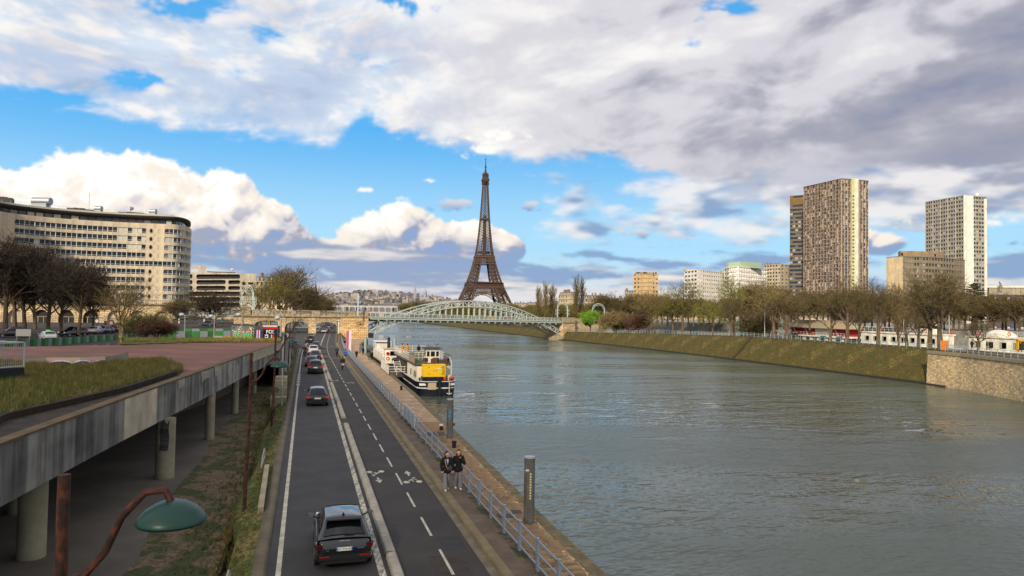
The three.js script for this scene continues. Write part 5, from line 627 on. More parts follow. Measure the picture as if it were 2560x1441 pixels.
{ // low modern block at the right edge
  const A = at(2470, 760, 330).setY(0), B = at(2640, 760, 322).setY(0), top = at(2500, 720, 330).y, mid = at(2500, 742, 330).y; building('low_glass_building', 'low modern building with a white flat roof and glazed top floor at the right edge', 'building', [A, B], mid, top, [{ floors: 1, bays: 14, sp: 0.15, pier: 0.1, recess: 0.8 }], { wall: 0x9a917c, seed: 2, capHex: 0xd0ccc2, cap: 0.9, back: 18 });
  const A2 = at(2472, 780, 318).setY(0), B2 = at(2650, 780, 310).setY(0); building('brown_block', 'dark brown block with white and blue window strips below the low glazed building', 'building', [A2, B2], 5, mid, [[{ floors: 3, bays: 11, sp: 0.5, pier: 0.8 }, (add, F) => { for (const [h, o] of [[0xb8b4ac, 0.3], [0x3a4a78, 0.9]]) { const b = new MB(); for (let x = 2 + o * 2; x < F.l; x += 5.2) for (let y = 7; y < mid - 1; y += 4.4) b.box(x, y + (o > 0.5 ? 1.4 : 0), 0.05, 0.9, 1.4, 0.2); add('colour_panels', b, mat(h, 0.7), 'stuff'); } }]], { wall: 0x4f443a, seed: 4, back: 12 });
}
// ------------------------------------------------ far away: church on the hill, spire, roofs
{
  const O = at(1062, 752, 5000), g = thing('hilltop_basilica', 'tiny white domed basilica on the distant hill', 'church', [O.x, O.y - 8, O.z]), m = mat(0x9a949a, 0.9); part('nave', new MB().box(0, 15, 0, 70, 34, 60), m, g); part('dome', new MB().cyl(0, 30, 0, 14, 58, 13, 12).geo(new THREE.SphereGeometry(14, 12, 10), MAT(0, 60, 0, 0, 0, 0, V(1, 1.7, 1))).cyl(0, 80, 0, 3, 96, 1, 8), m, g); for (const x of [-24, 24]) part('small_dome', new MB().cyl(x, 28, 6, 6, 44, 6, 10).geo(new THREE.SphereGeometry(6.5, 10, 8), MAT(x, 46, 6, 0, 0, 0, V(1, 1.7, 1))), m, g); part('bell_tower', new MB().box(-72, 40, 0, 14, 84, 14).geo(new THREE.ConeGeometry(9, 34, 8), MAT(-72, 98, 0)), m, g);
  const S = at(788, 770, 1300), s = thing('church_spire', 'thin dark church spire rising behind the big trees', 'church spire', [S.x, 4, S.z]); part('tower', new MB().box(0, 16, 0, 7, 32, 7), mat(0x6a6258, 0.9), s); part('spire', new MB().geo(new THREE.ConeGeometry(4.2, 24, 8), MAT(0, 43, 0)), mat(0x4f4a48, 0.9), s);
  const r = rng(44), cols = [0x8d8780, 0x9f988c, 0x77727a, 0x6a6870, 0xa8a090, 0x5f5a58].map((c) => mat(c, 0.9)), bs = cols.map(() => new MB());
  for (let k = 0; k < 2600; k++) { const px = 560 + r() * 860, d = 1900 + pow(r(), 0.8) * 3700, p = at(px, 770, d), hill = 105 * exp(-(((px - 1010) / 170) ** 2)) + 62 * exp(-(((px - 860) / 120) ** 2)) + 22, t = clamp((d - 4250) / 1760), y = d > 4250 ? 4 + hill * sin(t * PI / 2) * 0.97 : 4, h = 10 + r() * 15; bs[floor(r() * 6)].box(p.x, y + h / 2 - 4, p.z, 9 + r() * 22, h + 8, 12, r()); }
  bs.forEach((b, k) => stuff('distant_houses', b, cols[k], ['mass of distant city houses on the hill beyond the bridge, mid grey', 'mass of distant city houses, pale ones', 'mass of distant city houses, violet grey ones', 'mass of distant city houses, darker grey ones', 'mass of distant city houses, sandy ones', 'mass of distant city houses, dark roofed ones'][k]));
}
// ================================================================= trees, shrubs, grass
function makeTree(seed, o) {
  const trunk = new MB(), crown = new MB(), r = rng(seed), Y = V(0, 1, 0); let hi = 0;
  const ribbon = (a, b, w) => { const t = b.clone().sub(a), s = V(r() - 0.5, r() - 0.5, r() - 0.5).cross(t).normalize().multiplyScalar(w / 2), u = s.clone().multiplyScalar(0.45); crown.quad(a.clone().sub(s), a.clone().add(s), b.clone().add(u), b.clone().sub(u)); };
  const grow = (p, dir, len, rad, lev) => {
    const pts = [p.clone()], rs2 = [rad], n = lev === 0 ? 5 : lev < 3 ? 4 : 2, d = dir.clone(); let q = p.clone();
    for (let k = 1; k <= n; k++) { d.add(V(r() - 0.5, r() - 0.5, r() - 0.5).multiplyScalar(o.wig * (lev ? 1 : 0.35))).addScaledVector(Y, lev ? o.up[lev] ?? 0 : 0.15).normalize(); q = q.clone().addScaledVector(d, len / n); pts.push(q); rs2.push(rad * lerp(1, o.taper ?? 0.5, k / n)); }
    hi = max(hi, q.y);
    if (lev < 3) trunk.tube(pts, rs2, [8, 6, 4][lev], false); else for (let k = 0; k < n; k++) ribbon(pts[k], pts[k + 1], (o.w ?? 0.05) * (lev === 3 ? 1.5 : 1));
    if (lev >= o.n.length) { for (let k = 0; k < (o.fan ?? 3); k++) { const e = q.clone().add(V(r() - 0.5, r() - 0.35, r() - 0.5).multiplyScalar(len * 1.5)); ribbon(pts[1 + floor(r() * n)], e, o.w ?? 0.05); if (o.leaf) for (let m = 0; m < o.leaf; m++) { const c = q.clone().lerp(e, r() * 1.2), s = V(r() - 0.5, r() - 0.5, r() - 0.5).normalize().multiplyScalar(o.leafS), t = V(r() - 0.5, r() - 0.5, r() - 0.5).cross(s).normalize().multiplyScalar(o.leafS * 0.8); crown.quad(c.clone().sub(s), c.clone().add(t), c.clone().add(s), c.clone().sub(t)); } } return; }
    const m = o.n[lev], ph = r() * 6.28; for (let k = 0; k < m; k++) {
      const t = lerp(o.t0[lev], 1, (k + 0.3 + r() * 0.6) / m), f = t * n, i = min(n - 1, floor(f)), b = pts[i].clone().lerp(pts[i + 1], f - i), ax = d.clone().cross(abs(d.y) > 0.9 ? V(1, 0, 0) : Y).normalize().applyAxisAngle(d, ph + k * 2.4), an = (o.ang[lev] ?? 0.7) * (0.75 + r() * 0.5);
      grow(b, d.clone().applyAxisAngle(ax, an), len * (o.ratio[lev] ?? 0.6) * (0.75 + r() * 0.45) * (lev === 0 ? lerp(1.1, 0.72, t) : 1), rs2[i] * (lev === 0 ? 0.5 : 0.6), lev + 1); }
  };
  if (o.stems) for (let k = 0; k < o.stems; k++) grow(V((r() - 0.5) * 0.3, 0, (r() - 0.5) * 0.3), V((r() - 0.5) * 1.3, 1, (r() - 0.5) * 1.3).normalize(), o.trunk, o.rad, 1); else grow(V(0, -0.1, 0), V((r() - 0.5) * (o.lean ?? 0.12), 1, (r() - 0.5) * (o.lean ?? 0.12)).normalize(), o.trunk, o.rad, 0);
  return { trunk: trunk.build(), crown: crown.build(), h: hi + 0.4 };
}
const twig = (hex, o = {}) => new THREE.MeshStandardMaterial({ color: hex, roughness: 0.95, side: THREE.DoubleSide, ...o });
const TW = { dark: twig(0x3c3226), brown: twig(0x5c5030), olive: twig(0x66602c), red: twig(0x604634), pale: twig(0x7a6a42), fresh: twig(0x74742e) };
const big = { wig: 0.32, up: [0, 0.10, 0.05, 0.02, 0], taper: 0.5, n: [8, 5, 5, 5], t0: [0.42, 0.3, 0.25, 0.15], ang: [0.85, 0.75, 0.7, 0.7], ratio: [0.75, 0.62, 0.6, 0.6], trunk: 6.5, rad: 0.38, w: 0.05, fan: 3 };
const P = {
  street: [1, 2, 3].map((s) => makeTree(10 + s, { ...big, trunk: 8, ratio: [0.7, 0.64, 0.58, 0.55], n: [10, 6, 5, 5], w: 0.07, fan: 5 })),
  spread: [1, 2, 3].map((s) => makeTree(30 + s, { ...big, up: [0, 0.13, 0.09, 0.05, 0.02], ang: [0.75, 0.6, 0.6, 0.7], n: [7, 5, 4, 4], fan: 3, trunk: 6, w: 0.05 })),
  willow: [1, 2].map((s) => makeTree(50 + s, { ...big, up: [0, 0.05, -0.05, -0.14, -0.2], n: [8, 6, 6, 5], ang: [0.9, 0.8, 0.7, 0.6], n: [7, 5, 5, 4], fan: 4, w: 0.055, leaf: 1, leafS: 0.08 })),
  poplar: [1, 2].map((s) => makeTree(60 + s, { ...big, trunk: 15, rad: 0.3, n: [22, 6, 5], t0: [0.12, 0.2, 0.2], ang: [0.55, 0.4, 0.45], up: [0, 0.25, 0.22, 0.15], ratio: [0.32, 0.5, 0.5], fan: 3, w: 0.055 })),
  shrub: [1, 2].map((s) => makeTree(70 + s, { ...big, stems: 9, trunk: 2.2, rad: 0.05, n: [0, 6, 6, 5], t0: [0, 0.2, 0.2, 0.2], ratio: [0, 0.6, 0.6, 0.6], fan: 5, w: 0.045 })),
  leafy: [1].map((s) => makeTree(80 + s, { ...big, trunk: 2.6, rad: 0.14, n: [9, 6, 5, 4], t0: [0.35, 0.2, 0.2, 0.1], up: [0, 0.12, 0.06, 0, 0], fan: 3, w: 0.04, leaf: 4, leafS: 0.11 })),
};
function tree(kind, k, px, py, d, top, crown, trunkM, label, group, o = {}) {
  const src = P[kind][k % P[kind].length], b = at(px, py, d), h = (at(px, top, d).y - b.y) * (kind === 'shrub' ? 1 : 1.07), s = h / src.h, g = thing(o.name || 'tree', label, o.cat || 'tree', b, o.turn ?? k * 1.7, group); g.scale.set(s * (o.wide || 1), s, s * (o.wide || 1)); part('trunk', src.trunk, trunkM, g); part('crown', src.crown, crown, g); return g;
}
// street trees at the left, dark and close together
tree('street', 0, 12, 838, 118, 585, TW.dark, M.bark, 'big dark bare tree at the far left edge of the street row', 'dark street trees', { wide: 1.05 });
tree('street', 1, 62, 836, 124, 628, TW.dark, M.bark, 'dark bare street tree second from the left edge', 'dark street trees');
tree('street', 2, 118, 834, 126, 640, TW.dark, M.bark, 'dark bare street tree with a thick double trunk behind the white taxi', 'dark street trees', { wide: 1.1 });
tree('street', 0, 150, 836, 132, 662, TW.dark, M.bark, 'dark bare street tree just right of the white taxi', 'dark street trees', { turn: 2 });
tree('street', 1, 196, 836, 118, 648, TW.dark, M.bark, 'dark bare street tree with a leaning trunk over the black parked car', 'dark street trees', { turn: 4 });
tree('street', 2, 88, 832, 150, 640, TW.dark, M.bark, 'dark bare street tree standing behind the others in the row', 'dark street trees', { turn: 1 });
tree('street', 0, 36, 834, 150, 612, TW.dark, M.bark, 'tall dark bare street tree rising behind the far left tree', 'dark street trees', { turn: 5 });
tree('street', 1, 232, 838, 140, 700, TW.dark, M.bark, 'smaller dark bare tree beside the walled arch of the arcade', 'dark street trees', { turn: 3 });
tree('spread', 0, 301, 862, 74, 688, TW.pale, M.planeBark, 'pale mottled plane tree standing alone at the end of the promenade', null, { wide: 1.15 });
tree('shrub', 0, 392, 848, 92, 788, TW.red, M.bark, 'dense reddish dark shrub right of the mottled plane tree', null, { name: 'shrub', cat: 'shrub', wide: 1.5 });
tree('shrub', 1, 362, 846, 96, 775, TW.olive, M.bark, 'olive evergreen shrub behind the reddish shrub', null, { name: 'shrub', cat: 'shrub', wide: 1.5 });
tree('street', 2, 520, 838, 190, 722, TW.dark, M.bark, 'flat topped dark tree in front of the white slotted building', null, { wide: 1.35 });
tree('street', 0, 440, 838, 170, 740, TW.brown, M.bark, 'small brown tree before the rounded end of the curved office', null, {});
// behind the stone bridge
[[672, 226, 690, 'olive', 'spread'], [712, 300, 664, 'brown', 'spread'], [740, 310, 672, 'brown', 'spread'], [700, 262, 700, 'brown', 'spread'], [756, 330, 712, 'brown', 'street'], [776, 360, 735, 'brown', 'street'], [650, 290, 705, 'olive', 'spread'], [800, 400, 740, 'brown', 'street'], [815, 430, 748, 'brown', 'street']].forEach(([x, d, t, c, kd], k) => tree(kd, k, x, 815, max(d, 246), t, TW[c], k === 0 ? M.planeBark : M.bark, ['pale limbed olive tree nearest behind the stone bridge at its left arch', 'tallest round crowned tree behind the middle of the stone bridge', 'tall round crowned tree just right of the tallest one', 'brown tree between the olive tree and the tallest tree behind the bridge', 'brown tree on the right slope of the grove behind the bridge', 'lower brown tree near the right end of the grove', 'olive tree against the stone block with chimneys', 'small brown tree second from the right end of the grove', 'last small brown tree at the right end of the grove'][k], 'grove behind the stone bridge', { wide: 1.2 }));
// poplars and island trees
tree('poplar', 0, 1362, 800, 300, 706, TW.pale, M.bark, 'left stem of the wide pale poplar clump right of the iron tower', 'poplars'); tree('poplar', 1, 1382, 800, 306, 712, TW.pale, M.bark, 'right stem of the wide pale poplar clump', 'poplars', { wide: 1.2 }); tree('poplar', 1, 1345, 800, 315, 716, TW.pale, M.bark, 'outer left stem of the pale poplar clump', 'poplars', { turn: 3 });
tree('poplar', 0, 1441, 800, 318, 690, TW.brown, M.bark, 'slim tall poplar between two cream stone blocks', 'poplars', { turn: 2, wide: 0.8 }); tree('poplar', 1, 1453, 800, 322, 694, TW.brown, M.bark, 'second slim poplar touching its taller neighbour', 'poplars', { turn: 4, wide: 0.8 });
tree('leafy', 0, 1476, 832, 276, 777, twig(0x6f9a28, { side: THREE.DoubleSide }), M.bark, 'small bright green leafy tree beside the bridge pier', null, { wide: 1.05 });
const isl = [[1538, 834, 262, 768, 'shrub', 'pale', 1.4, 'brown twiggy shrub right of the bright green tree'], [1592, 834, 255, 778, 'shrub', 'red', 1.2, 'reddish twiggy shrub on the island left of the parked white van'], [1630, 836, 246, 728, 'spread', 'pale', 1.2, 'pale arching tree over the island shrubs'], [1706, 838, 236, 700, 'willow', 'olive', 0.8, 'round olive crowned tree beneath the white office block'], [1684, 838, 240, 742, 'willow', 'olive', 1.0, 'smaller olive tree left of the round olive crowned one'], [1782, 842, 222, 752, 'willow', 'fresh', 1.0, 'low olive green tree between the two tallest willowy trees'], [1836, 846, 208, 672, 'spread', 'fresh', 0.62, 'tall spreading olive tree before the striped office block'], [1830, 848, 203, 740, 'spread', 'brown', 0.9, 'dark forked tree touching the tall spreading olive tree'], [1886, 852, 200, 760, 'shrub', 'brown', 1.2, 'thin brown shrub left of the broad pale brown tree'], [1936, 856, 178, 698, 'spread', 'pale', 1.1, 'broad pale brown tree with a thick double trunk below the glass tower'], [1968, 857, 176, 735, 'spread', 'brown', 1.1, 'brown tree leaning beside the broad pale brown tree'], [2076, 862, 162, 738, 'spread', 'brown', 1.0, 'leaning bare tree before the red walled floating house'], [2118, 864, 158, 690, 'spread', 'brown', 0.95, 'straight bare tree before the cream stair strip of the brown tower'], [2196, 867, 150, 698, 'spread', 'brown', 0.95, 'bare forked tree between the brown tower and the curved office'], [2148, 862, 176, 756, 'spread', 'brown', 1.0, 'small bare tree set back behind the river path'], [2248, 868, 170, 712, 'poplar', 'pale', 1.0, 'thin upright tree before the blank cream end wall'], [2324, 874, 142, 676, 'spread', 'brown', 1.0, 'large bare tree with a straight thick trunk before the curved office'], [2352, 876, 138, 682, 'spread', 'brown', 1.15, 'large bare leaning tree right beside the straight thick trunk'], [2296, 872, 168, 770, 'spread', 'brown', 1.2, 'small bare tree left of the straight thick trunk'], [2446, 880, 132, 800, 'spread', 'brown', 1.4, 'low bare tree with drooping limbs on the walled path'], [2268, 868, 178, 760, 'spread', 'red', 1.2, 'reddish brown tree behind the path before the curved office']];
isl.forEach(([x, y, d, t, kd, c, w, label], k) => tree(kd, k, x, y, d, t, TW[c], M.bark, label, 'bare island trees', { wide: w, name: kd === 'shrub' ? 'shrub' : 'tree', cat: kd === 'shrub' ? 'shrub' : 'tree' }));
// tree mass on the far bank and upstream: reads as one wood
{
  const r = rng(91), src = P.street[0], list = [], list2 = [], put = (l, px, d, y0, h, w) => { const p = at(px, 780, d); l.push(MAT(p.x, y0, p.z, r() * 6.28, 0, 0, V(w * h / P.street[0].h, h / P.street[0].h, w * h / P.street[0].h))); };
  for (let k = 0; k < 46; k++) put(list, 1880 + k * 15.5 + r() * 8, 232 + r() * 34, 6.5, 12 + r() * 5, 1.1); for (let k = 0; k < 34; k++) put(list, 1500 + k * 13, 300 + r() * 50, 6, 11 + r() * 5, 1.2);
  for (let k = 0; k < 40; k++) { const t = r(), p = isleW[1].clone().lerp(isleW[3], t); const n = p.clone().add(V(9 + r() * 8, 0, -4)); list2.push(MAT(n.x, 2.6, n.z, r() * 6.28, 0, 0, (9 + r() * 5) / src.h)); } for (let k = 0; k < 60; k++) put(list2, 1010 + k * 7, 560 + r() * 500, 4, 11 + r() * 6, 1.4); for (let k = 0; k < 26; k++) put(list2, 1420 + k * 8, 380 + r() * 80, 5, 9 + r() * 5, 1.3); for (let k = 0; k < 16; k++) put(list2, 800 - r() * 160, 420 + r() * 260, 4, 13 + r() * 6, 1.2);
  for (const [l, c, label] of [[list, TW.brown, 'dense brown wood along the far bank behind the boats'], [list2, TW.olive, 'far brown and olive wood upstream beyond the steel arch']]) for (const [geo, m, n] of [[src.crown, c, 'woods_crowns'], [src.trunk, M.bark, 'woods_trunks']]) { const im = shadowed(new THREE.InstancedMesh(geo, m, l.length)); l.forEach((mm, k) => im.setMatrixAt(k, mm)); im.name = numbered(n); im.userData = { kind: 'stuff', label: label + (n === 'woods_trunks' ? ', the trunks' : ', the crowns') }; scene.add(im); }
}
{ // dark cedar with layered boughs, and a small cypress on the roof
  const p = at(2436, 800, 250), g = thing('cedar_tree', 'dark green cedar with layered boughs before the white tower base', 'tree', [p.x, 6.5, p.z]), h = at(2436, 706, 250).y - 6.5, r = rng(6), t = new MB().tube([V(0, 0, 0), V(0, h, 0)], [0.5, 0.06], 8, false), b = new MB(); for (let k = 0; k < 46; k++) { const y = h * (0.2 + 0.78 * k / 46), a = k * 2.4, R0 = (1 - (y / h) ** 1.6) * 7.5 + 0.6, e = V(R0 * cos(a), y + R0 * 0.06, R0 * sin(a)); t.tube([V(0, y, 0), e], [0.1, 0.03], 4, false); for (let m = 0; m < 70; m++) { const f = 0.15 + 0.85 * sqrt(r()), c = V(e.x * f, lerp(y, e.y, f), e.z * f).add(V((r() - 0.5) * 2.2 * f, (r() - 0.5) * 0.5, (r() - 0.5) * 2.2 * f)), s = V(r() - 0.5, (r() - 0.5) * 0.4, r() - 0.5).multiplyScalar(0.8), u = V(r() - 0.5, r() - 0.5, r() - 0.5).cross(s).normalize().multiplyScalar(0.16); b.quad(c.clone().sub(s), c.clone().add(u), c.clone().add(s), c.clone().sub(u)); } } part('trunk', t, M.bark, g); part('crown', b, twig(0x2c3620), g);
  const q = at(2504, 722, 326), c = thing('cypress_tree', 'small dark leaning conifer on the low building at the right edge', 'tree', q), cb = new MB(), ct = new MB().tube([V(0, 0, 0), V(-0.4, 2.6, 0)], [0.12, 0.04], 5, false); for (let m = 0; m < 420; m++) { const y = r() * 3.2, w = 0.75 * (1 - y / 3.6), a = r() * 6.28, o = V(w * cos(a) - y * 0.2 + (y > 2.4 ? -0.4 * (y - 2.4) : 0), y, w * sin(a)), s = V(r() - 0.5, r(), r() - 0.5).multiplyScalar(0.4), u = V(r() - 0.5, r() - 0.5, r() - 0.5).multiplyScalar(0.3); cb.tri(o, o.clone().add(s), o.clone().add(u)); } part('trunk', ct, M.bark, c); part('crown', cb, twig(0x1c2618), c); c.scale.setScalar(0.95);
}
// ------------------------------------------------ grass and weeds
function scatter(name, label, n, geo, m, spot, seed, tints) { const r = rng(seed), im = shadowed(new THREE.InstancedMesh(geo, m, n)), c = new THREE.Color(); for (let k = 0; k < n; k++) { const s = spot(r); im.setMatrixAt(k, MAT(s[0], s[1], s[2], r() * 6.28, (r() - 0.5) * 0.5, (r() - 0.5) * 0.5, s[3])); const t = tints[floor(r() * tints.length)]; im.setColorAt(k, c.setHex(t).multiplyScalar(0.7 + r() * 0.6)); } im.name = numbered(name); im.userData = { kind: 'stuff', label }; scene.add(im); }
const tuft = (seed, n, h, w) => { const r = rng(seed), b = new MB(); for (let k = 0; k < n; k++) { const a = r() * 6.28, l = h * (0.5 + r() * 0.7), o = V((r() - 0.5) * 0.3, 0, (r() - 0.5) * 0.3), e = o.clone().add(V(cos(a) * l * 0.4, l, sin(a) * l * 0.4)), s = V(-sin(a), 0, cos(a)).multiplyScalar(w); b.tri(o.clone().sub(s), o.clone().add(s), e); } return b.build(); };
const tuftG = tuft(3, 9, 1, 0.03), gm = new THREE.MeshStandardMaterial({ color: 0xffffff, roughness: 1, side: THREE.DoubleSide });
{
  const far = (x) => pl([[-60, 905], [60, 918], [200, 922], [330, 908], [430, 905], [456, 926]])(x), nr = (x) => pl([[-60, 1082], [0, 1052], [160, 1015], [300, 982], [400, 950], [456, 930]])(x), poly = []; for (let x = -60; x <= 456; x += 43) poly.push(gp(x, far(x), DECK)); for (let x = 456; x >= -60; x -= 43) poly.push(gp(x, nr(x), DECK));
  { const q = []; for (let x = -60; x <= 456; x += 43) { const a = gp(x, nr(x), DECK), b = beamAt(x, DECK).add(V(-0.42, 0, -0.08)); q.push([V(a.x, DECK + 0.008, a.z), V(b.x, DECK + 0.008, b.z)]); } struct('promenade_edge', new MB().strip(q, { plan: true }), tmat(T.dirt, 3, 3, 0.95, { color: 0x9a8a84 })); }
  struct('planter_soil', new MB().prism(poly.map((p) => [p.x, p.z]), DECK - 0.05, DECK + 0.16), M.grass);
  { const k = thing('planter_edging', 'dark mossy edging along the grass planter on the promenade', 'edging'), em = tmat(T.dirt, 2, 2, 1, { color: 0x8a7866 }); let a = null; for (let x = -60; x <= 456; x += 26) { const b = gp(x, nr(x), DECK); if (a) part('edging_stone', new MB().bar(a.clone().setY(DECK + 0.1), b.clone().lerp(a, 0.02).setY(DECK + 0.1), 0.4, 0.3), em, k); a = b; } }
  const inside = (x, z) => { let c = false; for (let i = 0, j = poly.length - 1; i < poly.length; j = i++) if ((poly[i].z > z) !== (poly[j].z > z) && x < (poly[j].x - poly[i].x) * (z - poly[i].z) / (poly[j].z - poly[i].z) + poly[i].x) c = !c; return c; }, bx = [Math.min(...poly.map((p) => p.x)), Math.max(...poly.map((p) => p.x)), Math.min(...poly.map((p) => p.z)), Math.max(...poly.map((p) => p.z))], pick = (r) => { let x, z; do { x = lerp(bx[0], bx[1], r()); z = lerp(bx[2], bx[3], r()); } while (!inside(x, z)); return [x, z]; };
  scatter('planter_grass', 'green and straw coloured rough grass on the raised promenade', 9000, tuftG, gm, (r) => { const [x, z] = pick(r); return [x, DECK + 0.14, z, 0.22 + r() * 0.22]; }, 5, [0x4c581c, 0x5a6424, 0x76683a, 0x434e1a, 0x84744a]);
  scatter('dry_weeds', 'tall dry brown weed stalks on the back of the grass planter', 2600, tuft(8, 7, 1, 0.012), gm, (r) => { let p, t; do { p = pick(r); t = V(p[0], DECK, p[1]).project(camera); } while (r() > sstep(0.42, 0.1, abs((720.5 - t.y * 720.5) - far(t.x * 1280 + 1280) - 12) / 130)); return [p[0], DECK + 0.12, p[1], 0.22 + r() * 0.34]; }, 6, [0x6e5632, 0x80663e, 0x5a4628]);
  const bed = (r) => { const x = 310 + r() * 390, p = gp(x, lerp(852, 858, r()), DECK); return [p.x, DECK + 0.1, p.z, 0.15 + r() * 0.28]; };
  scatter('bed_grass', 'strip of yellow green grass below the painted wall', 3500, tuftG, gm, bed, 7, [0x77802c, 0x8d8440, 0xa08c50]);
  scatter('verge_grass', 'short grass on the verge left of the road', 4200, tuftG, gm, (r) => { const u = 12 + pow(r(), 1.4) * 160, v = lerp(u > 88 ? -4 : -2.7, -1.5, r()); const p = R(u, v, v > -2.2 ? lerp(YARD + 0.28, ROAD + 0.08, (v + 2.2) / 0.78) : YARD + 0.05); return [p.x, p.y - 0.02, p.z, 0.1 + r() * 0.13]; }, 8, [0x434e1a, 0x525a22, 0x665a2c, 0x6a5634]);
  scatter('yard_weeds', 'weeds and moss on the dirt beside the road kerb', 2600, tuftG, gm, (r) => { const u = 18 + r() * 60, v = -2.5 - r() * r() * 2.2, p = R(u, v, YARD); return [p.x, p.y, p.z, 0.08 + r() * 0.2]; }, 9, [0x46521c, 0x6a5a30, 0x7a6438]);
  scatter('bank_weeds', 'rough olive and straw weeds covering the island bank', 16000, tuft(4, 10, 1, 0.09), gm, (r) => { const k = r() * bankEnd, i = floor(k), p = isleLine[i].clone().lerp(isleLine[i + 1], k - i), n = inward(i), t = 0.04 + r() * 0.96, h = p.h; p.addScaledVector(n, t * h * 1.05); return [p.x, -0.4 + t * (h + 0.4) - 0.05, p.z, 0.22 + r() * 0.4]; }, 10, [0x545020, 0x666024, 0x464618, 0x70603a, 0x8a7a52, 0x5a4420]);
  scatter('bank_top_grass', 'greener grass along the top edge of the island bank', 3000, tuftG, gm, (r) => { const k = r() * bankEnd, i = floor(k), p = isleLine[i].clone().lerp(isleLine[i + 1], k - i), n = inward(i); p.addScaledVector(n, p.h * 1.05 + (r() - 0.5) * 0.8); return [p.x, p.h - 0.05, p.z, 0.3 + r() * 0.3]; }, 11, [0x5c7020, 0x6a7a28]);
}
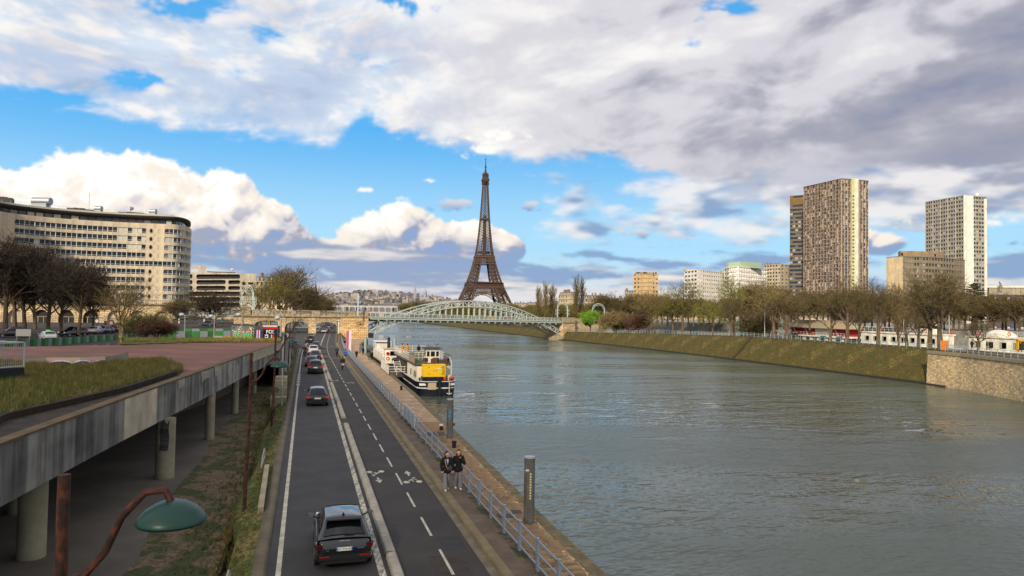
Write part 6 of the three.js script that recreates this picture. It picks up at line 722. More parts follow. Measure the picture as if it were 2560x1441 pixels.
// ================================================================= cars, bicycles, motorbike
const paint = (hex, o = {}) => new THREE.MeshPhysicalMaterial({ color: hex, roughness: 0.32, clearcoat: 1, clearcoatRoughness: 0.04, ...o });
const tyreM = mat(0x141414, 0.85), rimM = mat(0x8a8d90, 0.35, { metalness: 0.7 }), redL = new THREE.MeshStandardMaterial({ color: 0x5a0a08, roughness: 0.25, emissive: 0xff1a08, emissiveIntensity: 0.55 }), redDim = mat(0x4a0c0c, 0.2), plateM = mat(0xd8d8cc, 0.5);
const carGlass = new THREE.MeshPhysicalMaterial({ color: 0x0a0d10, roughness: 0.03 });
function makeCar(o) {   // front towards -z
  const { L = 4.3, W = 1.8, H = 1.45, slope = 0.62, suv = 0 } = o, w = W / 2, zr = L / 2, zf = -L / 2, bl = 0.93 + suv * 0.12, g = new THREE.Group(), yb = 0.2 + suv * 0.05, pm = o.paint;
  const st = [[zr, 0.74, 0.42, 0.70], [zr - 0.03, 0.84, 0.32, 0.86], [zr - 0.1, 0.93, 0.27, bl], [zr - 0.35, 0.985, yb, bl + 0.05], [zr - 1.1, 1, yb, bl + 0.03], [0, 1, yb, bl], [zf + 1.5, 1, yb, bl - 0.01], [zf + 1.05, 0.985, yb, bl - 0.04], [zf + 0.4, 0.94, yb + 0.02, bl - 0.16], [zf + 0.08, 0.84, yb + 0.06, bl - 0.3], [zf, 0.7, yb + 0.16, bl - 0.42]];
  const sec = ([z, k, y0, y1]) => { const W2 = w * k, h = y1 - y0, half = [[0.86, 0], [1, 0.16], [1.0, 0.5], [0.985, 0.62], [0.95, 0.92], [0.88, 1], [0.5, 1.02]]; return [...half.map(([a, b]) => V(-W2 * a, y0 + h * b, z)), V(0, y1 + 0.025, z), ...[...half].reverse().map(([a, b]) => V(W2 * a, y0 + h * b, z))]; };
  const bd = new MB().strip(st.map(sec), { flip: true }); for (const [k, f] of [[0, 1], [st.length - 1, -1]]) { const s = sec(st[k]), c = V(0, (st[k][2] + st[k][3]) / 2, st[k][0]); for (let j = 0; j + 1 < s.length; j++) f > 0 ? bd.tri(c, s[j + 1], s[j]) : bd.tri(c, s[j], s[j + 1]); const a = s[0], b = s[s.length - 1]; f > 0 ? bd.tri(c, a, b) : bd.tri(c, b, a); }
  part('body', bd, pm, g); part('underbody', new MB().box(0, yb + 0.03, 0, W * 0.82, 0.08, L * 0.9), M.black, g);
  // cabin
  const z0 = zr - 0.13, z1 = zr - 0.13 - slope, z2 = -L * 0.02 - 0.12, z3 = zf + 1.22, top = (z) => z > z1 ? lerp(bl + 0.04, H - 0.03, clamp((z0 - z) / (z0 - z1))) : z > z2 ? H - 0.03 * ((z - (z1 + z2) / 2) / (z1 - z2)) ** 2 * 2 : lerp(H, bl, clamp((z2 - z) / (z2 - z3))), wd = (y) => lerp(0.93, 0.66, clamp((y - bl) / (H - bl))) * w;
  const cs = (z, out = 0) => { const h = top(z), hw = wd(h); return [V(-w * 0.93 - out, bl - 0.06, z), V(-lerp(w * 0.93, hw, 0.85) - out, lerp(bl, h, 0.85) + 0, z), V(-hw * 0.9, h + out, z), V(-hw * 0.5, h + 0.03 + out, z), V(0, h + 0.04 + out, z), V(hw * 0.5, h + 0.03 + out, z), V(hw * 0.9, h + out, z), V(lerp(w * 0.93, hw, 0.85) + out, lerp(bl, h, 0.85), z), V(w * 0.93 + out, bl - 0.06, z)]; };
  const zs = []; for (let k = 0; k <= 6; k++) zs.push(lerp(z0, z1, k / 6)); for (let k = 1; k <= 6; k++) zs.push(lerp(z1, z2, k / 6)); for (let k = 1; k <= 6; k++) zs.push(lerp(z2, z3, k / 6));
  part('roof', new MB().strip(zs.map((z) => cs(z)), { flip: true }), pm, g);
  const sheet = (a, b, k) => new MB().strip([...Array(6)].map((_, j) => { const z = lerp(a, b, j / 5), h = top(z) + 0.065, hw = wd(h) * k; return [V(-hw, h - 0.035, z), V(-hw * 0.5, h - 0.008, z), V(0, h, z), V(hw * 0.5, h - 0.008, z), V(hw, h - 0.035, z)]; }), { flip: true });
  part('rear_window', sheet(lerp(z0, z1, 0.12), lerp(z0, z1, 0.82), 0.86), carGlass, g); part('windscreen', sheet(lerp(z2, z3, 0.08), lerp(z2, z3, 0.95), 0.88), carGlass, g);
  for (const s of [-1, 1]) { const P = (z, f) => { const h = top(z), hw = wd(h), y = lerp(bl - 0.02, h, f * 0.85); return V(s * (lerp(w * 0.93, lerp(w * 0.93, hw, 0.85), f) + 0.012), y, z); }; for (const [a, b] of [[lerp(z0, z1, 0.75), lerp(z1, z2, 0.5) + 0.04], [lerp(z1, z2, 0.5) - 0.04, lerp(z2, z3, 0.55)]]) { const q = [P(a, 0.12), P(b, 0.12), P(b, 0.93), P(a, 0.93)]; part('side_window', s > 0 ? new MB().quad(...q) : new MB().quad(q[1], q[0], q[3], q[2]), carGlass, g); } part('window_trim', new MB().tube([P(lerp(z0, z1, 0.72), 0.08), P((z1 + z2) / 2, 0.08), P(lerp(z2, z3, 0.6), 0.08)], 0.014, 4), rimM, g);
    const mz = lerp(z2, z3, 0.72), mr = part('wing_mirror', new MB().geo(new THREE.SphereGeometry(0.1, 10, 8), MAT(s * (w + 0.12), bl + 0.07, mz, 0, 0, 0, V(1.15, 0.8, 0.75))).bar(V(s * w * 0.9, bl, mz), V(s * (w + 0.08), bl + 0.05, mz), 0.05), pm, g); part('mirror_glass', new MB().box(s * (w + 0.12), bl + 0.07, mz + 0.078, 0.17, 0.1, 0.01), rimM, mr);
    for (const z of [zr - 0.82, zf + 0.86]) { const wh = part('wheel', new MB().tube([V(s * (w - 0.2), 0.32, z), V(s * (w + 0.005), 0.32, z)], 0.32, 20), tyreM, g); part('rim', new MB().tube([V(s * (w - 0.02), 0.32, z), V(s * (w + 0.012), 0.32, z)], 0.2, 14), rimM, wh); }
    const tl = o.tail || [0.55, 0.80, 0.62, 0.78]; part('tail_light', new MB().box(s * (w * 0.80), bl - 0.16, zr - 0.055, w * 0.34, 0.13, 0.09, -s * 0.32).box(s * w * 0.965, bl - 0.14, zr - 0.2, 0.05, 0.14, 0.26), o.lit === false ? redDim : redL, g); part('headlight', new MB().box(s * w * 0.68, bl - 0.3, zf + 0.12, 0.4, 0.14, 0.1, s * 0.4), mat(0xe8e8e0, 0.15), g); }
  const pl2 = part('number_plate', new MB().box(0, bl - 0.24, zr + 0.006, 0.52, 0.115, 0.02), plateM, g); part('rear_bumper', new MB().box(0, 0.44, zr - 0.09, W * 0.86, 0.16, 0.2).box(0, 0.3, zr - 0.12, W * 0.78, 0.14, 0.14), o.bumper || M.black, g);
  g.userData.dims = { w, zr, zf, bl, H, top, z0, z1 };
  return g;
}
const carSrc = { hatch: makeCar({ paint: paint(0x0b0c0f), slope: 0.86, H: 1.42, L: 4.3, W: 1.8 }), suv: makeCar({ paint: paint(0x111214), L: 4.4, W: 1.86, H: 1.66, slope: 0.45, suv: 1 }), sedan: makeCar({ paint: paint(0x0d0d0e), L: 4.5, W: 1.76, H: 1.45, slope: 0.85 }) };
function car(kind, pos, turn, hex, label, o = {}) {
  const g = carSrc[kind].clone(); g.name = numbered('car'); g.position.copy(pos); g.rotation.y = turn; g.userData = { label, category: 'car' }; if (o.group) g.userData.group = o.group; scene.add(g);
  if (hex !== null) { const pm = paint(hex); g.traverse((m) => { if (/^(body|roof|wing_mirror)$/.test(m.name)) m.material = pm; }); } if (o.dim) g.traverse((m) => { if (m.name === 'tail_light') m.material = redDim; }); return g;
}
{
  const D = carSrc.hatch.userData.dims, p = gp(866, 1407, ROAD), a = car('hatch', R(25.2, 1.36, ROAD), TURN, null, 'nearest black glossy hatchback with a white rear number plate, low in the picture', { dim: 1 }), { zr, bl, H } = D;
  const plate = canvasTex(512, 112, (c, w, h) => { c.fillStyle = '#e8e6da'; c.fillRect(0, 0, w, h); c.fillStyle = '#1c4fa0'; c.fillRect(0, 0, 48, h); c.fillRect(w - 48, 0, 48, h); c.fillStyle = '#e8d23a'; c.font = 'bold 30px sans-serif'; c.fillText('F', 14, 92); c.strokeStyle = '#222'; c.lineWidth = 4; c.strokeRect(2, 2, w - 4, h - 4); c.fillStyle = '#16161a'; c.font = 'bold 84px sans-serif'; c.textAlign = 'center'; c.fillText('GC-710-AZ', w / 2, 87); });
  a.traverse((m) => { if (m.name === 'number_plate') { const t = part('plate_lettering', new THREE.PlaneGeometry(0.52, 0.115).translate(0, bl - 0.24, zr + 0.019), new THREE.MeshStandardMaterial({ map: plate, roughness: 0.5 }), m); } });
  const rings = new MB(); for (let k = 0; k < 4; k++) rings.geo(new THREE.TorusGeometry(0.05, 0.011, 6, 16), MAT(-0.12 + k * 0.08, bl - 0.05, zr - 0.055, 0, -0.5)); part('ring_badge', rings, mat(0xc8ccd0, 0.2, { metalness: 0.9 }), a); part('roof_antenna', new MB().geo(new THREE.ConeGeometry(0.05, 0.12, 8), MAT(0, H + 0.09, zr - 1.05, 0, 0.5)), M.black, a); for (const s of [-1, 1]) part('reflector', new MB().box(s * 0.62, 0.47, zr + 0.012, 0.3, 0.035, 0.02), mat(0xa01808, 0.3), a); part('spoiler', new MB().box(0, H + 0.005, zr - 0.74, 1.14, 0.04, 0.26, 0), M.black, a); part('rear_wiper', new MB().bar(V(0, bl + 0.12, zr - 0.2), V(0.3, bl + 0.13, zr - 0.21), 0.025), M.black, a); part('model_badge', new MB().box(-0.52, bl - 0.27, zr + 0.008, 0.09, 0.02, 0.006).box(0.5, bl - 0.24, zr + 0.008, 0.2, 0.02, 0.006), rimM, a);
  const on = (px, py, len = 4.3) => { const q = gp(px, py, ROAD); return q.add(V(-rs * len / 2, 0, -rc * len / 2)); };
  car('sedan', on(792, 1017), TURN + 0.02, null, 'black older hatchback driving alone, second car from the camera');
  car('suv', on(788, 936), TURN, 0x121110, 'black crossover with bright red tail lights, last in the traffic queue');
  car('hatch', on(778, 918), TURN, 0x141a2e, 'dark blue car just ahead of the black crossover in the queue'); car('sedan', on(788, 901), TURN, 0x2a2c2f, 'dark grey car in the queue right behind the white one'); car('suv', on(783, 888), TURN, 0xc4c4bf, 'white sport utility car in the middle of the queue'); car('sedan', on(790, 874), TURN, 0x2c2e36, 'dark car half hidden ahead of the white one'); car('suv', on(774, 858), TURN + 0.1, 0x0e0e10, 'black car turning off at the fork before the stone bridge');
  const far = [[811, 833, 'hatch', 0x9d9c98, 'silver car under the right arch of the stone bridge'], [818, 828, 'sedan', 0x20242c, 'dark car ahead of the silver one beyond the arch'], [824, 822, 'suv', 0x1a1c22, 'dark blue car in the far queue beyond the arch'], [829, 817, 'hatch', 0x222226, 'black car farther along the queue beyond the arch'], [834, 813, 'sedan', 0x8c8c8a, 'grey car at the far end of the queue beyond the arch'], [807, 817, 'hatch', 0x5a1414, 'dark red car on the side lane beyond the arch']]; far.forEach(([x, y, k, c, l]) => car(k, gp(x, y, ROAD), TURN - 0.12, c, l));
  const street = [[30, 849, 112, 'suv', 0x101214, -0.9 - PI, 'black sport utility car parked at the left end of the street'], [182, 842, 118, 'suv', 0x0e1116, -0.35 - PI, 'black car with headlights on under the leaning street tree'], [118, 852, 104, 'hatch', 0xd8d8d4, 0.75, 'white taxi with glowing tail lights behind the green fence'], [240, 842, 130, 'hatch', 0x9a9c9c, 0.25, 'silver car braking before the walled arch'], [262, 841, 134, 'sedan', 0x5a6068, 0.9, 'grey car beside the silver braking car'], [284, 840, 140, 'sedan', 0x20242a, 0.4, 'dark car right behind the mottled plane tree'], [326, 838, 146, 'hatch', 0xc8c8c4, 1.2, 'white car right of the mottled plane tree'], [518, 822, 190, 'sedan', 0x2a2e36, 1.3, 'dark car in the shade under the iron girder bridge']];
  street.forEach(([x, y, d, k, c, t, l]) => { const p2 = at(x, y, d); p2.y = STREET; const q = car(k, p2, t, c, l); if (/taxi/.test(l)) part('taxi_sign', new MB().box(0, 1.52, 0.1, 0.5, 0.14, 0.2), new THREE.MeshStandardMaterial({ color: 0x40c060, emissive: 0x20d050, emissiveIntensity: 0.6 }), q); });
}
// bicycle, front towards -z
const bikeSrc = (() => { const g = new THREE.Group(), fm = mat(0x1a1a1c, 0.4), r = 0.34; for (const z of [0.52, -0.52]) { const wl = part('wheel', new MB().geo(new THREE.TorusGeometry(r, 0.022, 6, 22), MAT(0, r, z, PI / 2)), tyreM, g); const sp = new MB(); for (let k = 0; k < 6; k++) { const a = k * PI / 6; sp.bar(V(0, r + r * sin(a), z + r * cos(a)), V(0, r - r * sin(a), z - r * cos(a)), 0.008); } part('spokes', sp, rimM, wl); } const T2 = (...p) => new MB().tube(p, 0.018, 6); part('frame', T2(V(0, r, 0.52), V(0, 0.3, 0.08), V(0, 0.82, -0.38), V(0, 0.78, 0.2), V(0, 0.3, 0.08)).tube([V(0, 0.86, 0.23), V(0, r, 0.52)], 0.014, 5), fm, g); part('fork', T2(V(0, r, -0.52), V(0, 0.95, -0.4)), fm, g); part('handlebar', T2(V(-0.26, 1.0, -0.32), V(0, 1.02, -0.4), V(0.26, 1.0, -0.32)), fm, g); part('saddle', new MB().box(0, 0.93, 0.23, 0.14, 0.06, 0.26), M.black, g); part('pedals', new MB().box(0.1, 0.16, 0.08, 0.09, 0.03, 0.08).box(-0.1, 0.44, 0.08, 0.09, 0.03, 0.08).bar(V(0.05, 0.16, 0.08), V(-0.05, 0.44, 0.08), 0.02), rimM, g); return g; })();
function bicycle(pos, turn, label) { const g = bikeSrc.clone(); g.name = numbered('bicycle'); g.position.copy(pos); g.rotation.y = turn; g.userData = { label, category: 'bicycle' }; scene.add(g); return g; }
{ // motorbike
  const p = gp(761, 890, ROAD), g = thing('motorbike', 'dark motorbike with a red tail light at the left lane edge', 'motorbike', p, TURN); for (const z of [0.7, -0.7]) part('wheel', new MB().geo(new THREE.TorusGeometry(0.27, 0.08, 8, 18), MAT(0, 0.35, z, PI / 2)), tyreM, g); part('body', new MB().geo(new THREE.SphereGeometry(0.4, 12, 8), MAT(0, 0.75, -0.15, 0, 0, 0, V(0.6, 0.55, 1.2))).box(0, 0.82, 0.45, 0.28, 0.14, 0.6), paint(0x141416), g); part('handlebar', new MB().tube([V(-0.38, 1.05, -0.35), V(0, 1.0, -0.5), V(0.38, 1.05, -0.35)], 0.025, 6), M.black, g); part('tail_light', new MB().box(0, 0.82, 0.77, 0.16, 0.08, 0.05), redL, g); part('top_case', new MB().box(0, 1.0, 0.7, 0.4, 0.26, 0.32), M.black, g);
}
// ================================================================= people: one continuous skin per body, clothes over it
function nets(f, lo, hi, c) {   // surface of f = 0 on a grid of cells c
  const n = [0, 1, 2].map((k) => Math.ceil((hi[k] - lo[k]) / c) + 1), N = n[0] * n[1] * n[2], v = new Float32Array(N), id = (x, y, z) => x + n[0] * (y + n[1] * z);
  for (let z = 0; z < n[2]; z++) for (let y = 0; y < n[1]; y++) for (let x = 0; x < n[0]; x++) v[id(x, y, z)] = f(lo[0] + x * c, lo[1] + y * c, lo[2] + z * c);
  const vi = new Int32Array(N).fill(-1), P = [], I = [], E = [[0, 1], [2, 3], [4, 5], [6, 7], [0, 2], [1, 3], [4, 6], [5, 7], [0, 4], [1, 5], [2, 6], [3, 7]];
  for (let z = 0; z + 1 < n[2]; z++) for (let y = 0; y + 1 < n[1]; y++) for (let x = 0; x + 1 < n[0]; x++) { const q = [...Array(8)].map((_, k) => v[id(x + (k & 1), y + ((k >> 1) & 1), z + (k >> 2))]); let m = 0; for (const t of q) if (t < 0) m++; if (!m || m === 8) continue; let s = [0, 0, 0], k = 0; for (const [a, b] of E) if ((q[a] < 0) !== (q[b] < 0)) { const t = q[a] / (q[a] - q[b]); s[0] += lerp(a & 1, b & 1, t); s[1] += lerp((a >> 1) & 1, (b >> 1) & 1, t); s[2] += lerp(a >> 2, b >> 2, t); k++; } vi[id(x, y, z)] = P.length / 3; P.push(lo[0] + (x + s[0] / k) * c, lo[1] + (y + s[1] / k) * c, lo[2] + (z + s[2] / k) * c); }
  const quad = (a, b, d, e, flip) => { if (a < 0 || b < 0 || d < 0 || e < 0) return; flip ? I.push(a, d, b, a, e, d) : I.push(a, b, d, a, d, e); };
  for (let z = 1; z + 1 < n[2]; z++) for (let y = 1; y + 1 < n[1]; y++) for (let x = 1; x + 1 < n[0]; x++) { const s = v[id(x, y, z)] < 0; if (s !== v[id(x + 1, y, z)] < 0) quad(vi[id(x, y - 1, z - 1)], vi[id(x, y, z - 1)], vi[id(x, y, z)], vi[id(x, y - 1, z)], !s); if (s !== v[id(x, y + 1, z)] < 0) quad(vi[id(x - 1, y, z - 1)], vi[id(x, y, z - 1)], vi[id(x, y, z)], vi[id(x - 1, y, z)], s); if (s !== v[id(x, y, z + 1)] < 0) quad(vi[id(x - 1, y - 1, z)], vi[id(x, y - 1, z)], vi[id(x, y, z)], vi[id(x - 1, y, z)], !s); }
  const g = new THREE.BufferGeometry(); g.setAttribute('position', new THREE.Float32BufferAttribute(P, 3)); g.setIndex(I); g.computeVertexNormals(); g.setAttribute('uv', new THREE.Float32BufferAttribute(new Float32Array(P.length / 3 * 2), 2)); return g;
}
const field = (bones, grow = 0, k = 0.03) => (x, y, z) => { let s = 1e3; for (const [a, b, ra, rb] of bones) { const dx = b[0] - a[0], dy = b[1] - a[1], dz = b[2] - a[2], px = x - a[0], py = y - a[1], pz = z - a[2], t = clamp((px * dx + py * dy + pz * dz) / max(1e-9, dx * dx + dy * dy + dz * dz)), d = hypot(px - dx * t, py - dy * t, pz - dz * t) - lerp(ra, rb, t) - grow; if (d - s < k * 2 && s - d < k * 2) { const h = clamp(0.5 + 0.5 * (s - d) / k); s = lerp(s, d, h) - k * h * (1 - h); } else s = min(s, d); } return s; };
const meshOf = (bones, grow, c, k) => { const lo = [1e9, 1e9, 1e9], hi = [-1e9, -1e9, -1e9]; for (const [a, b, ra, rb] of bones) for (const [p, r] of [[a, ra], [b, rb]]) for (let j = 0; j < 3; j++) { lo[j] = min(lo[j], p[j] - r - grow - 2.5 * c); hi[j] = max(hi[j], p[j] + r + grow + 2.5 * c); } return nets(field(bones, grow, k), lo, hi, c); };
// joints of a 1.70 m figure facing +z; pose: angles of thighs and knees forward, elbow and hand places
function figure(o) {
  const { hip = 0.9, lean = 0, thigh = [0, 0], knee = [0, 0], elbow, hand, c = 0.035, coat = 0, shorts = 0, fingers = 0, headTurn = 0 } = o, J = {};
  const up = (h, x = 0) => [x, hip + h * cos(lean), h * sin(lean)];
  J.sh = [-1, 1].map((s) => up(0.5, s * 0.165)); J.hp = [-1, 1].map((s) => [s * 0.085, hip, 0]); J.neck = up(0.56); J.head = [0, up(0.69)[1], up(0.69)[2] + 0.02];
  J.kn = [0, 1].map((k) => [J.hp[k][0] + (o.spread || 0) * (k ? 1 : -1), J.hp[k][1] - 0.42 * cos(thigh[k]), 0.42 * sin(thigh[k])]); J.an = [0, 1].map((k) => [J.kn[k][0], J.kn[k][1] - 0.41 * cos(thigh[k] - knee[k]), J.kn[k][2] + 0.41 * sin(thigh[k] - knee[k])]);
  J.el = elbow || [[-0.23, hip + 0.24, -0.03], [0.23, hip + 0.24, -0.03]]; J.ha = hand || [[-0.23, hip - 0.01, 0.05], [0.23, hip - 0.01, 0.05]];
  const torso = [[up(0), up(0.25), 0.125, 0.115], [up(0.02, -0.07), up(0.02, 0.07), 0.105, 0.105], [up(0.36, -0.085), up(0.36, 0.085), 0.105, 0.105], [up(0.25), up(0.46), 0.115, 0.1], [J.sh[0], J.sh[1], 0.062, 0.062]], arms = [0, 1].flatMap((k) => [[J.sh[k], J.el[k], 0.056, 0.044], [J.el[k], J.ha[k], 0.042, 0.03]]), legs = [0, 1].flatMap((k) => [[J.hp[k], J.kn[k], 0.088, 0.062], [J.kn[k], J.an[k], 0.06, 0.042]]), feet = [0, 1].map((k) => [[J.an[k][0], max(0.045, J.an[k][1] - 0.05), J.an[k][2] - 0.03], [J.an[k][0] * 1.1, max(0.035, J.an[k][1] - 0.055), J.an[k][2] + 0.14], 0.045, 0.034]);
  const hx = (a) => [J.head[0] + a[0] * cos(headTurn) + a[2] * sin(headTurn), J.head[1] + a[1], J.head[2] - a[0] * sin(headTurn) + a[2] * cos(headTurn)], head = [[up(0.48), J.neck, 0.06, 0.052], [J.neck, J.head, 0.05, 0.05], [hx([0, 0.04, -0.015]), hx([0, 0.045, 0.005]), 0.094, 0.094], [hx([0, -0.02, 0.02]), hx([0, -0.055, 0.04]), 0.07, 0.05], [hx([0, 0.015, 0.095]), hx([0, -0.01, 0.112]), 0.012, 0.014], [hx([-0.092, 0.01, 0]), hx([-0.092, -0.02, 0]), 0.016, 0.012], [hx([0.092, 0.01, 0]), hx([0.092, -0.02, 0]), 0.016, 0.012]];
  const hands = [0, 1].map((k) => { const d = V(...J.ha[k]).sub(V(...J.el[k])).normalize(), e = V(...J.ha[k]).addScaledVector(d, 0.085); return [J.ha[k], [e.x, e.y, e.z], 0.032, 0.03]; });
  const G = {}; G.body = meshOf([...torso, ...arms, ...legs, ...feet, ...head, ...(fingers ? [] : hands)], 0, c, 0.03);
  if (fingers) { const list = [G.body]; [0, 1].forEach((k) => { const d = V(...J.ha[k]).sub(V(...J.el[k])).normalize(), s = V(0, 0, 1).cross(d).normalize(), n = d.clone().cross(s), b = [], A = (f, q, m) => V(...J.ha[k]).addScaledVector(d, f).addScaledVector(s, q).addScaledVector(n, m).toArray(), sd = k ? 1 : -1; b.push([A(-0.02, 0, 0), A(0.05, 0, 0), 0.026, 0.022], [A(0.02, -0.02, 0), A(0.07, -0.022, 0), 0.018, 0.016], [A(0.02, 0.02, 0), A(0.07, 0.022, 0), 0.018, 0.016]); [-0.032, -0.011, 0.011, 0.032].forEach((q, j) => { const l = [0.06, 0.075, 0.07, 0.052][j], cu = fingers; b.push([A(0.075, q, 0), A(0.075 + l * 0.55, q * 1.1, 0.012 * cu), 0.0095, 0.009], [A(0.075 + l * 0.55, q * 1.1, 0.012 * cu), A(0.075 + l * 0.9, q * 1.1, 0.045 * cu), 0.009, 0.0075]); }); b.push([A(0.02, -0.03 * sd, 0.01), A(0.06, -0.055 * sd, 0.025), 0.012, 0.0095], [A(0.06, -0.055 * sd, 0.025), A(0.085, -0.06 * sd, 0.04), 0.0095, 0.008]); list.push(meshOf(b, 0, 0.006, 0.008)); }); G.body = mergeGeometries(list.map((g) => g)); }
  const hem = coat ? [[up(0), [0, hip - coat, 0.01], 0.15, 0.16], [[-0.07, hip - coat * 0.8, 0], [0.07, hip - coat * 0.8, 0], 0.13, 0.13]] : [[up(-0.03, -0.06), up(-0.03, 0.06), 0.118, 0.118]];
  G.top = meshOf([...torso, ...hem, [up(0.48), up(0.53), 0.075, 0.06], ...arms.map(([a, b, ra, rb], k) => k % 2 && o.sleeve === 0 ? [a, a, ra, ra] : [a, b, ra + 0.008, rb + 0.014])], 0.02, c, 0.035);
  G.trousers = meshOf([[up(0, -0.06), up(0, 0.06), 0.108, 0.108], ...legs.map(([a, b, ra, rb], k) => k % 2 ? (shorts ? null : [a, [b[0], b[1] + 0.05, b[2]], ra + 0.012, rb + (o.flare ?? 0.02)]) : shorts ? [a, [lerp(a[0], b[0], 0.75), lerp(a[1], b[1], 0.75), lerp(a[2], b[2], 0.75)], ra, rb + 0.01] : [a, b, ra, rb + 0.01]).filter(Boolean)], 0.012, c, 0.02);
  G.shoes = meshOf(feet, 0.012, min(c, 0.022), 0.02);
  const hb = [[hx([0, 0.075, -0.035]), hx([0, 0.08, -0.022]), 0.096, 0.093], [hx([0, 0.02, -0.05]), hx([0, -0.01, -0.055]), 0.078, 0.07]]; if (o.long) for (const s of [-1, 0, 1]) hb.push([hx([s * 0.07, 0.03, -0.035]), hx([s * 0.085 + (o.blow || 0), -0.2, s ? -0.01 : -0.07]), 0.05, 0.03]); if (o.bun) hb.push([hx([0, 0.06, -0.12]), hx([0, 0.03, -0.14]), 0.05, 0.04]);
  G.hair = meshOf(hb, 0, min(c, 0.025), 0.02); G.eyes = new MB().geo(new THREE.SphereGeometry(0.008, 6, 5), MAT(...hx([-0.033, 0.02, 0.083]))).geo(new THREE.SphereGeometry(0.008, 6, 5), MAT(...hx([0.033, 0.02, 0.083]))).build(); G.mouth = new MB().geo(new THREE.SphereGeometry(0.02, 8, 5), MAT(...hx([0, -0.048, 0.083]), headTurn, 0, 0, V(1, 0.3, 0.4))).build(); G.J = J; return G;
}
const skinM = mat(0xc68e6c, 0.6), eyeM = mat(0x1a120e, 0.3), lipM = mat(0x8a3c34, 0.5), cloth = {}; const cl = (h) => cloth[h] || (cloth[h] = mat(h, 0.92));
function person(G, pos, turn, label, c, o = {}) {   // c: top, trousers, shoes, hair
  const g = thing('person', label, 'person', pos, turn, o.group); part('body', G.body, skinM, g); part('jacket', G.top, cl(c[0]), g); part('trousers', G.trousers, cl(c[1]), g); part('shoes', G.shoes, cl(c[2]), g); part('hair', G.hair, cl(c[3]), g); if (o.face) { part('eyes', G.eyes, eyeM, g); part('mouth', G.mouth, lipM, g); } if (o.s) g.scale.setScalar(o.s); return g;
}
const FIG = {
  walkA: figure({ thigh: [0.3, -0.28], knee: [0.12, 0.35], hip: 0.88, hand: [[-0.22, 0.86, -0.12], [0.22, 0.9, 0.2]], elbow: [[-0.22, 1.12, -0.12], [0.22, 1.12, 0.0]] }), walkB: figure({ thigh: [-0.22, 0.25], knee: [0.3, 0.1], hip: 0.88, coat: 0.3 }), stand: figure({ thigh: [0.03, -0.03], spread: 0.03 }), standF: figure({ thigh: [0.03, -0.03], long: 1, coat: 0.32 }), phone: figure({ hand: [[-0.1, 1.22, 0.26], [0.1, 1.22, 0.26]], elbow: [[-0.24, 1.13, 0.02], [0.24, 1.13, 0.02]] }),
  run: figure({ thigh: [0.6, -0.3], knee: [0.9, 0.7], hip: 0.9, lean: 0.1, shorts: 1, hand: [[-0.16, 1.18, 0.24], [0.2, 1.06, 0.0]], elbow: [[-0.24, 1.12, 0.0], [0.25, 1.14, -0.18]] }),
  cycle: figure({ hip: 0.98, lean: 0.42, thigh: [1.15, 0.62], knee: [1.0, 0.55], hand: [[-0.24, 1.04, 0.5], [0.24, 1.04, 0.5]], elbow: [[-0.25, 1.18, 0.3], [0.25, 1.18, 0.3]] }),
  lounge: figure({ hip: 0.42, lean: -0.55, thigh: [1.5, 1.4], knee: [0.5, 0.3], hand: [[-0.2, 0.62, 0.2], [0.2, 0.62, 0.2]], elbow: [[-0.26, 0.62, -0.1], [0.26, 0.62, -0.1]] }),
  moto: figure({ hip: 0.9, lean: 0.15, thigh: [1.2, 1.2], knee: [1.3, 1.3], spread: 0.1, hand: [[-0.34, 1.06, 0.5], [0.34, 1.06, 0.5]], elbow: [[-0.34, 1.12, 0.24], [0.34, 1.12, 0.24]] }),
};
{ // the two women walking towards the camera
  const A = figure({ c: 0.016, hip: 0.89, thigh: [0.16, -0.12], knee: [0.06, 0.2], headTurn: 0.45, long: 1, blow: -0.04, fingers: 1, flare: 0.05, elbow: [[-0.245, 1.15, -0.04], [0.245, 1.15, -0.02]], hand: [[-0.235, 0.92, 0.04], [0.235, 0.92, 0.08]] }), B = figure({ c: 0.016, hip: 0.89, thigh: [-0.1, 0.14], knee: [0.22, 0.08], headTurn: -0.12, long: 1, fingers: 1.3, flare: 0.05, elbow: [[-0.25, 1.14, -0.02], [0.24, 1.16, 0.1]], hand: [[-0.25, 0.9, 0.0], [0.07, 1.37, 0.2]] });
  const fa = TURN + 0.06, pa = gp(1116, 1226, WALK), pb = gp(1145, 1223, WALK), a = person(A, pa, fa, 'person in a dark open jacket and grey jeans, left of the two foreground walkers', [0x10121c, 0x7d7c7e, 0xd0ccc4, 0x1c130f], { face: 1, s: 1.0 }), b = person(B, pb, fa - 0.1, 'person in a black fleece with one hand raised to the chin, right of the two', [0x0c0c0e, 0x77747a, 0xd0ccc4, 0x22160f], { face: 1, s: 1.02 });
  part('shirt', new MB().strip([[0.055, 1.42, 0.11], [0.05, 1.34, 0.14], [0.03, 1.26, 0.156], [0.006, 1.16, 0.158]].map(([w, y, z]) => [V(-w, y, z - 0.02), V(0, y, z), V(w, y, z - 0.02)])), cl(0x9aa8b4), a);
  const J = A.J, bag = thing('shoulder_bag', 'small brown shoulder bag worn across the front of the left walker', 'bag', pa.clone().add(V(0, 0, 0)), fa); part('pouch', new MB().geo(new THREE.SphereGeometry(0.12, 14, 10), MAT(0.06, 0.98, 0.2, 0, 0, 0, V(1.15, 0.85, 0.5))), mat(0x4a3222, 0.7), bag); part('strap', new MB().tube([V(-0.11, 1.44, 0.03), V(-0.12, 1.36, 0.13), V(-0.1, 1.2, 0.17), V(-0.05, 1.05, 0.2)], 0.016, 5), mat(0xb89a68, 0.8), bag);
}
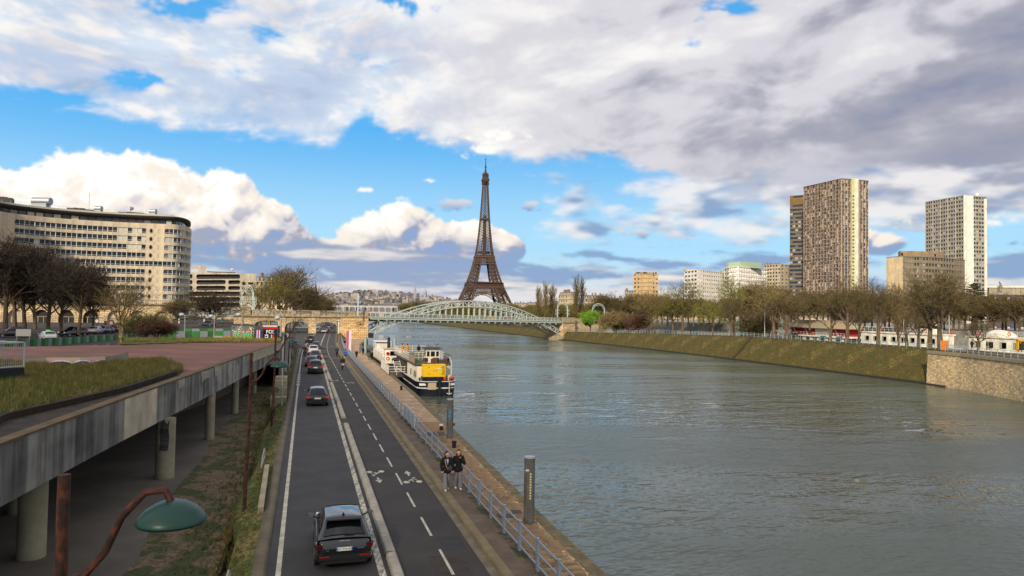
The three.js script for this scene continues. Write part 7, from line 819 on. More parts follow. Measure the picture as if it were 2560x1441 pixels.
{ // walkers and others on the quay
  const q = (px, py, h = QUAY) => gp(px, py, h), L = [['walkA', 891, 897, 0.2, [0x101012, 0x15161a, 0x0c0c0c, 0x8c7a6c], 'person in dark clothes walking towards the camera beside the banner flags'], ['walkB', 907, 888, 3.4, [0x141418, 0x3c4a66, 0x1a1a1a, 0x1c1612], 'person in a dark coat and blue jeans walking away near the houseboat'], ['walkB', 900, 884, 3.4, [0x5a6a80, 0x4a4a50, 0x1a1a1a, 0x3a2a20], 'person in grey blue half hidden beside the dark coated walker'], ['standF', 922, 901, 3.0, [0x4c4a32, 0x6a7488, 0x202020, 0x2c2018], 'person in an olive coat standing at the gangway gate'], ['stand', 929, 900, 2.7, [0x131316, 0x1a1a20, 0x101010, 0x1a1410], 'person in black close beside the olive coated one'], ['walkA', 861, 866, 0.3, [0x141416, 0xb8b4b0, 0x202020, 0x1a1410], 'person in black top and white trousers near the stone bridge'], ['stand', 872, 866, 2.2, [0x121214, 0x16161a, 0x101010, 0x1a1410], 'person in black standing near the stone bridge by a sign board']];
  for (const [k, x, y, t, c, l] of L) person(FIG[k], q(x, y), TURN + t, l, c);
  const rn = person(FIG.run, q(863, 900, WALK), TURN + PI, 'runner in a blue top and black shorts on the raised walkway', [0x2a62b0, 0x121214, 0x2a2a2a, 0x1c1410]);
  for (const [x, y, c, l, bl2] of [[856, 926, [0x0d0d10, 0x16171c, 0x101010, 0x0c0c0c], 'cyclist in black riding away, nearer of the two on the path', 'bicycle with a pale rear basket ridden by the cyclist in black'], [842, 893, [0x1c2a44, 0x14151a, 0x101010, 0x0e0e10], 'cyclist in navy riding away, farther of the two on the path', 'dark bicycle ridden by the cyclist in navy']]) { const p = q(x, y, ROAD); const b = bicycle(p, TURN, bl2); const a = person(FIG.cycle, p.clone().add(V(0.23 * rs, 0, 0.23 * rc)), TURN + PI, l, c); if (/basket/.test(bl2)) part('basket', new MB().box(0, 0.82, 0.62, 0.34, 0.26, 0.3), mat(0xb09a94, 0.8), b); }
  person(FIG.moto, gp(761, 890, ROAD).add(V(0.2 * rs, 0, 0.2 * rc)), TURN + PI, 'motorcyclist in black riding the dark motorbike', [0x0e0e10, 0x101012, 0x0c0c0c, 0x0c0c0e]);
  // on the island path
  [[1596, 834, 250, [0x1a1a1e, 0x20222a], 'person in dark clothes walking on the island behind the brown shrubs'], [1617, 834, 248, [0x2a2a30, 0x1c1c22], 'left one of a dark pair beside the white van on the island'], [1621, 834, 249, [0x15151a, 0x3a3a44], 'right one of a dark pair beside the white van on the island'], [1726, 838, 228, [0x121216, 0x1c2030], 'lone person in black near the round olive tree'], [1924, 853, 184, [0x141418, 0x1a1a1e], 'left one of a pair by the thick double trunk'], [1940, 853, 182, [0x1a1a20, 0x202026], 'right one of a pair by the thick double trunk'], [2245, 868, 156, [0x5a4434, 0x6a5a4c], 'person in brown between the bare trees on the path'], [2431, 879, 130, [0x121216, 0x181820], 'lone walker in black on the walled path right of the orange panel'], [2468, 882, 127, [0x101014, 0x17171c], 'left one of a dark couple on the walled path'], [2476, 882, 127, [0x14141a, 0x33343c], 'right one of a dark couple on the walled path'], [2552, 884, 123, [0x141416, 0x1a1a1e], 'person in black at the right edge of the walled path']].forEach(([x, y, d, c, l], k) => { const p = at(x, y, d), i = min(isleLine.length - 1, max(0, isleLine.findIndex((s) => -s.z < d))); p.y = isleLine[i].h; person(FIG[['walkA', 'walkB', 'stand'][k % 3]], p, k * 1.3, l, [c[0], c[1], 0x101010, 0x1a1410]); });
  for (const [x, l, b] of [[1984, 'cyclist in dark clothes on the island path, left one of two', 'bicycle under the left cyclist on the island path'], [1992, 'cyclist in grey on the island path, right one of two', 'bicycle under the right cyclist on the island path']]) { const p = at(x, 855, 168); p.y = ISLE; bicycle(p, 1.9, b); person(FIG.cycle, p.clone().add(V(0.23 * sin(1.9), 0, 0.23 * cos(1.9))), 1.9 + PI, l, [0x1c1c22, 0x14141a, 0x101010, 0x8c8478]); }
}
// ================================================================= a passing cloud, behind and above the camera, that keeps the near bank out of the sun
{
  const up = (x, d, r) => { const g = V(x, 5, -d), k = 330 / SUN.y; g.addScaledVector(SUN, k); return [g.x, g.y, g.z, r]; }, L = [[-20, 20, 44], [30, 10, 44], [-60, 30, 42], [-5, 52, 34], [40, 42, 34], [70, 20, 40], [-75, 75, 36], [-98, 108, 32], [-40, -10, 46], [20, -30, 46]].map((a) => up(...a));
  const c0 = V(0, 0, 0); L.forEach((p) => c0.add(V(p[0], p[1], p[2]).multiplyScalar(1 / L.length))); const b = L.map(([x, y, z, r], k) => { const q = [x - c0.x, (y - c0.y) + 6 * sin(k * 2.3), z - c0.z]; return [q, [q[0] + 10, q[1] + 4, q[2]], r, r * 0.8]; });
  const g = meshOf(b, 0, 9, 18), pos = g.attributes.position; for (let k = 0; k < pos.count; k++) { const x = pos.getX(k), y = pos.getY(k), z = pos.getZ(k), n = 1 + 0.16 * fbm(x * 0.03, y * 0.03, z * 0.03, 3); pos.setXYZ(k, x * n, y * 0.55 * n, z * n); } g.computeVertexNormals();
  const m = part('cloud', g, new THREE.MeshStandardMaterial({ color: 0xffffff, roughness: 1, transparent: true, opacity: 0.45 }), scene); m.position.copy(c0); m.userData.kind = 'structure';
}
// ================================================================= boats
const whiteP = tmat(T.concrete, 6, 6, 0.55); whiteP.color.setRGB(3.1, 3.05, 2.9);
const ironW = mat(0xd4d0c4, 0.5), navy = mat(0x10182e, 0.4), turf = mat(0x3f5a22, 1), wood = mat(0x5a3a22, 0.8), orange = mat(0xc03a12, 0.6);
function railRun(b, pts, h, gap, levels, r = 0.03) { for (let k = 0; k + 1 < pts.length; k++) { const l = pts[k].distanceTo(pts[k + 1]), n = max(1, round(l / gap)); for (let j = 0; j <= n; j++) { const p = pts[k].clone().lerp(pts[k + 1], j / n); b.bar(p, p.clone().add(V(0, h, 0)), r * 1.5); } for (const f of levels) b.bar(pts[k].clone().add(V(0, h * f, 0)), pts[k + 1].clone().add(V(0, h * f, 0)), r * (f === 1 ? 2 : 1.3)); } return b; }
const hullRows = (Lh, w, secs) => { const rows = []; for (const [y, k, dz] of secs) { const row = []; for (let j = 0; j <= 10; j++) { const t = j / 10 * PI / 2; row.push(V(-w * k * sin(t) ** 0.55, y, dz - 0.5 - (1 - cos(t)) * -0)); } rows.push(row); } return rows; };
function hull(w, L, secs, bowL = 7, sternR = 2.2) { // outline points at each level: rounded stern at z = 0, pointed bow at z = -L
  return secs.map(([y, k]) => { const ww = w * k, p = []; for (let j = 0; j <= 8; j++) { const a = j / 8 * PI / 2; p.push(V(-ww * sin(a) ** 0.6, y, -sternR * k * (1 - cos(a) ** 0.7) + (k - 1) * 0.8)); } p.push(V(-ww, y, -L + bowL)); for (let j = 1; j <= 6; j++) { const t = j / 6; p.push(V(-ww * (1 - t * t), y, -L + bowL * (1 - t) - (k > 1 ? 0.5 * t : 0))); } return [...p, ...[...p].reverse().slice(1).map((q) => V(-q.x, q.y, q.z))]; });
}
{ // ------------------------------------------------ the barge with the yellow generator
  const p = R(92.5, 17.0), g = thing('barge', 'moored black and navy barge with white cabins and a sun deck on the quay', 'barge', [p.x, 0, p.z], TURN), L = 29;
  const lv = hull(2.6, L, [[-0.8, 0.9], [0.35, 0.97], [1.05, 1.0], [1.95, 1.03]]);
  part('lower_hull', new MB().strip([lv[0], lv[1]], { flip: false }), mat(0x15171a, 0.6), g); part('hull', new MB().strip([lv[1], lv[2], lv[3]]), navy, g); const str = hull(2.6, L, [[1.0, 1.012], [1.16, 1.018]]); part('white_stripe', new MB().strip(str), whiteP, g); const rim = new MB(); for (let k = 0; k + 1 < lv[3].length; k++) rim.bar(lv[3][k], lv[3][k + 1], 0.14, 0.1); part('gunwale', rim, ironW, g);
  part('deck_plate', new MB().prism(lv[2].map((q) => [q.x * 0.97, q.z * 0.995 - 0.05]), 1.0, 1.3), M.dark, g);
  part('rudder', new MB().box(0.2, 0.6, 0.12, 0.3, 2.4, 0.5).box(0.2, 1.9, -0.1, 0.5, 0.5, 0.7).cyl(0.2, 1.8, -0.3, 0.22, 2.5, 0.22, 8), M.black, g); part('stern_panel', new MB().box(-0.75, 1.35, 0.02, 1.1, 0.9, 0.12), mat(0xc6b48a, 0.7), g); for (const x of [-1.95, 1.95]) part('name_plate', new MB().box(x, 1.55, -0.32, 0.9, 0.3, 0.08, -Math.sign(x) * -0.35), whiteP, g); part('anchor', new MB().bar(V(1.55, 1.9, 0.02), V(1.55, 0.3, 0.1), 0.09).bar(V(1.2, 0.42, 0.12), V(1.55, 0.25, 0.12), 0.1).bar(V(1.9, 0.42, 0.12), V(1.55, 0.25, 0.12), 0.1), ironW, g);
  part('stern_cabin', new MB().box(-0.1, 2.4, -4.4, 4.5, 2.6, 3.4), whiteP, g); part('side_cabin', new MB().box(0, 2.55, -9.2, 4.7, 2.5, 6.2), whiteP, g); const cab = new MB(); for (let k = 0; k < 9; k++) cab.bar(V(-2.38, 1.3, -3 - k * 1.05), V(-2.38, 3.75, -3 - k * 1.05), 0.06); part('cabin_ribs', cab, ironW, g); for (const z of [-3.6, -5.2, -8.5]) part('cabin_window', new MB().box(-2.37, 2.6, z, 0.06, 0.9, 0.6), carGlass, g);
  part('long_cabin', new MB().box(0, 2.4, -19.5, 4.4, 2.3, 14.4), mat(0x3b2c24, 0.8), g); part('sun_deck', new MB().box(0, 3.95, -15.3, 5.2, 0.26, 23.4), tmat(T.concrete, 3, 3, 0.9, { color: 0xa89c90 }), g); part('turf', new MB().box(0.2, 4.095, -15.5, 3.6, 0.03, 12), turf, g);
  part('deck_railing', railRun(new MB(), [V(-2.55, 4.08, -9), V(-2.55, 4.08, -26.9), V(2.55, 4.08, -26.9), V(2.55, 4.08, -9)], 1.15, 1.1, [0.35, 0.68, 1], 0.035), ironW, g); part('aft_railing', railRun(new MB(), [V(-2.55, 4.08, -3.7), V(-2.55, 4.08, -8.9)], 1.1, 0.5, [1], 0.03), mat(0x8d7a62, 0.8), g); part('mesh_panel', new MB().box(-2.6, 4.6, -6.3, 0.03, 1.0, 5), mat(0x9a8a74, 0.9), g); part('gate_railing', railRun(new MB(), [V(-1.6, 4.08, -10), V(0.6, 4.08, -10)], 1.1, 0.6, [0.35, 0.7, 1], 0.035), ironW, g);
  const wh = part('wheelhouse', new MB().box(0.15, 5.0, -6.0, 1.9, 1.9, 2.0), whiteP, g); for (const [x, w] of [[-0.5, 0.36], [0.15, 0.56], [0.8, 0.36]]) part('window', new MB().box(x, 5.3, -4.985, w, 0.7, 0.04), carGlass, wh); part('side_window', new MB().box(-0.82, 5.3, -6, 0.04, 0.7, 1.2), carGlass, wh); part('wheelhouse_roof', new MB().box(0.15, 6.03, -6.0, 2.5, 0.12, 2.6).box(0.15, 6.15, -6.0, 2.0, 0.1, 2.0), mat(0x40464c, 0.6), wh); part('radar', new MB().geo(new THREE.SphereGeometry(0.2, 10, 8), MAT(0.9, 6.62, -6)).bar(V(0.9, 6.1, -6), V(0.9, 6.5, -6), 0.06).box(-0.2, 6.3, -6, 0.7, 0.1, 0.12), mat(0x7a6e64, 0.6), wh);
  const gn = thing('generator', 'bright yellow box generator standing on the barge stern', 'generator', [p.x, 0, p.z], TURN), ym = mat(0xf4c414, 0.5), yb = part('housing', new MB().box(-0.25, 3.25, -1.9, 3.0, 1.55, 1.5), ym, gn); part('skid', new MB().box(-0.25, 2.2, -1.9, 3.1, 0.55, 1.5).box(-0.25, 1.6, -1.9, 2.4, 0.7, 1.2), M.black, gn); for (let k = 0; k < 8; k++) part('vent_slot', new MB().box(0.98, 2.72 + k * 0.16, -1.14, 0.36, 0.055, 0.03), M.black, gn); for (const [x, y] of [[-1.0, 3.75], [-1.0, 2.85], [-0.35, 3.3], [0.05, 3.3], [0.72, 3.75], [0.72, 2.85]]) part('bolt', new MB().box(x, y, -1.14, 0.1, 0.1, 0.03), M.black, gn); part('badge', new MB().box(0.36, 3.55, -1.14, 0.5, 0.15, 0.03), M.white, gn); part('edge_trim', new MB().box(-0.25, 4.05, -1.9, 3.06, 0.06, 1.56), ym, gn);
  const r = rng(4), cl2 = new MB(); for (let k = 0; k < 8; k++) cl2.box(-1.3 + r() * 3.4, 4.2 + r() * 0.3, -3.8 - r() * 1.4, 0.3 + r() * 0.6, 0.3 + r() * 0.6, 0.3 + r() * 0.4, r()); part('deck_clutter', cl2, wood, g, 'stuff');
  for (const [x, z] of [[1.9, -1.1], [-0.9 + 2, -0.8], [2.3, -1.6]]) part('fender', new MB().geo(new THREE.SphereGeometry(0.22, 10, 8), MAT(x, 2.2, z, 0, 0, 0, V(1, 1.3, 1))), orange, g); part('davit', new MB().tube([V(2.3, 1.9, -2.4), V(2.3, 4.4, -2.4), V(2.0, 5.0, -2.2)], 0.09, 6).cyl(1.9, 1.9, -2.0, 0.35, 2.6, 0.35, 10), ironW, g); part('bollards', new MB().cyl(-2.2, 1.9, -1.2, 0.12, 2.4, 0.12, 8).cyl(-1.8, 1.9, -0.7, 0.12, 2.4, 0.12, 8), M.black, g); part('right_rail', railRun(new MB(), [V(2.5, 4.08, -3.7), V(2.5, 4.08, -9)], 1.1, 0.8, [0.5, 1], 0.03), wood, g);
  const on = (x, z) => { const q = V(x, 4.1, z).applyMatrix4(g.matrixWorld.compose(g.position, g.quaternion, g.scale)); return q; };
  [['standF', -1.6, -24, 2.9, [0xb87a2c, 0xb08050, 0x2a2018, 0x2a1c12], 'person in an ochre coat with long hair, leftmost on the sun deck'], ['standF', -0.9, -23, 3.4, [0xbf8442, 0xc08a5a, 0x2a2018, 0x3a2416], 'person in a tan coat, second from the left on the sun deck'], ['stand', 0.5, -20, 3.2, [0x101013, 0x9a6a34, 0x1a1410, 0x14100c], 'person in a black top and tan trousers on the sun deck'], ['stand', 1.6, -20.5, 0.3, [0xa8a49a, 0x1a1a20, 0x1a1410, 0x2c1e14], 'person in a pale top and dark trousers facing the camera on the sun deck']].forEach(([k, x, z, t, c, l]) => person(FIG[k], on(x, z), TURN + t, l, c));
  const lp = on(2.0, -15.5); const chair = thing('deck_chair', 'low reclining deck chair on the barge sun deck', 'deck chair', lp, TURN - PI / 2); part('seat', new MB().box(0, 0.3, 0.3, 0.6, 0.08, 1.1).box(0, 0.55, -0.4, 0.6, 0.08, 0.8, 0, MAT(0, 0.55, -0.4, 0, -0.7)), ironW, chair); part('legs', new MB().bar(V(-0.28, 0, 0.7), V(-0.28, 0.3, 0.2), 0.05).bar(V(0.28, 0, 0.7), V(0.28, 0.3, 0.2), 0.05).bar(V(-0.28, 0, -0.3), V(-0.28, 0.3, 0.2), 0.05).bar(V(0.28, 0, -0.3), V(0.28, 0.3, 0.2), 0.05), ironW, chair); person(FIG.lounge, lp, TURN - PI / 2, 'person lounging in a deck chair on the barge sun deck', [0x8a5a3c, 0x14141a, 0x101010, 0x1c120c]);
}
{ // ------------------------------------------------ white houseboat beyond the barge
  const p = R(127, 15.6), g = thing('houseboat', 'white houseboat with a boxy wheelhouse and orange lifebuoys beyond the barge', 'houseboat', [p.x, 0, p.z], TURN), lv = hull(2.2, 30, [[-0.6, 0.94], [0.8, 1.0], [1.7, 1.04]]);
  part('hull', new MB().strip(lv), mat(0x1c1e22, 0.5), g); part('deck_plate', new MB().prism(lv[2].map((q) => [q.x * 0.97, q.z - 0.05]), 1.4, 1.65), M.dark, g); const bd = part('wheelhouse', new MB().box(0, 2.9, -2.2, 3.4, 2.5, 2.6), whiteP, g); part('wheelhouse_roof', new MB().box(0, 4.22, -2.2, 3.6, 0.14, 2.9), mat(0xb09a80, 0.7), bd); part('window', new MB().box(-0.1, 3.45, -0.885, 1.5, 0.8, 0.04), carGlass, bd); part('window_frame', new MB().box(-0.1, 3.9, -0.86, 1.7, 0.1, 0.06), ironW, bd); for (const x of [-1.25, 1.25]) part('porthole', new MB().geo(new THREE.CylinderGeometry(0.22, 0.22, 0.08, 14), MAT(x, 3.4, -0.89, 0, PI / 2)), M.black, bd);
  for (const y of [2.55, 3.42]) part('lifebuoy', new MB().geo(new THREE.TorusGeometry(0.25, 0.07, 8, 16), MAT(-1.25, y, -0.84)), orange, g); part('cabin', new MB().box(0, 2.4, -14, 3.6, 1.5, 18), whiteP, g); part('tender', new MB().geo(new THREE.SphereGeometry(0.7, 12, 8), MAT(0.2, 2.4, -0.4, 0, 0, 0, V(1.2, 0.55, 0.7))), mat(0x17181a, 0.6), g); part('bow_rail', railRun(new MB(), [V(-2.1, 1.7, -3), V(-2.1, 1.7, -24)], 0.9, 2, [0.5, 1], 0.03), ironW, g);
  const q = R(160, 17.0), h = thing('small_boat', 'white boat with a black funnel moored before the stone bridge', 'boat', [q.x, 0, q.z], TURN), l2 = hull(2.2, 24, [[-0.6, 0.94], [1.4, 1.03]]); part('hull', new MB().strip(l2), mat(0x22242a, 0.5), h); part('deck_plate', new MB().prism(l2[1].map((k) => [k.x * 0.97, k.z]), 1.1, 1.35), M.dark, h); part('cabin', new MB().box(-0.2, 2.6, -4, 3.0, 2.4, 5), whiteP, h); part('canopy', new MB().box(0, 4.0, -4, 3.8, 0.12, 6).bar(V(1.8, 1.4, -1.2), V(1.8, 4, -1.2), 0.08).bar(V(-1.8, 1.4, -1.2), V(-1.8, 4, -1.2), 0.08), ironW, h); part('funnel', new MB().cyl(1.2, 1.3, -1.0, 0.34, 5.0, 0.3, 12), M.black, h); part('tender', new MB().geo(new THREE.SphereGeometry(0.8, 12, 8), MAT(-0.3, 1.8, -0.6, 0, 0, 0, V(1.4, 0.6, 0.7))), M.black, h);
  // white railed landing stage between quay and boats
  const gw = thing('gangway', 'white railed landing stage with steps between the quay and the houseboat', 'gangway', [0, 0, 0]), P2 = (u, v, y) => R(u, v, y), b = new MB(); railRun(b, [P2(107, 12.3, QUAY), P2(120, 12.4, QUAY)], 1.3, 1.0, [0.4, 0.7, 1], 0.045); railRun(b, [P2(107, 12.3, QUAY), P2(107, 15.6, QUAY)], 1.3, 1.0, [0.4, 0.7, 1], 0.045); railRun(b, [P2(107, 15.6, QUAY), P2(114, 15.8, QUAY + 0.4)], 1.3, 1.2, [0.5, 1], 0.05); part('railing', b, ironW, gw); part('platform', new MB().prism([P2(107, 12.2), P2(107, 15.7), P2(120, 15.8), P2(120, 12.2)].map((k) => [k.x, k.z]), QUAY - 0.3, QUAY + 0.03), tmat(T.concrete, 2, 2, 0.9, { color: 0xa09880 }), gw); const stp = new MB(); for (let k = 0; k < 7; k++) stp.bar(P2(111 + k * 0.45, 13.7, QUAY + 0.2 + k * 0.22), P2(111 + k * 0.45, 14.7, QUAY + 0.2 + k * 0.22), 0.3, 0.05); for (const v of [13.7, 14.7]) stp.bar(P2(110.8, v, QUAY), P2(114.2, v, QUAY + 1.7), 0.06, 0.16); part('steps', stp, ironW, gw);
  single('red_valve', new MB().cyl(...(() => { const k = R(105.6, 15.0); return [k.x, QUAY, k.z, 0.14, QUAY + 0.7]; })(), 0.1, 10), mat(0xa8141a, 0.5), 'small red hydrant post at the corner of the white landing stage', 'hydrant');
  for (const [x, yb2, yt, u, l, w] of [[986, 887, 846, 0, 'tall grey mooring post behind the white houseboat wheelhouse', 0.28], [913, 880, 845, 0, 'tall grey mooring post near the small white boat', 0.35]]) { const d = x > 950 ? 131 : 158, k = at(x, yb2, d), m = thing('mooring_post', l, 'mooring post', [k.x, 0, k.z], 0, 'tall mooring posts in the water'); part('post', new MB().cyl(0, -1, 0, w, at(x, yt, d).y, w, 14), M.steel, m); part('cap', new MB().cyl(0, at(x, yt, d).y, 0, w + 0.05, at(x, yt, d).y + 0.12, w + 0.02, 14), M.steel, m); }
}
// ------------------------------------------------ white passenger boats along the far bank
function cruiseBoat(label, u0, u1, v, o = {}) {
  const L = u1 - u0, p = R(u0, v), g = thing('passenger_boat', label, 'boat', [p.x, 0, p.z], TURN, 'white boats along the far bank'), lv = hull(3.2, L, [[-0.5, 0.95], [1.2, 1.0], [2.3, 1.02]], 6, 1.5); part('hull', new MB().strip(lv), whiteP, g); part('deck_plate', new MB().prism(lv[2].map((q) => [q.x * 0.98, q.z]), 2.0, 2.3), M.white, g);
  g.scale.y = 1.36; const n = round((L - 8) / 3.4); part('saloon', new MB().box(0, 3.55, -L / 2 + 0.8, 5.4, 2.5, L - 8), whiteP, g); for (let k = 0; k < n; k++) { const z = -5.2 - k * (L - 9) / n; part('saloon_window', new MB().box(-2.71, 3.5, z, 0.06, 1.1, 1.7), carGlass, g); part('window_blind', new MB().box(-2.715, 3.5, z - 0.55, 0.06, 1.0, 0.5), mat(0x9aa38c, 0.7), g); }
  part('upper_deck', new MB().box(0, 4.9, -L / 2 + 0.6, 6, 0.24, L - 7), whiteP, g); part('rail', railRun(new MB(), [V(-2.95, 5, -4.5), V(-2.95, 5, -L + 5)], 1.1, 1.6, [0.5, 1], 0.035), ironW, g); for (let k = 0; k < L / 9; k++) part('lifebuoy', new MB().geo(new THREE.TorusGeometry(0.32, 0.1, 6, 14), MAT(-3.0, 5.6, -7 - k * 8, PI / 2)), orange, g); if (o.bridge) { part('wheelhouse', new MB().box(0, 6, -8, 3.4, 2, 4), whiteP, g); part('wheelhouse_glass', new MB().box(0, 6.4, -8, 3.44, 0.7, 4.04), carGlass, g); } if (o.dome) part('canopy', new MB().geo(new THREE.SphereGeometry(1, 16, 10, 0, 2 * PI, 0, PI / 2), MAT(0, 5, -o.dome, 0, 0, 0, V(2.4, 1.3, 4.4))), whiteP, g); return g;
}
cruiseBoat('long white passenger boat nearest the right edge, with a white canopy', 100, 147, 168, { dome: 36 }); cruiseBoat('long white passenger boat behind the forked trees with red lifebuoys', 149, 185, 169, { bridge: 1 });
{ // floating house with red walls and a tan roof
  const p = R(187, 170), g = thing('floating_pavilion', 'white floating pavilion with red walls and a sloping tan roof', 'floating house', [p.x, 0, p.z], TURN), L = 32, lm = tmat(T.concrete, 2, 1, 0.95); lm.color.setRGB(1.5, 1.3, 0.95); part('pontoon', new MB().box(0, 1.2, -L / 2, 8, 2.6, L), whiteP, g); part('lower_floor', new MB().box(0.4, 3.3, -L / 2, 6.6, 2, L - 2), mat(0x3c3a36, 0.7), g); for (let k = 0; k < 9; k++) part('post', new MB().box(-3.4, 3.4, -1.6 - k * 3.6, 0.5, 2.0, 1.3), whiteP, g); part('terrace', new MB().box(0, 4.5, -L / 2, 8.4, 0.5, L + 0.6), whiteP, g); part('red_wall', new MB().box(0.6, 6.1, -22, 5.4, 2.8, 12), mat(0xa01622, 0.7), g); part('red_wall', new MB().box(0.6, 6.1, -5, 5.4, 2.8, 7), mat(0xa01622, 0.7), g); part('white_wall', new MB().box(0.7, 6.1, -12, 5.3, 2.8, 8), M.white, g); for (const z of [-25, -19, -4.5]) part('brace', new MB().bar(V(-2.2, 4.8, z), V(-2.2, 7.4, z - 2), 0.3), ironW, g); const e = [V(-4.4, 7.2, 1), V(-4.4, 7.2, -L - 1), V(3.6, 7.2, -L - 1), V(3.6, 7.2, 1)], rd = [V(0, 9.9, -4), V(0, 9.9, -L + 5)]; part('roof', new MB().quad(e[1], e[0], rd[0], rd[1]).quad(e[3], e[2], rd[1], rd[0]).tri(e[0], e[3], rd[0]).tri(e[2], e[1], rd[1]), lm, g); part('soffit', new MB().box(-0.4, 7.1, -L / 2, 7.8, 0.15, L + 1.6), wood, g); part('rail', railRun(new MB(), [V(-4, 4.75, 0), V(-4, 4.75, -L)], 1, 1.6, [0.5, 1], 0.04), ironW, g);
  const q = R(222, 170), h = thing('passenger_boat', 'low white launches moored left of the red walled pavilion', 'boat', [q.x, 0, q.z], TURN, 'white boats along the far bank'); const lv = hull(2.6, 34, [[-0.5, 0.95], [1.8, 1.02]], 6, 1.5); part('hull', new MB().strip(lv), whiteP, h); part('cabin', new MB().box(0, 2.8, -15, 4.2, 1.9, 20), whiteP, h); part('cabin_glass', new MB().box(0, 3, -15, 4.26, 0.7, 19), carGlass, h);
}
// ================================================================= railings, posts, lamps, walls, signs
{ // quay railing
  const g = thing('railing', 'long blue-grey steel railing between the raised walkway and the stone quay', 'railing'), m = mat(0x8391a0, 0.5, { metalness: 0.3 }), vR = (u) => 7.16 + off(u), pg = new MB().box(0, 0.5, 0, 0.09, 1.04, 0.13).box(0, 1.03, 0, 0.1, 0.05, 0.14).build(); let n = 0; const L1 = [], H = [0.97, 0.58, 0.2];
  for (let u = 11.5; u < 196; u += 1.95) { const p = R(u, vR(u), WALK - 0.06), e = part('post', pg, m, g); e.position.copy(p); e.rotation.y = TURN; L1.push(p); }
  H.forEach((h) => part('rail', new MB().tube(L1.map((p) => p.clone().add(V(0, h, 0))), 0.032, 7), m, g));
  const fr = new MB(), pn = mat(0xb4b8b4, 0.6); for (let k = 0; k < 4; k++) { const u = 48.5 + k * 1.2; part('infill_board', new MB().bar(R(u, vR(u) + 0.16, WALK + 0.5), R(u + 1.1, vR(u) + 0.16, WALK + 0.5), 0.05, 1.0), pn, g); }
}
function mooringPost(px, py, top, label, box) {
  const p = gp(px, py, QUAY), d = -p.z, h = (py - top) * d / FOCAL, g = thing('mooring_post', label, 'mooring post', p, 0.1), m = tmat(T.concrete, 2, 2, 0.55, { color: 0xbcbcc4 }), r = 0.255; part('shaft', new MB().cyl(0, 0.02, 0, r, h - 0.04, r, 28), m, g); part('cap', new MB().cyl(0, h - 0.04, 0, r + 0.03, h + 0.03, r + 0.01, 28), mat(0x9da2a8, 0.5), g); part('base_plate', new MB().box(0, 0.01, 0, 0.8, 0.03, 0.75), mat(0x55585a, 0.6), g); return { g, h, r };
}
{
  const a = mooringPost(1322, 1310, 1146, 'tall round grey mooring post with a column of pale studs on the near quay'); for (let k = 0; k < 10; k++) part('stud', new MB().geo(new THREE.CylinderGeometry(0.045, 0.045, 0.03, 12), MAT(0.02, a.h * 0.76 - k * 0.125, a.r, 0, PI / 2)), mat(0xd6cf92, 0.5), a.g); part('label_plate', new MB().box(-0.1, a.h * 0.815, a.r * 0.93, 0.22, 0.08, 0.02), M.white, a.g); part('keyhole', new MB().box(-0.2, a.h * 0.75, a.r * 0.66, 0.05, 0.07, 0.03), mat(0x5a2018, 0.6), a.g);
  const b = mooringPost(1124, 1097, 1000, 'tall round grey mooring post with blue scribbles beside the barge water'); part('control_box', new MB().box(0.44, b.h * 0.9, 0, 0.42, 0.42, 0.34), M.steel, b.g); part('small_box', new MB().box(0.33, b.h * 0.36, 0, 0.16, 0.2, 0.16), mat(0x5a3a2c, 0.7), b.g);
  const sc = new MB(), r = rng(8); let q = null; for (let k = 0; k < 40; k++) { const an = -0.5 + r() * 0.9, y = b.h * (k < 26 ? 0.62 + r() * 0.12 : 0.48 + r() * 0.14), n = V(sin(an) * (b.r + 0.008), y, cos(an) * (b.r + 0.008)); if (q) sc.bar(q, n, 0.014); q = n; } part('scribble', sc, mat(0x3a9ac4, 0.6), b.g);
}
function bollard(px, py, label, white) { const p = gp(px, py, QUAY), g = thing('bollard', label, 'bollard', p, 0, 'bollards on the quay'); part('stem', new MB().cyl(0, 0, 0, 0.16, 0.42, 0.13, 14), M.black, g); part('head', new MB().cyl(0, 0.4, 0, 0.2, 0.52, 0.16, 14), white ? M.white : M.black, g); return g; }
bollard(1103, 1077, 'black bollard with a white top on the quay before the scribbled post', 1); bollard(1135, 1121, 'small dark square bollard at the quay edge near the two walkers'); bollard(1003, 976, 'small dark bollard on the quay beside the barge stern'); bollard(1009, 940, 'small dark bollard on the quay beside the barge cabins');
for (const [x0, x1, y, l] of [[1282, 1306, 1284, 'dark steel cover plate beside the near mooring post'], [1247, 1284, 1293, 'dark steel cover plate behind the railing left of the near mooring post'], [1098, 1115, 1087, 'dark steel cover plate beside the scribbled mooring post'], [1070, 1090, 1088, 'dark steel cover plate by the railing left of the scribbled post']]) { const a = gp(x0, y + 4, QUAY), b = gp(x1, y + 4, QUAY), c = gp(x1 - 5, y - 6, QUAY), d = gp(x0 - 5, y - 6, QUAY); single('cover_plate', new MB().prism([a, b, c, d].map((p) => [p.x, p.z]), QUAY + 0.03, QUAY + 0.05), mat(0x3a3430, 0.7), l, 'cover plate'); }
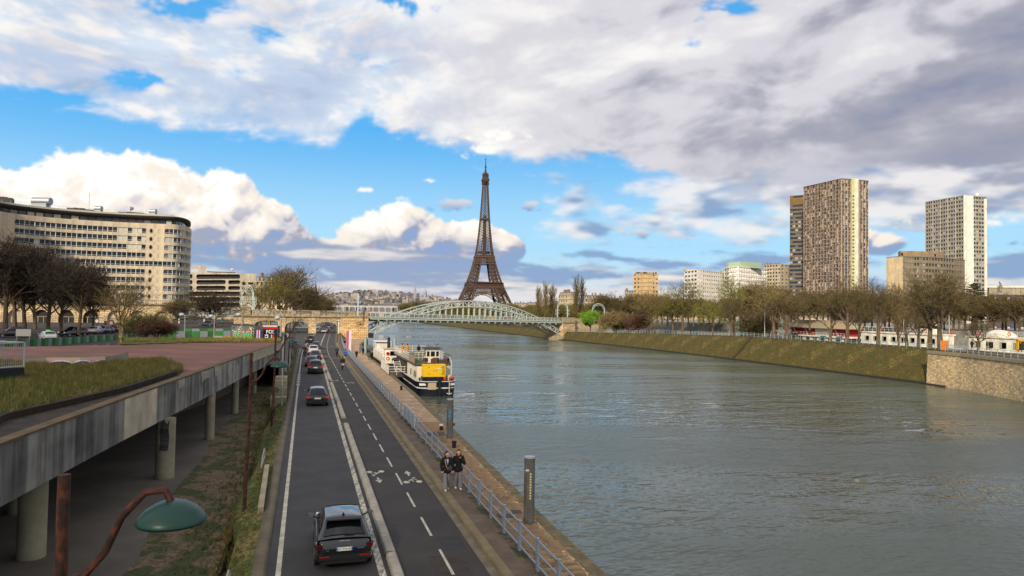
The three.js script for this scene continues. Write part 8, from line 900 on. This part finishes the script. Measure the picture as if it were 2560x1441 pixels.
{ // rusty lamps with green shades
  const green = mat(0x0b3a30, 0.4), H = 6.75; const mk = (u, v, label) => { const p = R(u, v, YARD), g = thing('street_lamp', label, 'street lamp', p, TURN - 0.1, 'rusty lamps with green shades'); part('pole', new MB().tube([V(-0.12, 0, 0.02), V(-0.06, 2.4, 0), V(0, 4.3, 0)], [0.085, 0.072, 0.062], 10).tube([V(0, 4.3, 0), V(0, H, 0)], 0.066, 10), M.rust, g); part('arm', new MB().tube([V(0.02, 5.55, 0), V(0.25, 5.6, 0), V(0.45, 5.85, 0), V(0.62, 6.25, 0), V(0.86, 6.52, 0), V(1.08, 6.54, 0), V(1.16, 6.38, 0)], 0.045, 8).box(0.12, 5.5, 0, 0.24, 0.18, 0.04), M.rust, g); const pr = [[0.0, 0.2], [0.08, 0.2], [0.16, 0.17], [0.26, 0.1], [0.32, 0.02], [0.345, -0.03], [0.33, -0.06], [0.3, -0.05]].map(([x, y]) => new THREE.Vector2(x * 1.12, y)); part('lamp_shade', new MB().geo(new THREE.LatheGeometry(pr, 28), MAT(1.16, 6.22, 0)), green, g); return g; };
  const lab = ['very near rusty lamp with a green dome shade at the lower left', 'rusty lamp with a green dome shade right of the slim columns', 'rusty leaning lamp beside the pale concrete blocks', 'rusty lamp with green shade fourth along the retaining wall', 'rusty lamp with green shade fifth along the retaining wall', 'rusty lamp with green shade sixth along, near the stone bridge', 'farthest rusty lamp, before the middle arch of the stone bridge'], s = mk(9.2, -2.6, lab[0]); [[31.5, -2.15], [52.5, -2.0], [75, -1.95], [97, -1.95], [119, -1.9], [141, -1.9]].forEach(([u, v], k) => dup(s, R(u, v, YARD), TURN - 0.1 + 0.05 * (k % 3), lab[k + 1]));
  const pp = R(62.5, -1.75, YARD), g2 = thing('grey_pole', 'straight pale grey pole on the verge between the rusty lamps', 'pole', pp); part('pole', new MB().cyl(0, 0, 0, 0.07, 6.2, 0.06, 10), M.steel, g2); part('base', new MB().cyl(0, 0, 0, 0.12, 0.4, 0.12, 10), M.steel, g2);
}
{ // pale concrete block stack and hoop rails at the verge
  const p = R(66.5, -2.1, YARD), g = thing('concrete_blocks', 'stepped pile of pale concrete blocks on the verge beside the road', 'concrete blocks', p, TURN), m = tmat(T.concrete, 2, 2, 0.9); m.color.setRGB(1.35, 1.2, 0.95); [[0, 0.45, 1.5, 1.3, 0.9], [0.08, 1.25, 0.2, 1.1, 0.66], [0.1, 1.86, -0.5, 1.05, 0.52], [0.12, 2.2, -1.3, 1.0, 0.3]].forEach(([x, y, z, w, h]) => part('block', new MB().box(x, y, z, w, h, 1.9), m, g)); part('gauge', new MB().cyl(-0.3, 0.5, 2.55, 0.07, 1.5, 0.07, 8).geo(new THREE.CylinderGeometry(0.24, 0.24, 0.12, 14), MAT(-0.15, 1.55, 2.5, 0, PI / 2)), mat(0x6a6058, 0.7), g);
  for (const [u, l] of [[21.5, 'leaning grey hoop rail on the weedy verge nearest the camera'], [40, 'grey hoop rail on the verge before the second lamp']]) { const q = R(u, -2.0, YARD), h = thing('hoop_rail', l, 'hoop rail', q, TURN); part('hoop', new MB().tube([V(-0.05, 0, 0.9), V(0, 0.75, 0.9), V(0.02, 1.0, -0.7), V(0.05, 0.9, -0.9), V(0.03, 0, -0.8)], 0.032, 7), mat(0x9a9c98, 0.5, { metalness: 0.3 }), h); part('lower_bar', new MB().tube([V(0, 0.45, 0.88), V(0.03, 0.55, -0.86)], 0.025, 6), mat(0x9a9c98, 0.5), h); }
  const wl = thing('low_wall', 'short pale kerb wall leaning at the weedy verge', 'low wall', R(34, -1.62, YARD), TURN); part('wall', new MB().box(0, 0.3, 0, 0.22, 0.8, 8, 0.02), m, wl);
}
// ------------------------------------------------ painted walls and fences at the end of the promenade
{
  const wallFace = (name, label, x0, x1, yt, yb2, d, tx, o = {}) => { const a = at(x0, yb2, d), b = at(x1, yb2, d), L = a.distanceTo(b), h = (yb2 - yt) * d / FOCAL, F = frameOf(a, b), g = thing(name, label, o.cat || 'wall', [a.x, a.y, a.z], F.ry); part('wall', new MB().box(L / 2, h / 2 - 0.4, -0.16, L, h + 0.8, 0.3), M.concrete, g); if (tx) part('painting', new MB().quad(V(0, 0, 0.004), V(L, 0, 0.004), V(L, h, 0.004), V(0, h, 0.004), 0, 0, [[0, 0], [1, 0], [1, 1], [0, 1]]), new THREE.MeshStandardMaterial({ map: tx, roughness: 0.8 }), g); return g; };
  const t1 = canvasTex(640, 384, (c, w, h) => { c.fillStyle = '#6d7168'; c.fillRect(0, 0, w, h); const r = rng(5); for (let k = 0; k < 90; k++) { c.fillStyle = ['#e8e4da', '#1c1c20', '#8a9a94', '#c8543a', '#d8d4c8', '#3a5a8a'][floor(r() * 6)]; c.beginPath(); c.ellipse(r() * w, (r() < 0.5 ? r() * 0.35 : 0.75 + r() * 0.25) * h, 10 + r() * 38, 5 + r() * 16, r() * 3, 0, 7); c.fill(); } c.font = 'italic 900 190px sans-serif'; c.textAlign = 'center'; c.lineJoin = 'round'; const g = c.createLinearGradient(0, 110, 0, 280); g.addColorStop(0, '#8ee6cc'); g.addColorStop(0.6, '#5cd0a0'); g.addColorStop(1, '#4cc83c'); c.strokeStyle = '#d8602a'; c.lineWidth = 34; c.strokeText('BEAGE', w / 2, 262, w - 50); c.strokeStyle = '#1a1a1c'; c.lineWidth = 12; c.strokeText('BEAGE', w / 2, 262, w - 50); c.fillStyle = g; c.fillText('BEAGE', w / 2, 262, w - 50); c.fillStyle = '#5cc83c'; for (let k = 0; k < 14; k++) c.fillRect(60 + k * 40, 258, 16, 20 + (k % 3) * 12); });
  wallFace('graffiti_wall', 'concrete wall with mint green bubble letter graffiti', 577, 634, 815, 853, 88, t1);
  const t2 = canvasTex(384, 384, (c, w, h) => { c.fillStyle = '#131315'; c.fillRect(0, 0, w, h); c.fillStyle = '#d8d4cc'; c.fillRect(0, 0, w, 34); c.fillStyle = '#cc1c18'; c.fillRect(0, 34, w, 48); c.fillRect(0, h - 34, w, 34); c.fillStyle = '#ecebe6'; c.font = '900 118px sans-serif'; c.textAlign = 'center'; c.fillText('FCK', w / 2, 200, 290); c.fillText('N', w * 0.68, 320, 92); c.strokeStyle = '#ecebe6'; c.lineWidth = 26; c.strokeRect(62, 244, 72, 62); c.fillStyle = '#2a4ca0'; c.fillRect(262, 130, 34, 60); c.fillStyle = '#d02018'; c.beginPath(); c.moveTo(240, 240); c.lineTo(300, 230); c.lineTo(292, 340); c.lineTo(246, 320); c.fill(); c.fillStyle = '#e8e6e0'; c.fillRect(258, 326, 34, 26); });
  wallFace('graffiti_wall', 'black wall panel painted FCK ON with red bands', 656, 692, 814, 852, 88, t2);
  const t3 = canvasTex(128, 256, (c, w, h) => { c.fillStyle = '#2a2a5a'; c.fillRect(0, 0, w, h); for (const [x, q, k] of [[10, 16, '#3a48a0'], [26, 16, '#e6e4de'], [42, 26, '#c62a26'], [68, 16, '#e6e4de'], [84, 20, '#3a48a0']]) { c.fillStyle = k; c.fillRect(x, 0, q, h); } });
  wallFace('striped_hoarding', 'narrow panel with blue white and red upright stripes between the painted walls', 637, 655, 826, 853, 87.5, t3, { cat: 'hoarding' });
  const t4 = canvasTex(256, 128, (c, w, h) => { c.fillStyle = '#9c6a1c'; c.fillRect(0, 0, w, h); const r = rng(3); for (let k = 0; k < 40; k++) { c.strokeStyle = ['#3a2a14', '#d89a3a', '#e0c060'][k % 3]; c.lineWidth = 4 + r() * 6; c.beginPath(); c.arc(r() * w, r() * h, 8 + r() * 26, r() * 6, r() * 6 + 3); c.stroke(); } });
  wallFace('graffiti_wall', 'low ochre scribbled wall left of the mint graffiti', 557, 577, 841, 853, 88, t4); const t5 = canvasTex(256, 128, (c, w, h) => { c.fillStyle = '#a8a49c'; c.fillRect(0, 0, w, h); const r = rng(6); for (let k = 0; k < 40; k++) { c.strokeStyle = ['#5a5a60', '#d8d4cc', '#8a6a7a'][k % 3]; c.lineWidth = 3 + r() * 5; c.beginPath(); c.arc(r() * w, r() * h, 8 + r() * 26, r() * 6, r() * 6 + 3); c.stroke(); } }); wallFace('graffiti_wall', 'pale scribbled low wall next to the ochre one', 533, 557, 840, 854, 89, t5); wallFace('low_wall', 'long plain pale concrete wall right of the shrubs', 438, 533, 849, 863, 89, null); wallFace('yellow_wall', 'low yellowish kerb wall below the painted walls', 565, 700, 852, 859, 86.5, null).children[0].material = tmat(T.concrete, 3, 3, 0.9, { color: 0xe0d090 });
  const t6 = canvasTex(256, 256, (c, w, h) => { c.fillStyle = '#5a5860'; c.fillRect(0, 0, w, h); const r = rng(9); for (let k = 0; k < 50; k++) { c.strokeStyle = ['#2a3a6a', '#c8c4bc', '#8a2a24', '#202024'][k % 4]; c.lineWidth = 4 + r() * 8; c.beginPath(); c.arc(r() * w, r() * h, 8 + r() * 40, r() * 6, r() * 6 + 3); c.stroke(); } }); wallFace('graffiti_wall', 'narrow dark scribbled wall right of the FCK ON panel', 693, 701, 815, 851, 88.4, t6);
  // site fence of green and grey sheets: each sheet a part
  const gr = mat(0x2c7a2e, 0.6), gy = mat(0x7c8688, 0.6), dk = mat(0x1f5a26, 0.6); const fence = (label, pts, hM, step) => { const g = thing('site_fence', label, 'fence'); let k = 0; for (let s = 0; s + 1 < pts.length; s++) { const a = pts[s], b = pts[s + 1], n = round(a.distanceTo(b) / step); for (let j = 0; j < n; j++, k++) { const p = a.clone().lerp(b, j / n), q = a.clone().lerp(b, (j + 0.94) / n); p.y += hM / 2; q.y += hM / 2; part('fence_sheet', new MB().bar(p, q, 0.05, hM), k % 3 === 2 ? gy : k % 3 ? gr : dk, g); if (k % 3 === 0) part('fence_stay', new MB().bar(p.clone().add(V(0, hM * 0.4, 0.04)), p.clone().add(V(0.3, -hM / 2, 1.1)), 0.05), gy, g); } } return g; };
  fence('long low green and grey sheet metal site fence before the street cars', [[-40, 876, 78], [0, 873, 80], [120, 866, 90], [235, 857, 103], [330, 850, 116]].map(([x, y, d]) => at(x, y, d)), 1.0, 0.85); fence('green and grey site fence right of the shrubs under the lamps', [[400, 850, 108], [480, 850, 108], [577, 849, 108]].map(([x, y, d]) => at(x, y, d)), 1.3, 1.2); fence('far green site fence beyond the right hand fence', [[440, 838, 122], [577, 838, 122]].map(([x, y, d]) => at(x, y, d)), 1.1, 1.3);
  for (const [x, y, l] of [[197, 872, 'concrete foot block at the fence, first from the left'], [210, 871, 'concrete foot block at the fence, second from the left'], [240, 868, 'concrete foot block at the fence, third from the left'], [272, 866, 'concrete foot block nearest the mottled plane tree'], [95, 874, 'flat pale slab lying before the fence']]) { const p = at(x, y, 73); single('concrete_block', new MB().box(p.x, p.y + 0.1, p.z, 0.5, 0.34, 0.4), tmat(T.concrete, 2, 2, 0.9, { color: 0xd0c4b0 }), l, 'concrete block', 'fence foot blocks'); }
  const bp = at(57, 848, 100), bg = thing('site_board', 'white scuffed notice board on the fence at the left', 'board', bp, 0.2); part('board', new MB().box(0, 0.9, 0, 1.9, 1.0, 0.05), mat(0xb4b0a8, 0.7), bg); part('legs', new MB().bar(V(-0.8, -0.4, 0), V(-0.8, 0.6, 0), 0.06).bar(V(0.8, -0.4, 0), V(0.8, 0.6, 0), 0.06), M.steel, bg);
  // curved graffiti kerb round the planter and the caged box
  const pts = [[60, 921], [112, 916], [200, 915], [262, 912], [300, 905], [318, 899]].map(([x, y]) => gp(x, y, DECK)), pp = [0]; for (let k = 1; k < pts.length; k++) pp.push(pp[k - 1] + pts[k].distanceTo(pts[k - 1])); const Lc = pp[pp.length - 1];
  const t7 = canvasTex(1024, 96, (c, w, h) => { c.fillStyle = '#b4ab80'; c.fillRect(0, 0, w, h); c.fillStyle = '#d09ab0'; for (const [x, q] of [[240, 120], [430, 130], [620, 90], [760, 120]]) { c.beginPath(); c.ellipse(x, h, q, 80, 0, 0, 7); c.fill(); } c.fillStyle = '#e6dfe2'; c.font = '900 110px sans-serif'; for (const [x, q] of [[250, 74], [380, 58], [520, 84], [640, 40]]) { c.beginPath(); c.ellipse(x, h, q + 14, 66, 0, 0, 7); c.fill(); } c.fillStyle = '#1c3c8c'; for (const [x, q] of [[250, 70], [380, 50], [520, 76]]) { c.beginPath(); c.ellipse(x, h, q, 52, 0, 0, 7); c.fill(); } c.fillRect(610, 24, 70, 70); c.fillRect(700, 12, 90, 80); c.fillStyle = '#2a70b0'; c.beginPath(); c.ellipse(860, 70, 46, 44, 0, 0, 7); c.fill(); });
  const g = thing('planter_wall', 'low curved concrete planter wall with blue and pink graffiti', 'low wall'); part('wall', new MB().strip([0, 0.55].map((h) => pts.map((p) => p.clone().add(V(0, h, 0)))), {}).strip([V(0, 0.55, 0), V(-0.1, 0.55, -0.3), V(-0.1, 0, -0.3)].map((o) => pts.map((p) => p.clone().add(o)))), M.concrete, g); const pb = new MB(); for (let k = 0; k + 1 < pts.length; k++) pb.quad(...[pts[k].clone().add(V(0, 0.02, 0.012)), pts[k + 1].clone().add(V(0, 0.02, 0.012)), pts[k + 1].clone().add(V(0, 0.54, 0.012)), pts[k].clone().add(V(0, 0.54, 0.012))], 0, 0, [[pp[k] / Lc, 0], [pp[k + 1] / Lc, 0], [pp[k + 1] / Lc, 1], [pp[k] / Lc, 1]]); part('painting', pb, new THREE.MeshStandardMaterial({ map: t7, roughness: 0.8 }), g);
  const e0 = gp(-30, 968, DECK), e1 = gp(57, 960, DECK), F = frameOf(e0, e1), cg = thing('caged_pit', 'dark boxed opening with a grey wire fence on top at the left edge', 'fence', [e0.x, DECK, e0.z], F.ry), LL = F.l; part('dark_panel', new MB().box(LL / 2, 0.4, 0, LL, 0.85, 0.1).box(LL - 0.05, 0.4, -1.5, 0.1, 0.85, 3), mat(0x14181e, 0.8), cg); part('fence_frame', new MB().bar(V(0, 0.9, 0), V(LL, 0.9, 0), 0.06).bar(V(0, 2.1, 0), V(LL, 2.1, 0), 0.06).bar(V(LL, 0.8, 0), V(LL, 2.1, 0), 0.06).bar(V(LL, 2.1, 0), V(LL, 2.1, -3), 0.05), mat(0xb0b0ac, 0.5), cg); const wires = new MB(); for (let x = 0.05; x < LL; x += 0.11) wires.bar(V(x, 0.9, 0), V(x, 2.1, 0), 0.014); for (let y = 1.1; y < 2.1; y += 0.25) wires.bar(V(0, y, 0), V(LL, y, 0), 0.012); part('fence_wires', wires, mat(0x9a9a96, 0.5), cg, 'stuff');
}
{ // lamp posts, signals and signs on the street
  const lamp = (x, y, yt, d, l) => { const p = at(x, y, d), h = (y - yt) * d / FOCAL, g = thing('globe_lamp', l, 'street lamp', p, 0, 'pale lamp posts by the site fence'); part('post', new MB().cyl(0, 0, 0, 0.09, h, 0.06, 8), mat(0xa39c90, 0.6), g); part('base', new MB().cyl(0, 0, 0, 0.22, 0.5, 0.16, 8), M.dark, g); part('arm', new MB().bar(V(-0.5, h, 0), V(0.1, h, 0), 0.07), mat(0xa39c90, 0.6), g); part('lamp_head', new MB().geo(new THREE.SphereGeometry(0.3, 10, 8), MAT(-0.45, h + 0.12, 0, 0, 0, 0, V(1.1, 0.8, 1))), mat(0xb8c2cc, 0.25), g); return g; };
  lamp(460, 862, 790, 90, 'pale globe lamp post left of the pale low wall'); lamp(534, 858, 794, 90, 'pale globe lamp post beside the pale scribbled wall'); lamp(603, 856, 790, 86.2, 'pale globe lamp post standing before the mint graffiti'); lamp(701, 852, 798, 86, 'pale globe lamp post right of the FCK ON panel');
  const sign = (x, y, yt, d, hex, l) => { const p = at(x, y, d), h = (y - yt) * d / FOCAL, g = thing('traffic_sign', l, 'traffic sign', p, 0); part('post', new MB().cyl(0, 0, 0, 0.06, h, 0.06, 6), M.dark, g); part('disc', new MB().geo(new THREE.CylinderGeometry(0.5, 0.5, 0.06, 16), MAT(0, h, 0.08, 0, PI / 2)), mat(0xc8c4bc, 0.5), g); part('rim', new MB().geo(new THREE.TorusGeometry(0.45, 0.09, 6, 18), MAT(0, h, 0.12)), mat(hex, 0.5), g); }; sign(278, 842, 807, 128, 0xa02820, 'round red rimmed traffic sign left of the mottled tree'); sign(241, 840, 803, 150, 0x4a4a50, 'round grey backed traffic sign before the walled arch');
  const sig = (x, y, yt, d, l, hex) => { const p = at(x, y, d), h = (y - yt) * d / FOCAL, g = thing('traffic_light', l, 'traffic light', p, 0, 'traffic lights on the street'); part('post', new MB().cyl(0, 0, 0, 0.07, h, 0.07, 6), M.dark, g); part('housing', new MB().box(0, h - 0.1, 0.08, 0.4, 1.1, 0.3), M.black, g); part('lamp', new MB().geo(new THREE.SphereGeometry(0.13, 8, 6), MAT(0, h - 0.4, 0.22)), new THREE.MeshStandardMaterial({ color: hex, emissive: hex, emissiveIntensity: 0.7 }), g); }; sig(308, 838, 800, 140, 'green traffic light right behind the mottled tree', 0x30d090); sig(555, 832, 800, 190, 'green traffic light near the iron girder bridge', 0x30d090); sig(262, 840, 808, 150, 'dark traffic light beside the walled arch', 0x401010);
  // banner flags by the quay
  const flag = (x, y, yt, d, cs, l) => { const p = at(x, y, d), h = (y - yt) * d / FOCAL, g = thing('banner_flag', l, 'banner', p, TURN, 'upright banners on the quay'), tx = canvasTex(64, 512, (c, w, hh) => { c.fillStyle = cs[0]; c.fillRect(0, 0, w, hh); c.fillStyle = cs[1]; for (let k = 0; k < 9; k++) c.fillRect(12, 30 + k * 54, 40, 34); c.fillStyle = cs[2]; c.fillRect(0, hh * 0.7, w, hh * 0.2); }); part('pole', new MB().cyl(-0.42, 0, 0, 0.035, h, 0.03, 6), M.steel, g); part('cloth', new MB().box(-0.2, h * 0.54, 0, 0.42, h * 0.9, 0.03), new THREE.MeshStandardMaterial({ map: tx, roughness: 0.8 }), g); }; flag(877, 890, 826, 124, ['#d8d0d0', '#a0a4b8', '#c83c6a'], 'white and pink upright banner beside the railing'); flag(871, 886, 828, 126, ['#c84a7a', '#e0dcdc', '#b83060'], 'pink upright banner half behind the white one'); flag(846, 838, 801, 186, ['#d4ccd4', '#8a7aa0', '#c87a9a'], 'white and violet banner at the right arch of the stone bridge');
  const rp = at(842, 870, 165), rg = thing('rusty_post', 'slim rust brown post on the walkway before the stone bridge', 'post', [rp.x, WALK, rp.z]); part('post', new MB().cyl(0, 0, 0, 0.1, 5, 0.09, 8), M.rust, rg); part('cap', new MB().box(0.2, 5, 0, 0.7, 0.14, 0.14), M.rust, rg); const sb = gp(869, 872, QUAY), sg = thing('sign_board', 'small white sign board on legs near the stone bridge', 'sign board', sb, TURN); part('board', new MB().box(0, 1.0, 0, 0.9, 0.7, 0.05), M.white, sg); part('legs', new MB().bar(V(-0.35, 0, 0), V(-0.35, 0.7, 0), 0.05).bar(V(0.35, 0, 0), V(0.35, 0.7, 0), 0.05), M.dark, sg);
}
{ // ------------------------------------------------ island: fence, benches, lamps, steps, orange panel
  const g = thing('island_fence', 'thin pale railing along the top of the grass bank and river wall', 'railing'), im = mat(0x98a2a0, 0.5), posts = new MB(), rails = [[], [], []]; isleLine.forEach((p, k) => { if (k > isleLine.length - 1 || k < 18) return; const n = inward(k), q = p.clone().addScaledVector(n, k <= bankEnd - 2 ? p.h * 1.05 + 0.3 : 1.0); q.y = p.h + (k > bankEnd - 2 ? 0.1 : 0); rails.forEach((r, j) => r.push(q.clone().add(V(0, [1.05, 0.65, 0.3][j], 0)))); }); rails.forEach((r) => part('rail', new MB().tube(r, 0.03, 5), im, g)); const cr = new THREE.CatmullRomCurve3(rails[0]), len = cr.getLength(); for (let s = 0; s < len; s += 1.6) { const p = cr.getPointAt(s / len); posts.bar(p.clone().add(V(0, -1.05, 0)), p.clone().add(V(0, 0.03, 0)), 0.07); } part('posts', posts, im, g, 'stuff');
  const onIsle = (x, y, d) => { const p = at(x, y, d); p.y = isleLine[min(isleLine.length - 1, max(0, isleLine.findIndex((s) => -s.z < d)))].h; return p; };
  const tm = mat(0x2a7a7c, 0.6); [[1500, 834, 268, 'teal bench near the bright green tree'], [1738, 840, 226, 'teal bench right of the round olive tree'], [1855, 850, 200, 'teal bench behind the top of the bank steps'], [2056, 860, 168, 'teal bench before the white floating pavilion, left one'], [2096, 862, 163, 'teal bench before the white floating pavilion, right one']].forEach(([x, y, d, l]) => { const b = thing('bench', l, 'bench', onIsle(x, y, d), 0.5, 'teal benches on the island path'); part('seat', new MB().box(0, 0.45, 0, 2.2, 0.08, 0.5), tm, b); part('backrest', new MB().box(0, 0.8, 0.24, 2.2, 0.4, 0.06), tm, b); for (const s of [-0.9, 0.9]) part('leg', new MB().box(s, 0.22, 0, 0.08, 0.44, 0.4), tm, b); });
  [[1486, 834, 804, 272, 'slim teal lamp post beside the bright green tree'], [1846, 850, 808, 200, 'slim teal lamp post beside the tall olive tree'], [1958, 855, 812, 178, 'slim teal lamp post right of the thick double trunk'], [2260, 868, 812, 158, 'slim pale lamp post between the bare trees'], [1912, 852, 752, 186, 'tall white lamp mast left of the thick double trunk'], [2374, 876, 800, 150, 'pale lamp mast right of the leaning tree']].forEach(([x, y, yt, d, l]) => { const p = onIsle(x, y, d), h = (y - yt) * d / FOCAL, s = thing('lamp_post', l, 'lamp post', p); part('post', new MB().cyl(0, 0, 0, 0.09, h, 0.06, 8), /teal/.test(l) ? mat(0x6a9a9a, 0.6) : M.white, s); part('lamp_head', new MB().geo(new THREE.SphereGeometry(0.2, 8, 6), MAT(0, h, 0, 0, 0, 0, V(1, 0.7, 1))), M.steel, s); });
  const a = onIsle(2362, 884, 125), og = thing('orange_panel', 'bright orange square panel behind the railing at the corner of the river wall', 'panel', a, 0.1); part('panel', new MB().box(0, 0.85, 0, 1.4, 1.7, 0.1), mat(0xd07008, 0.6), og); part('frame', new MB().bar(V(-0.74, 0, 0), V(-0.74, 1.8, 0), 0.08).bar(V(0.74, 0, 0), V(0.74, 1.8, 0), 0.08), M.steel, og); const yk = onIsle(2556, 884, 126), yg = thing('yellow_kiosk', 'small yellow framed kiosk at the right edge of the walled path', 'kiosk', yk, 0.1); part('frame', new MB().box(0, 1.9, 0, 2, 0.3, 0.5).box(-0.9, 1, 0, 0.2, 2, 0.5).box(0.9, 1, 0, 0.2, 2, 0.5), mat(0xd0a010, 0.6), yg); part('opening', new MB().box(0, 1, -0.05, 1.6, 1.7, 0.3), M.dark, yg);
  const st = thing('bank_steps', 'narrow stone steps running down the grass bank', 'steps'), A = gp(1828, 902, 0.2), kk = isleLine.reduce((b, p, k) => p.distanceTo(gp(1828, 899, 0)) < isleLine[b].distanceTo(gp(1828, 899, 0)) ? k : b, 0), n = inward(kk), top = isleLine[kk].clone().addScaledVector(n, isleLine[kk].h * 1.05), t2 = isleLine[kk + 1].clone().sub(isleLine[kk]).normalize(), sm = tmat(T.concrete, 2, 2, 0.95, { color: 0x8a7e6a }); for (let k = 0; k < 26; k++) { const f = k / 25, p = isleLine[kk].clone().addScaledVector(n, f * isleLine[kk].h * 1.05).setY(lerp(-0.2, isleLine[kk].h, f) + 0.14); part('step', new MB().bar(p.clone().addScaledVector(t2, -0.45), p.clone().addScaledVector(t2, 0.45), 0.26, 0.2), sm, st); }
  const vp = onIsle(1554, 834, 262), vg = thing('white_van', 'white van parked on the island path beyond the brown shrubs', 'van', vp, 1.2); part('body', new MB().box(0, 1.2, 0, 1.9, 1.7, 4.2).box(0, 0.9, -2.5, 1.9, 1.1, 1.0), whiteP, vg); part('windscreen', new MB().box(0, 1.6, -2.12, 1.7, 0.7, 0.06), carGlass, vg); for (const s of [-1, 1]) for (const z of [1.4, -2]) part('wheel', new MB().tube([V(s * 0.8, 0.34, z), V(s * 0.98, 0.34, z)], 0.34, 14), tyreM, vg);
}
scene.fog = new THREE.FogExp2(0xbcc8d8, 0.00005);
renderer.render(scene, camera);
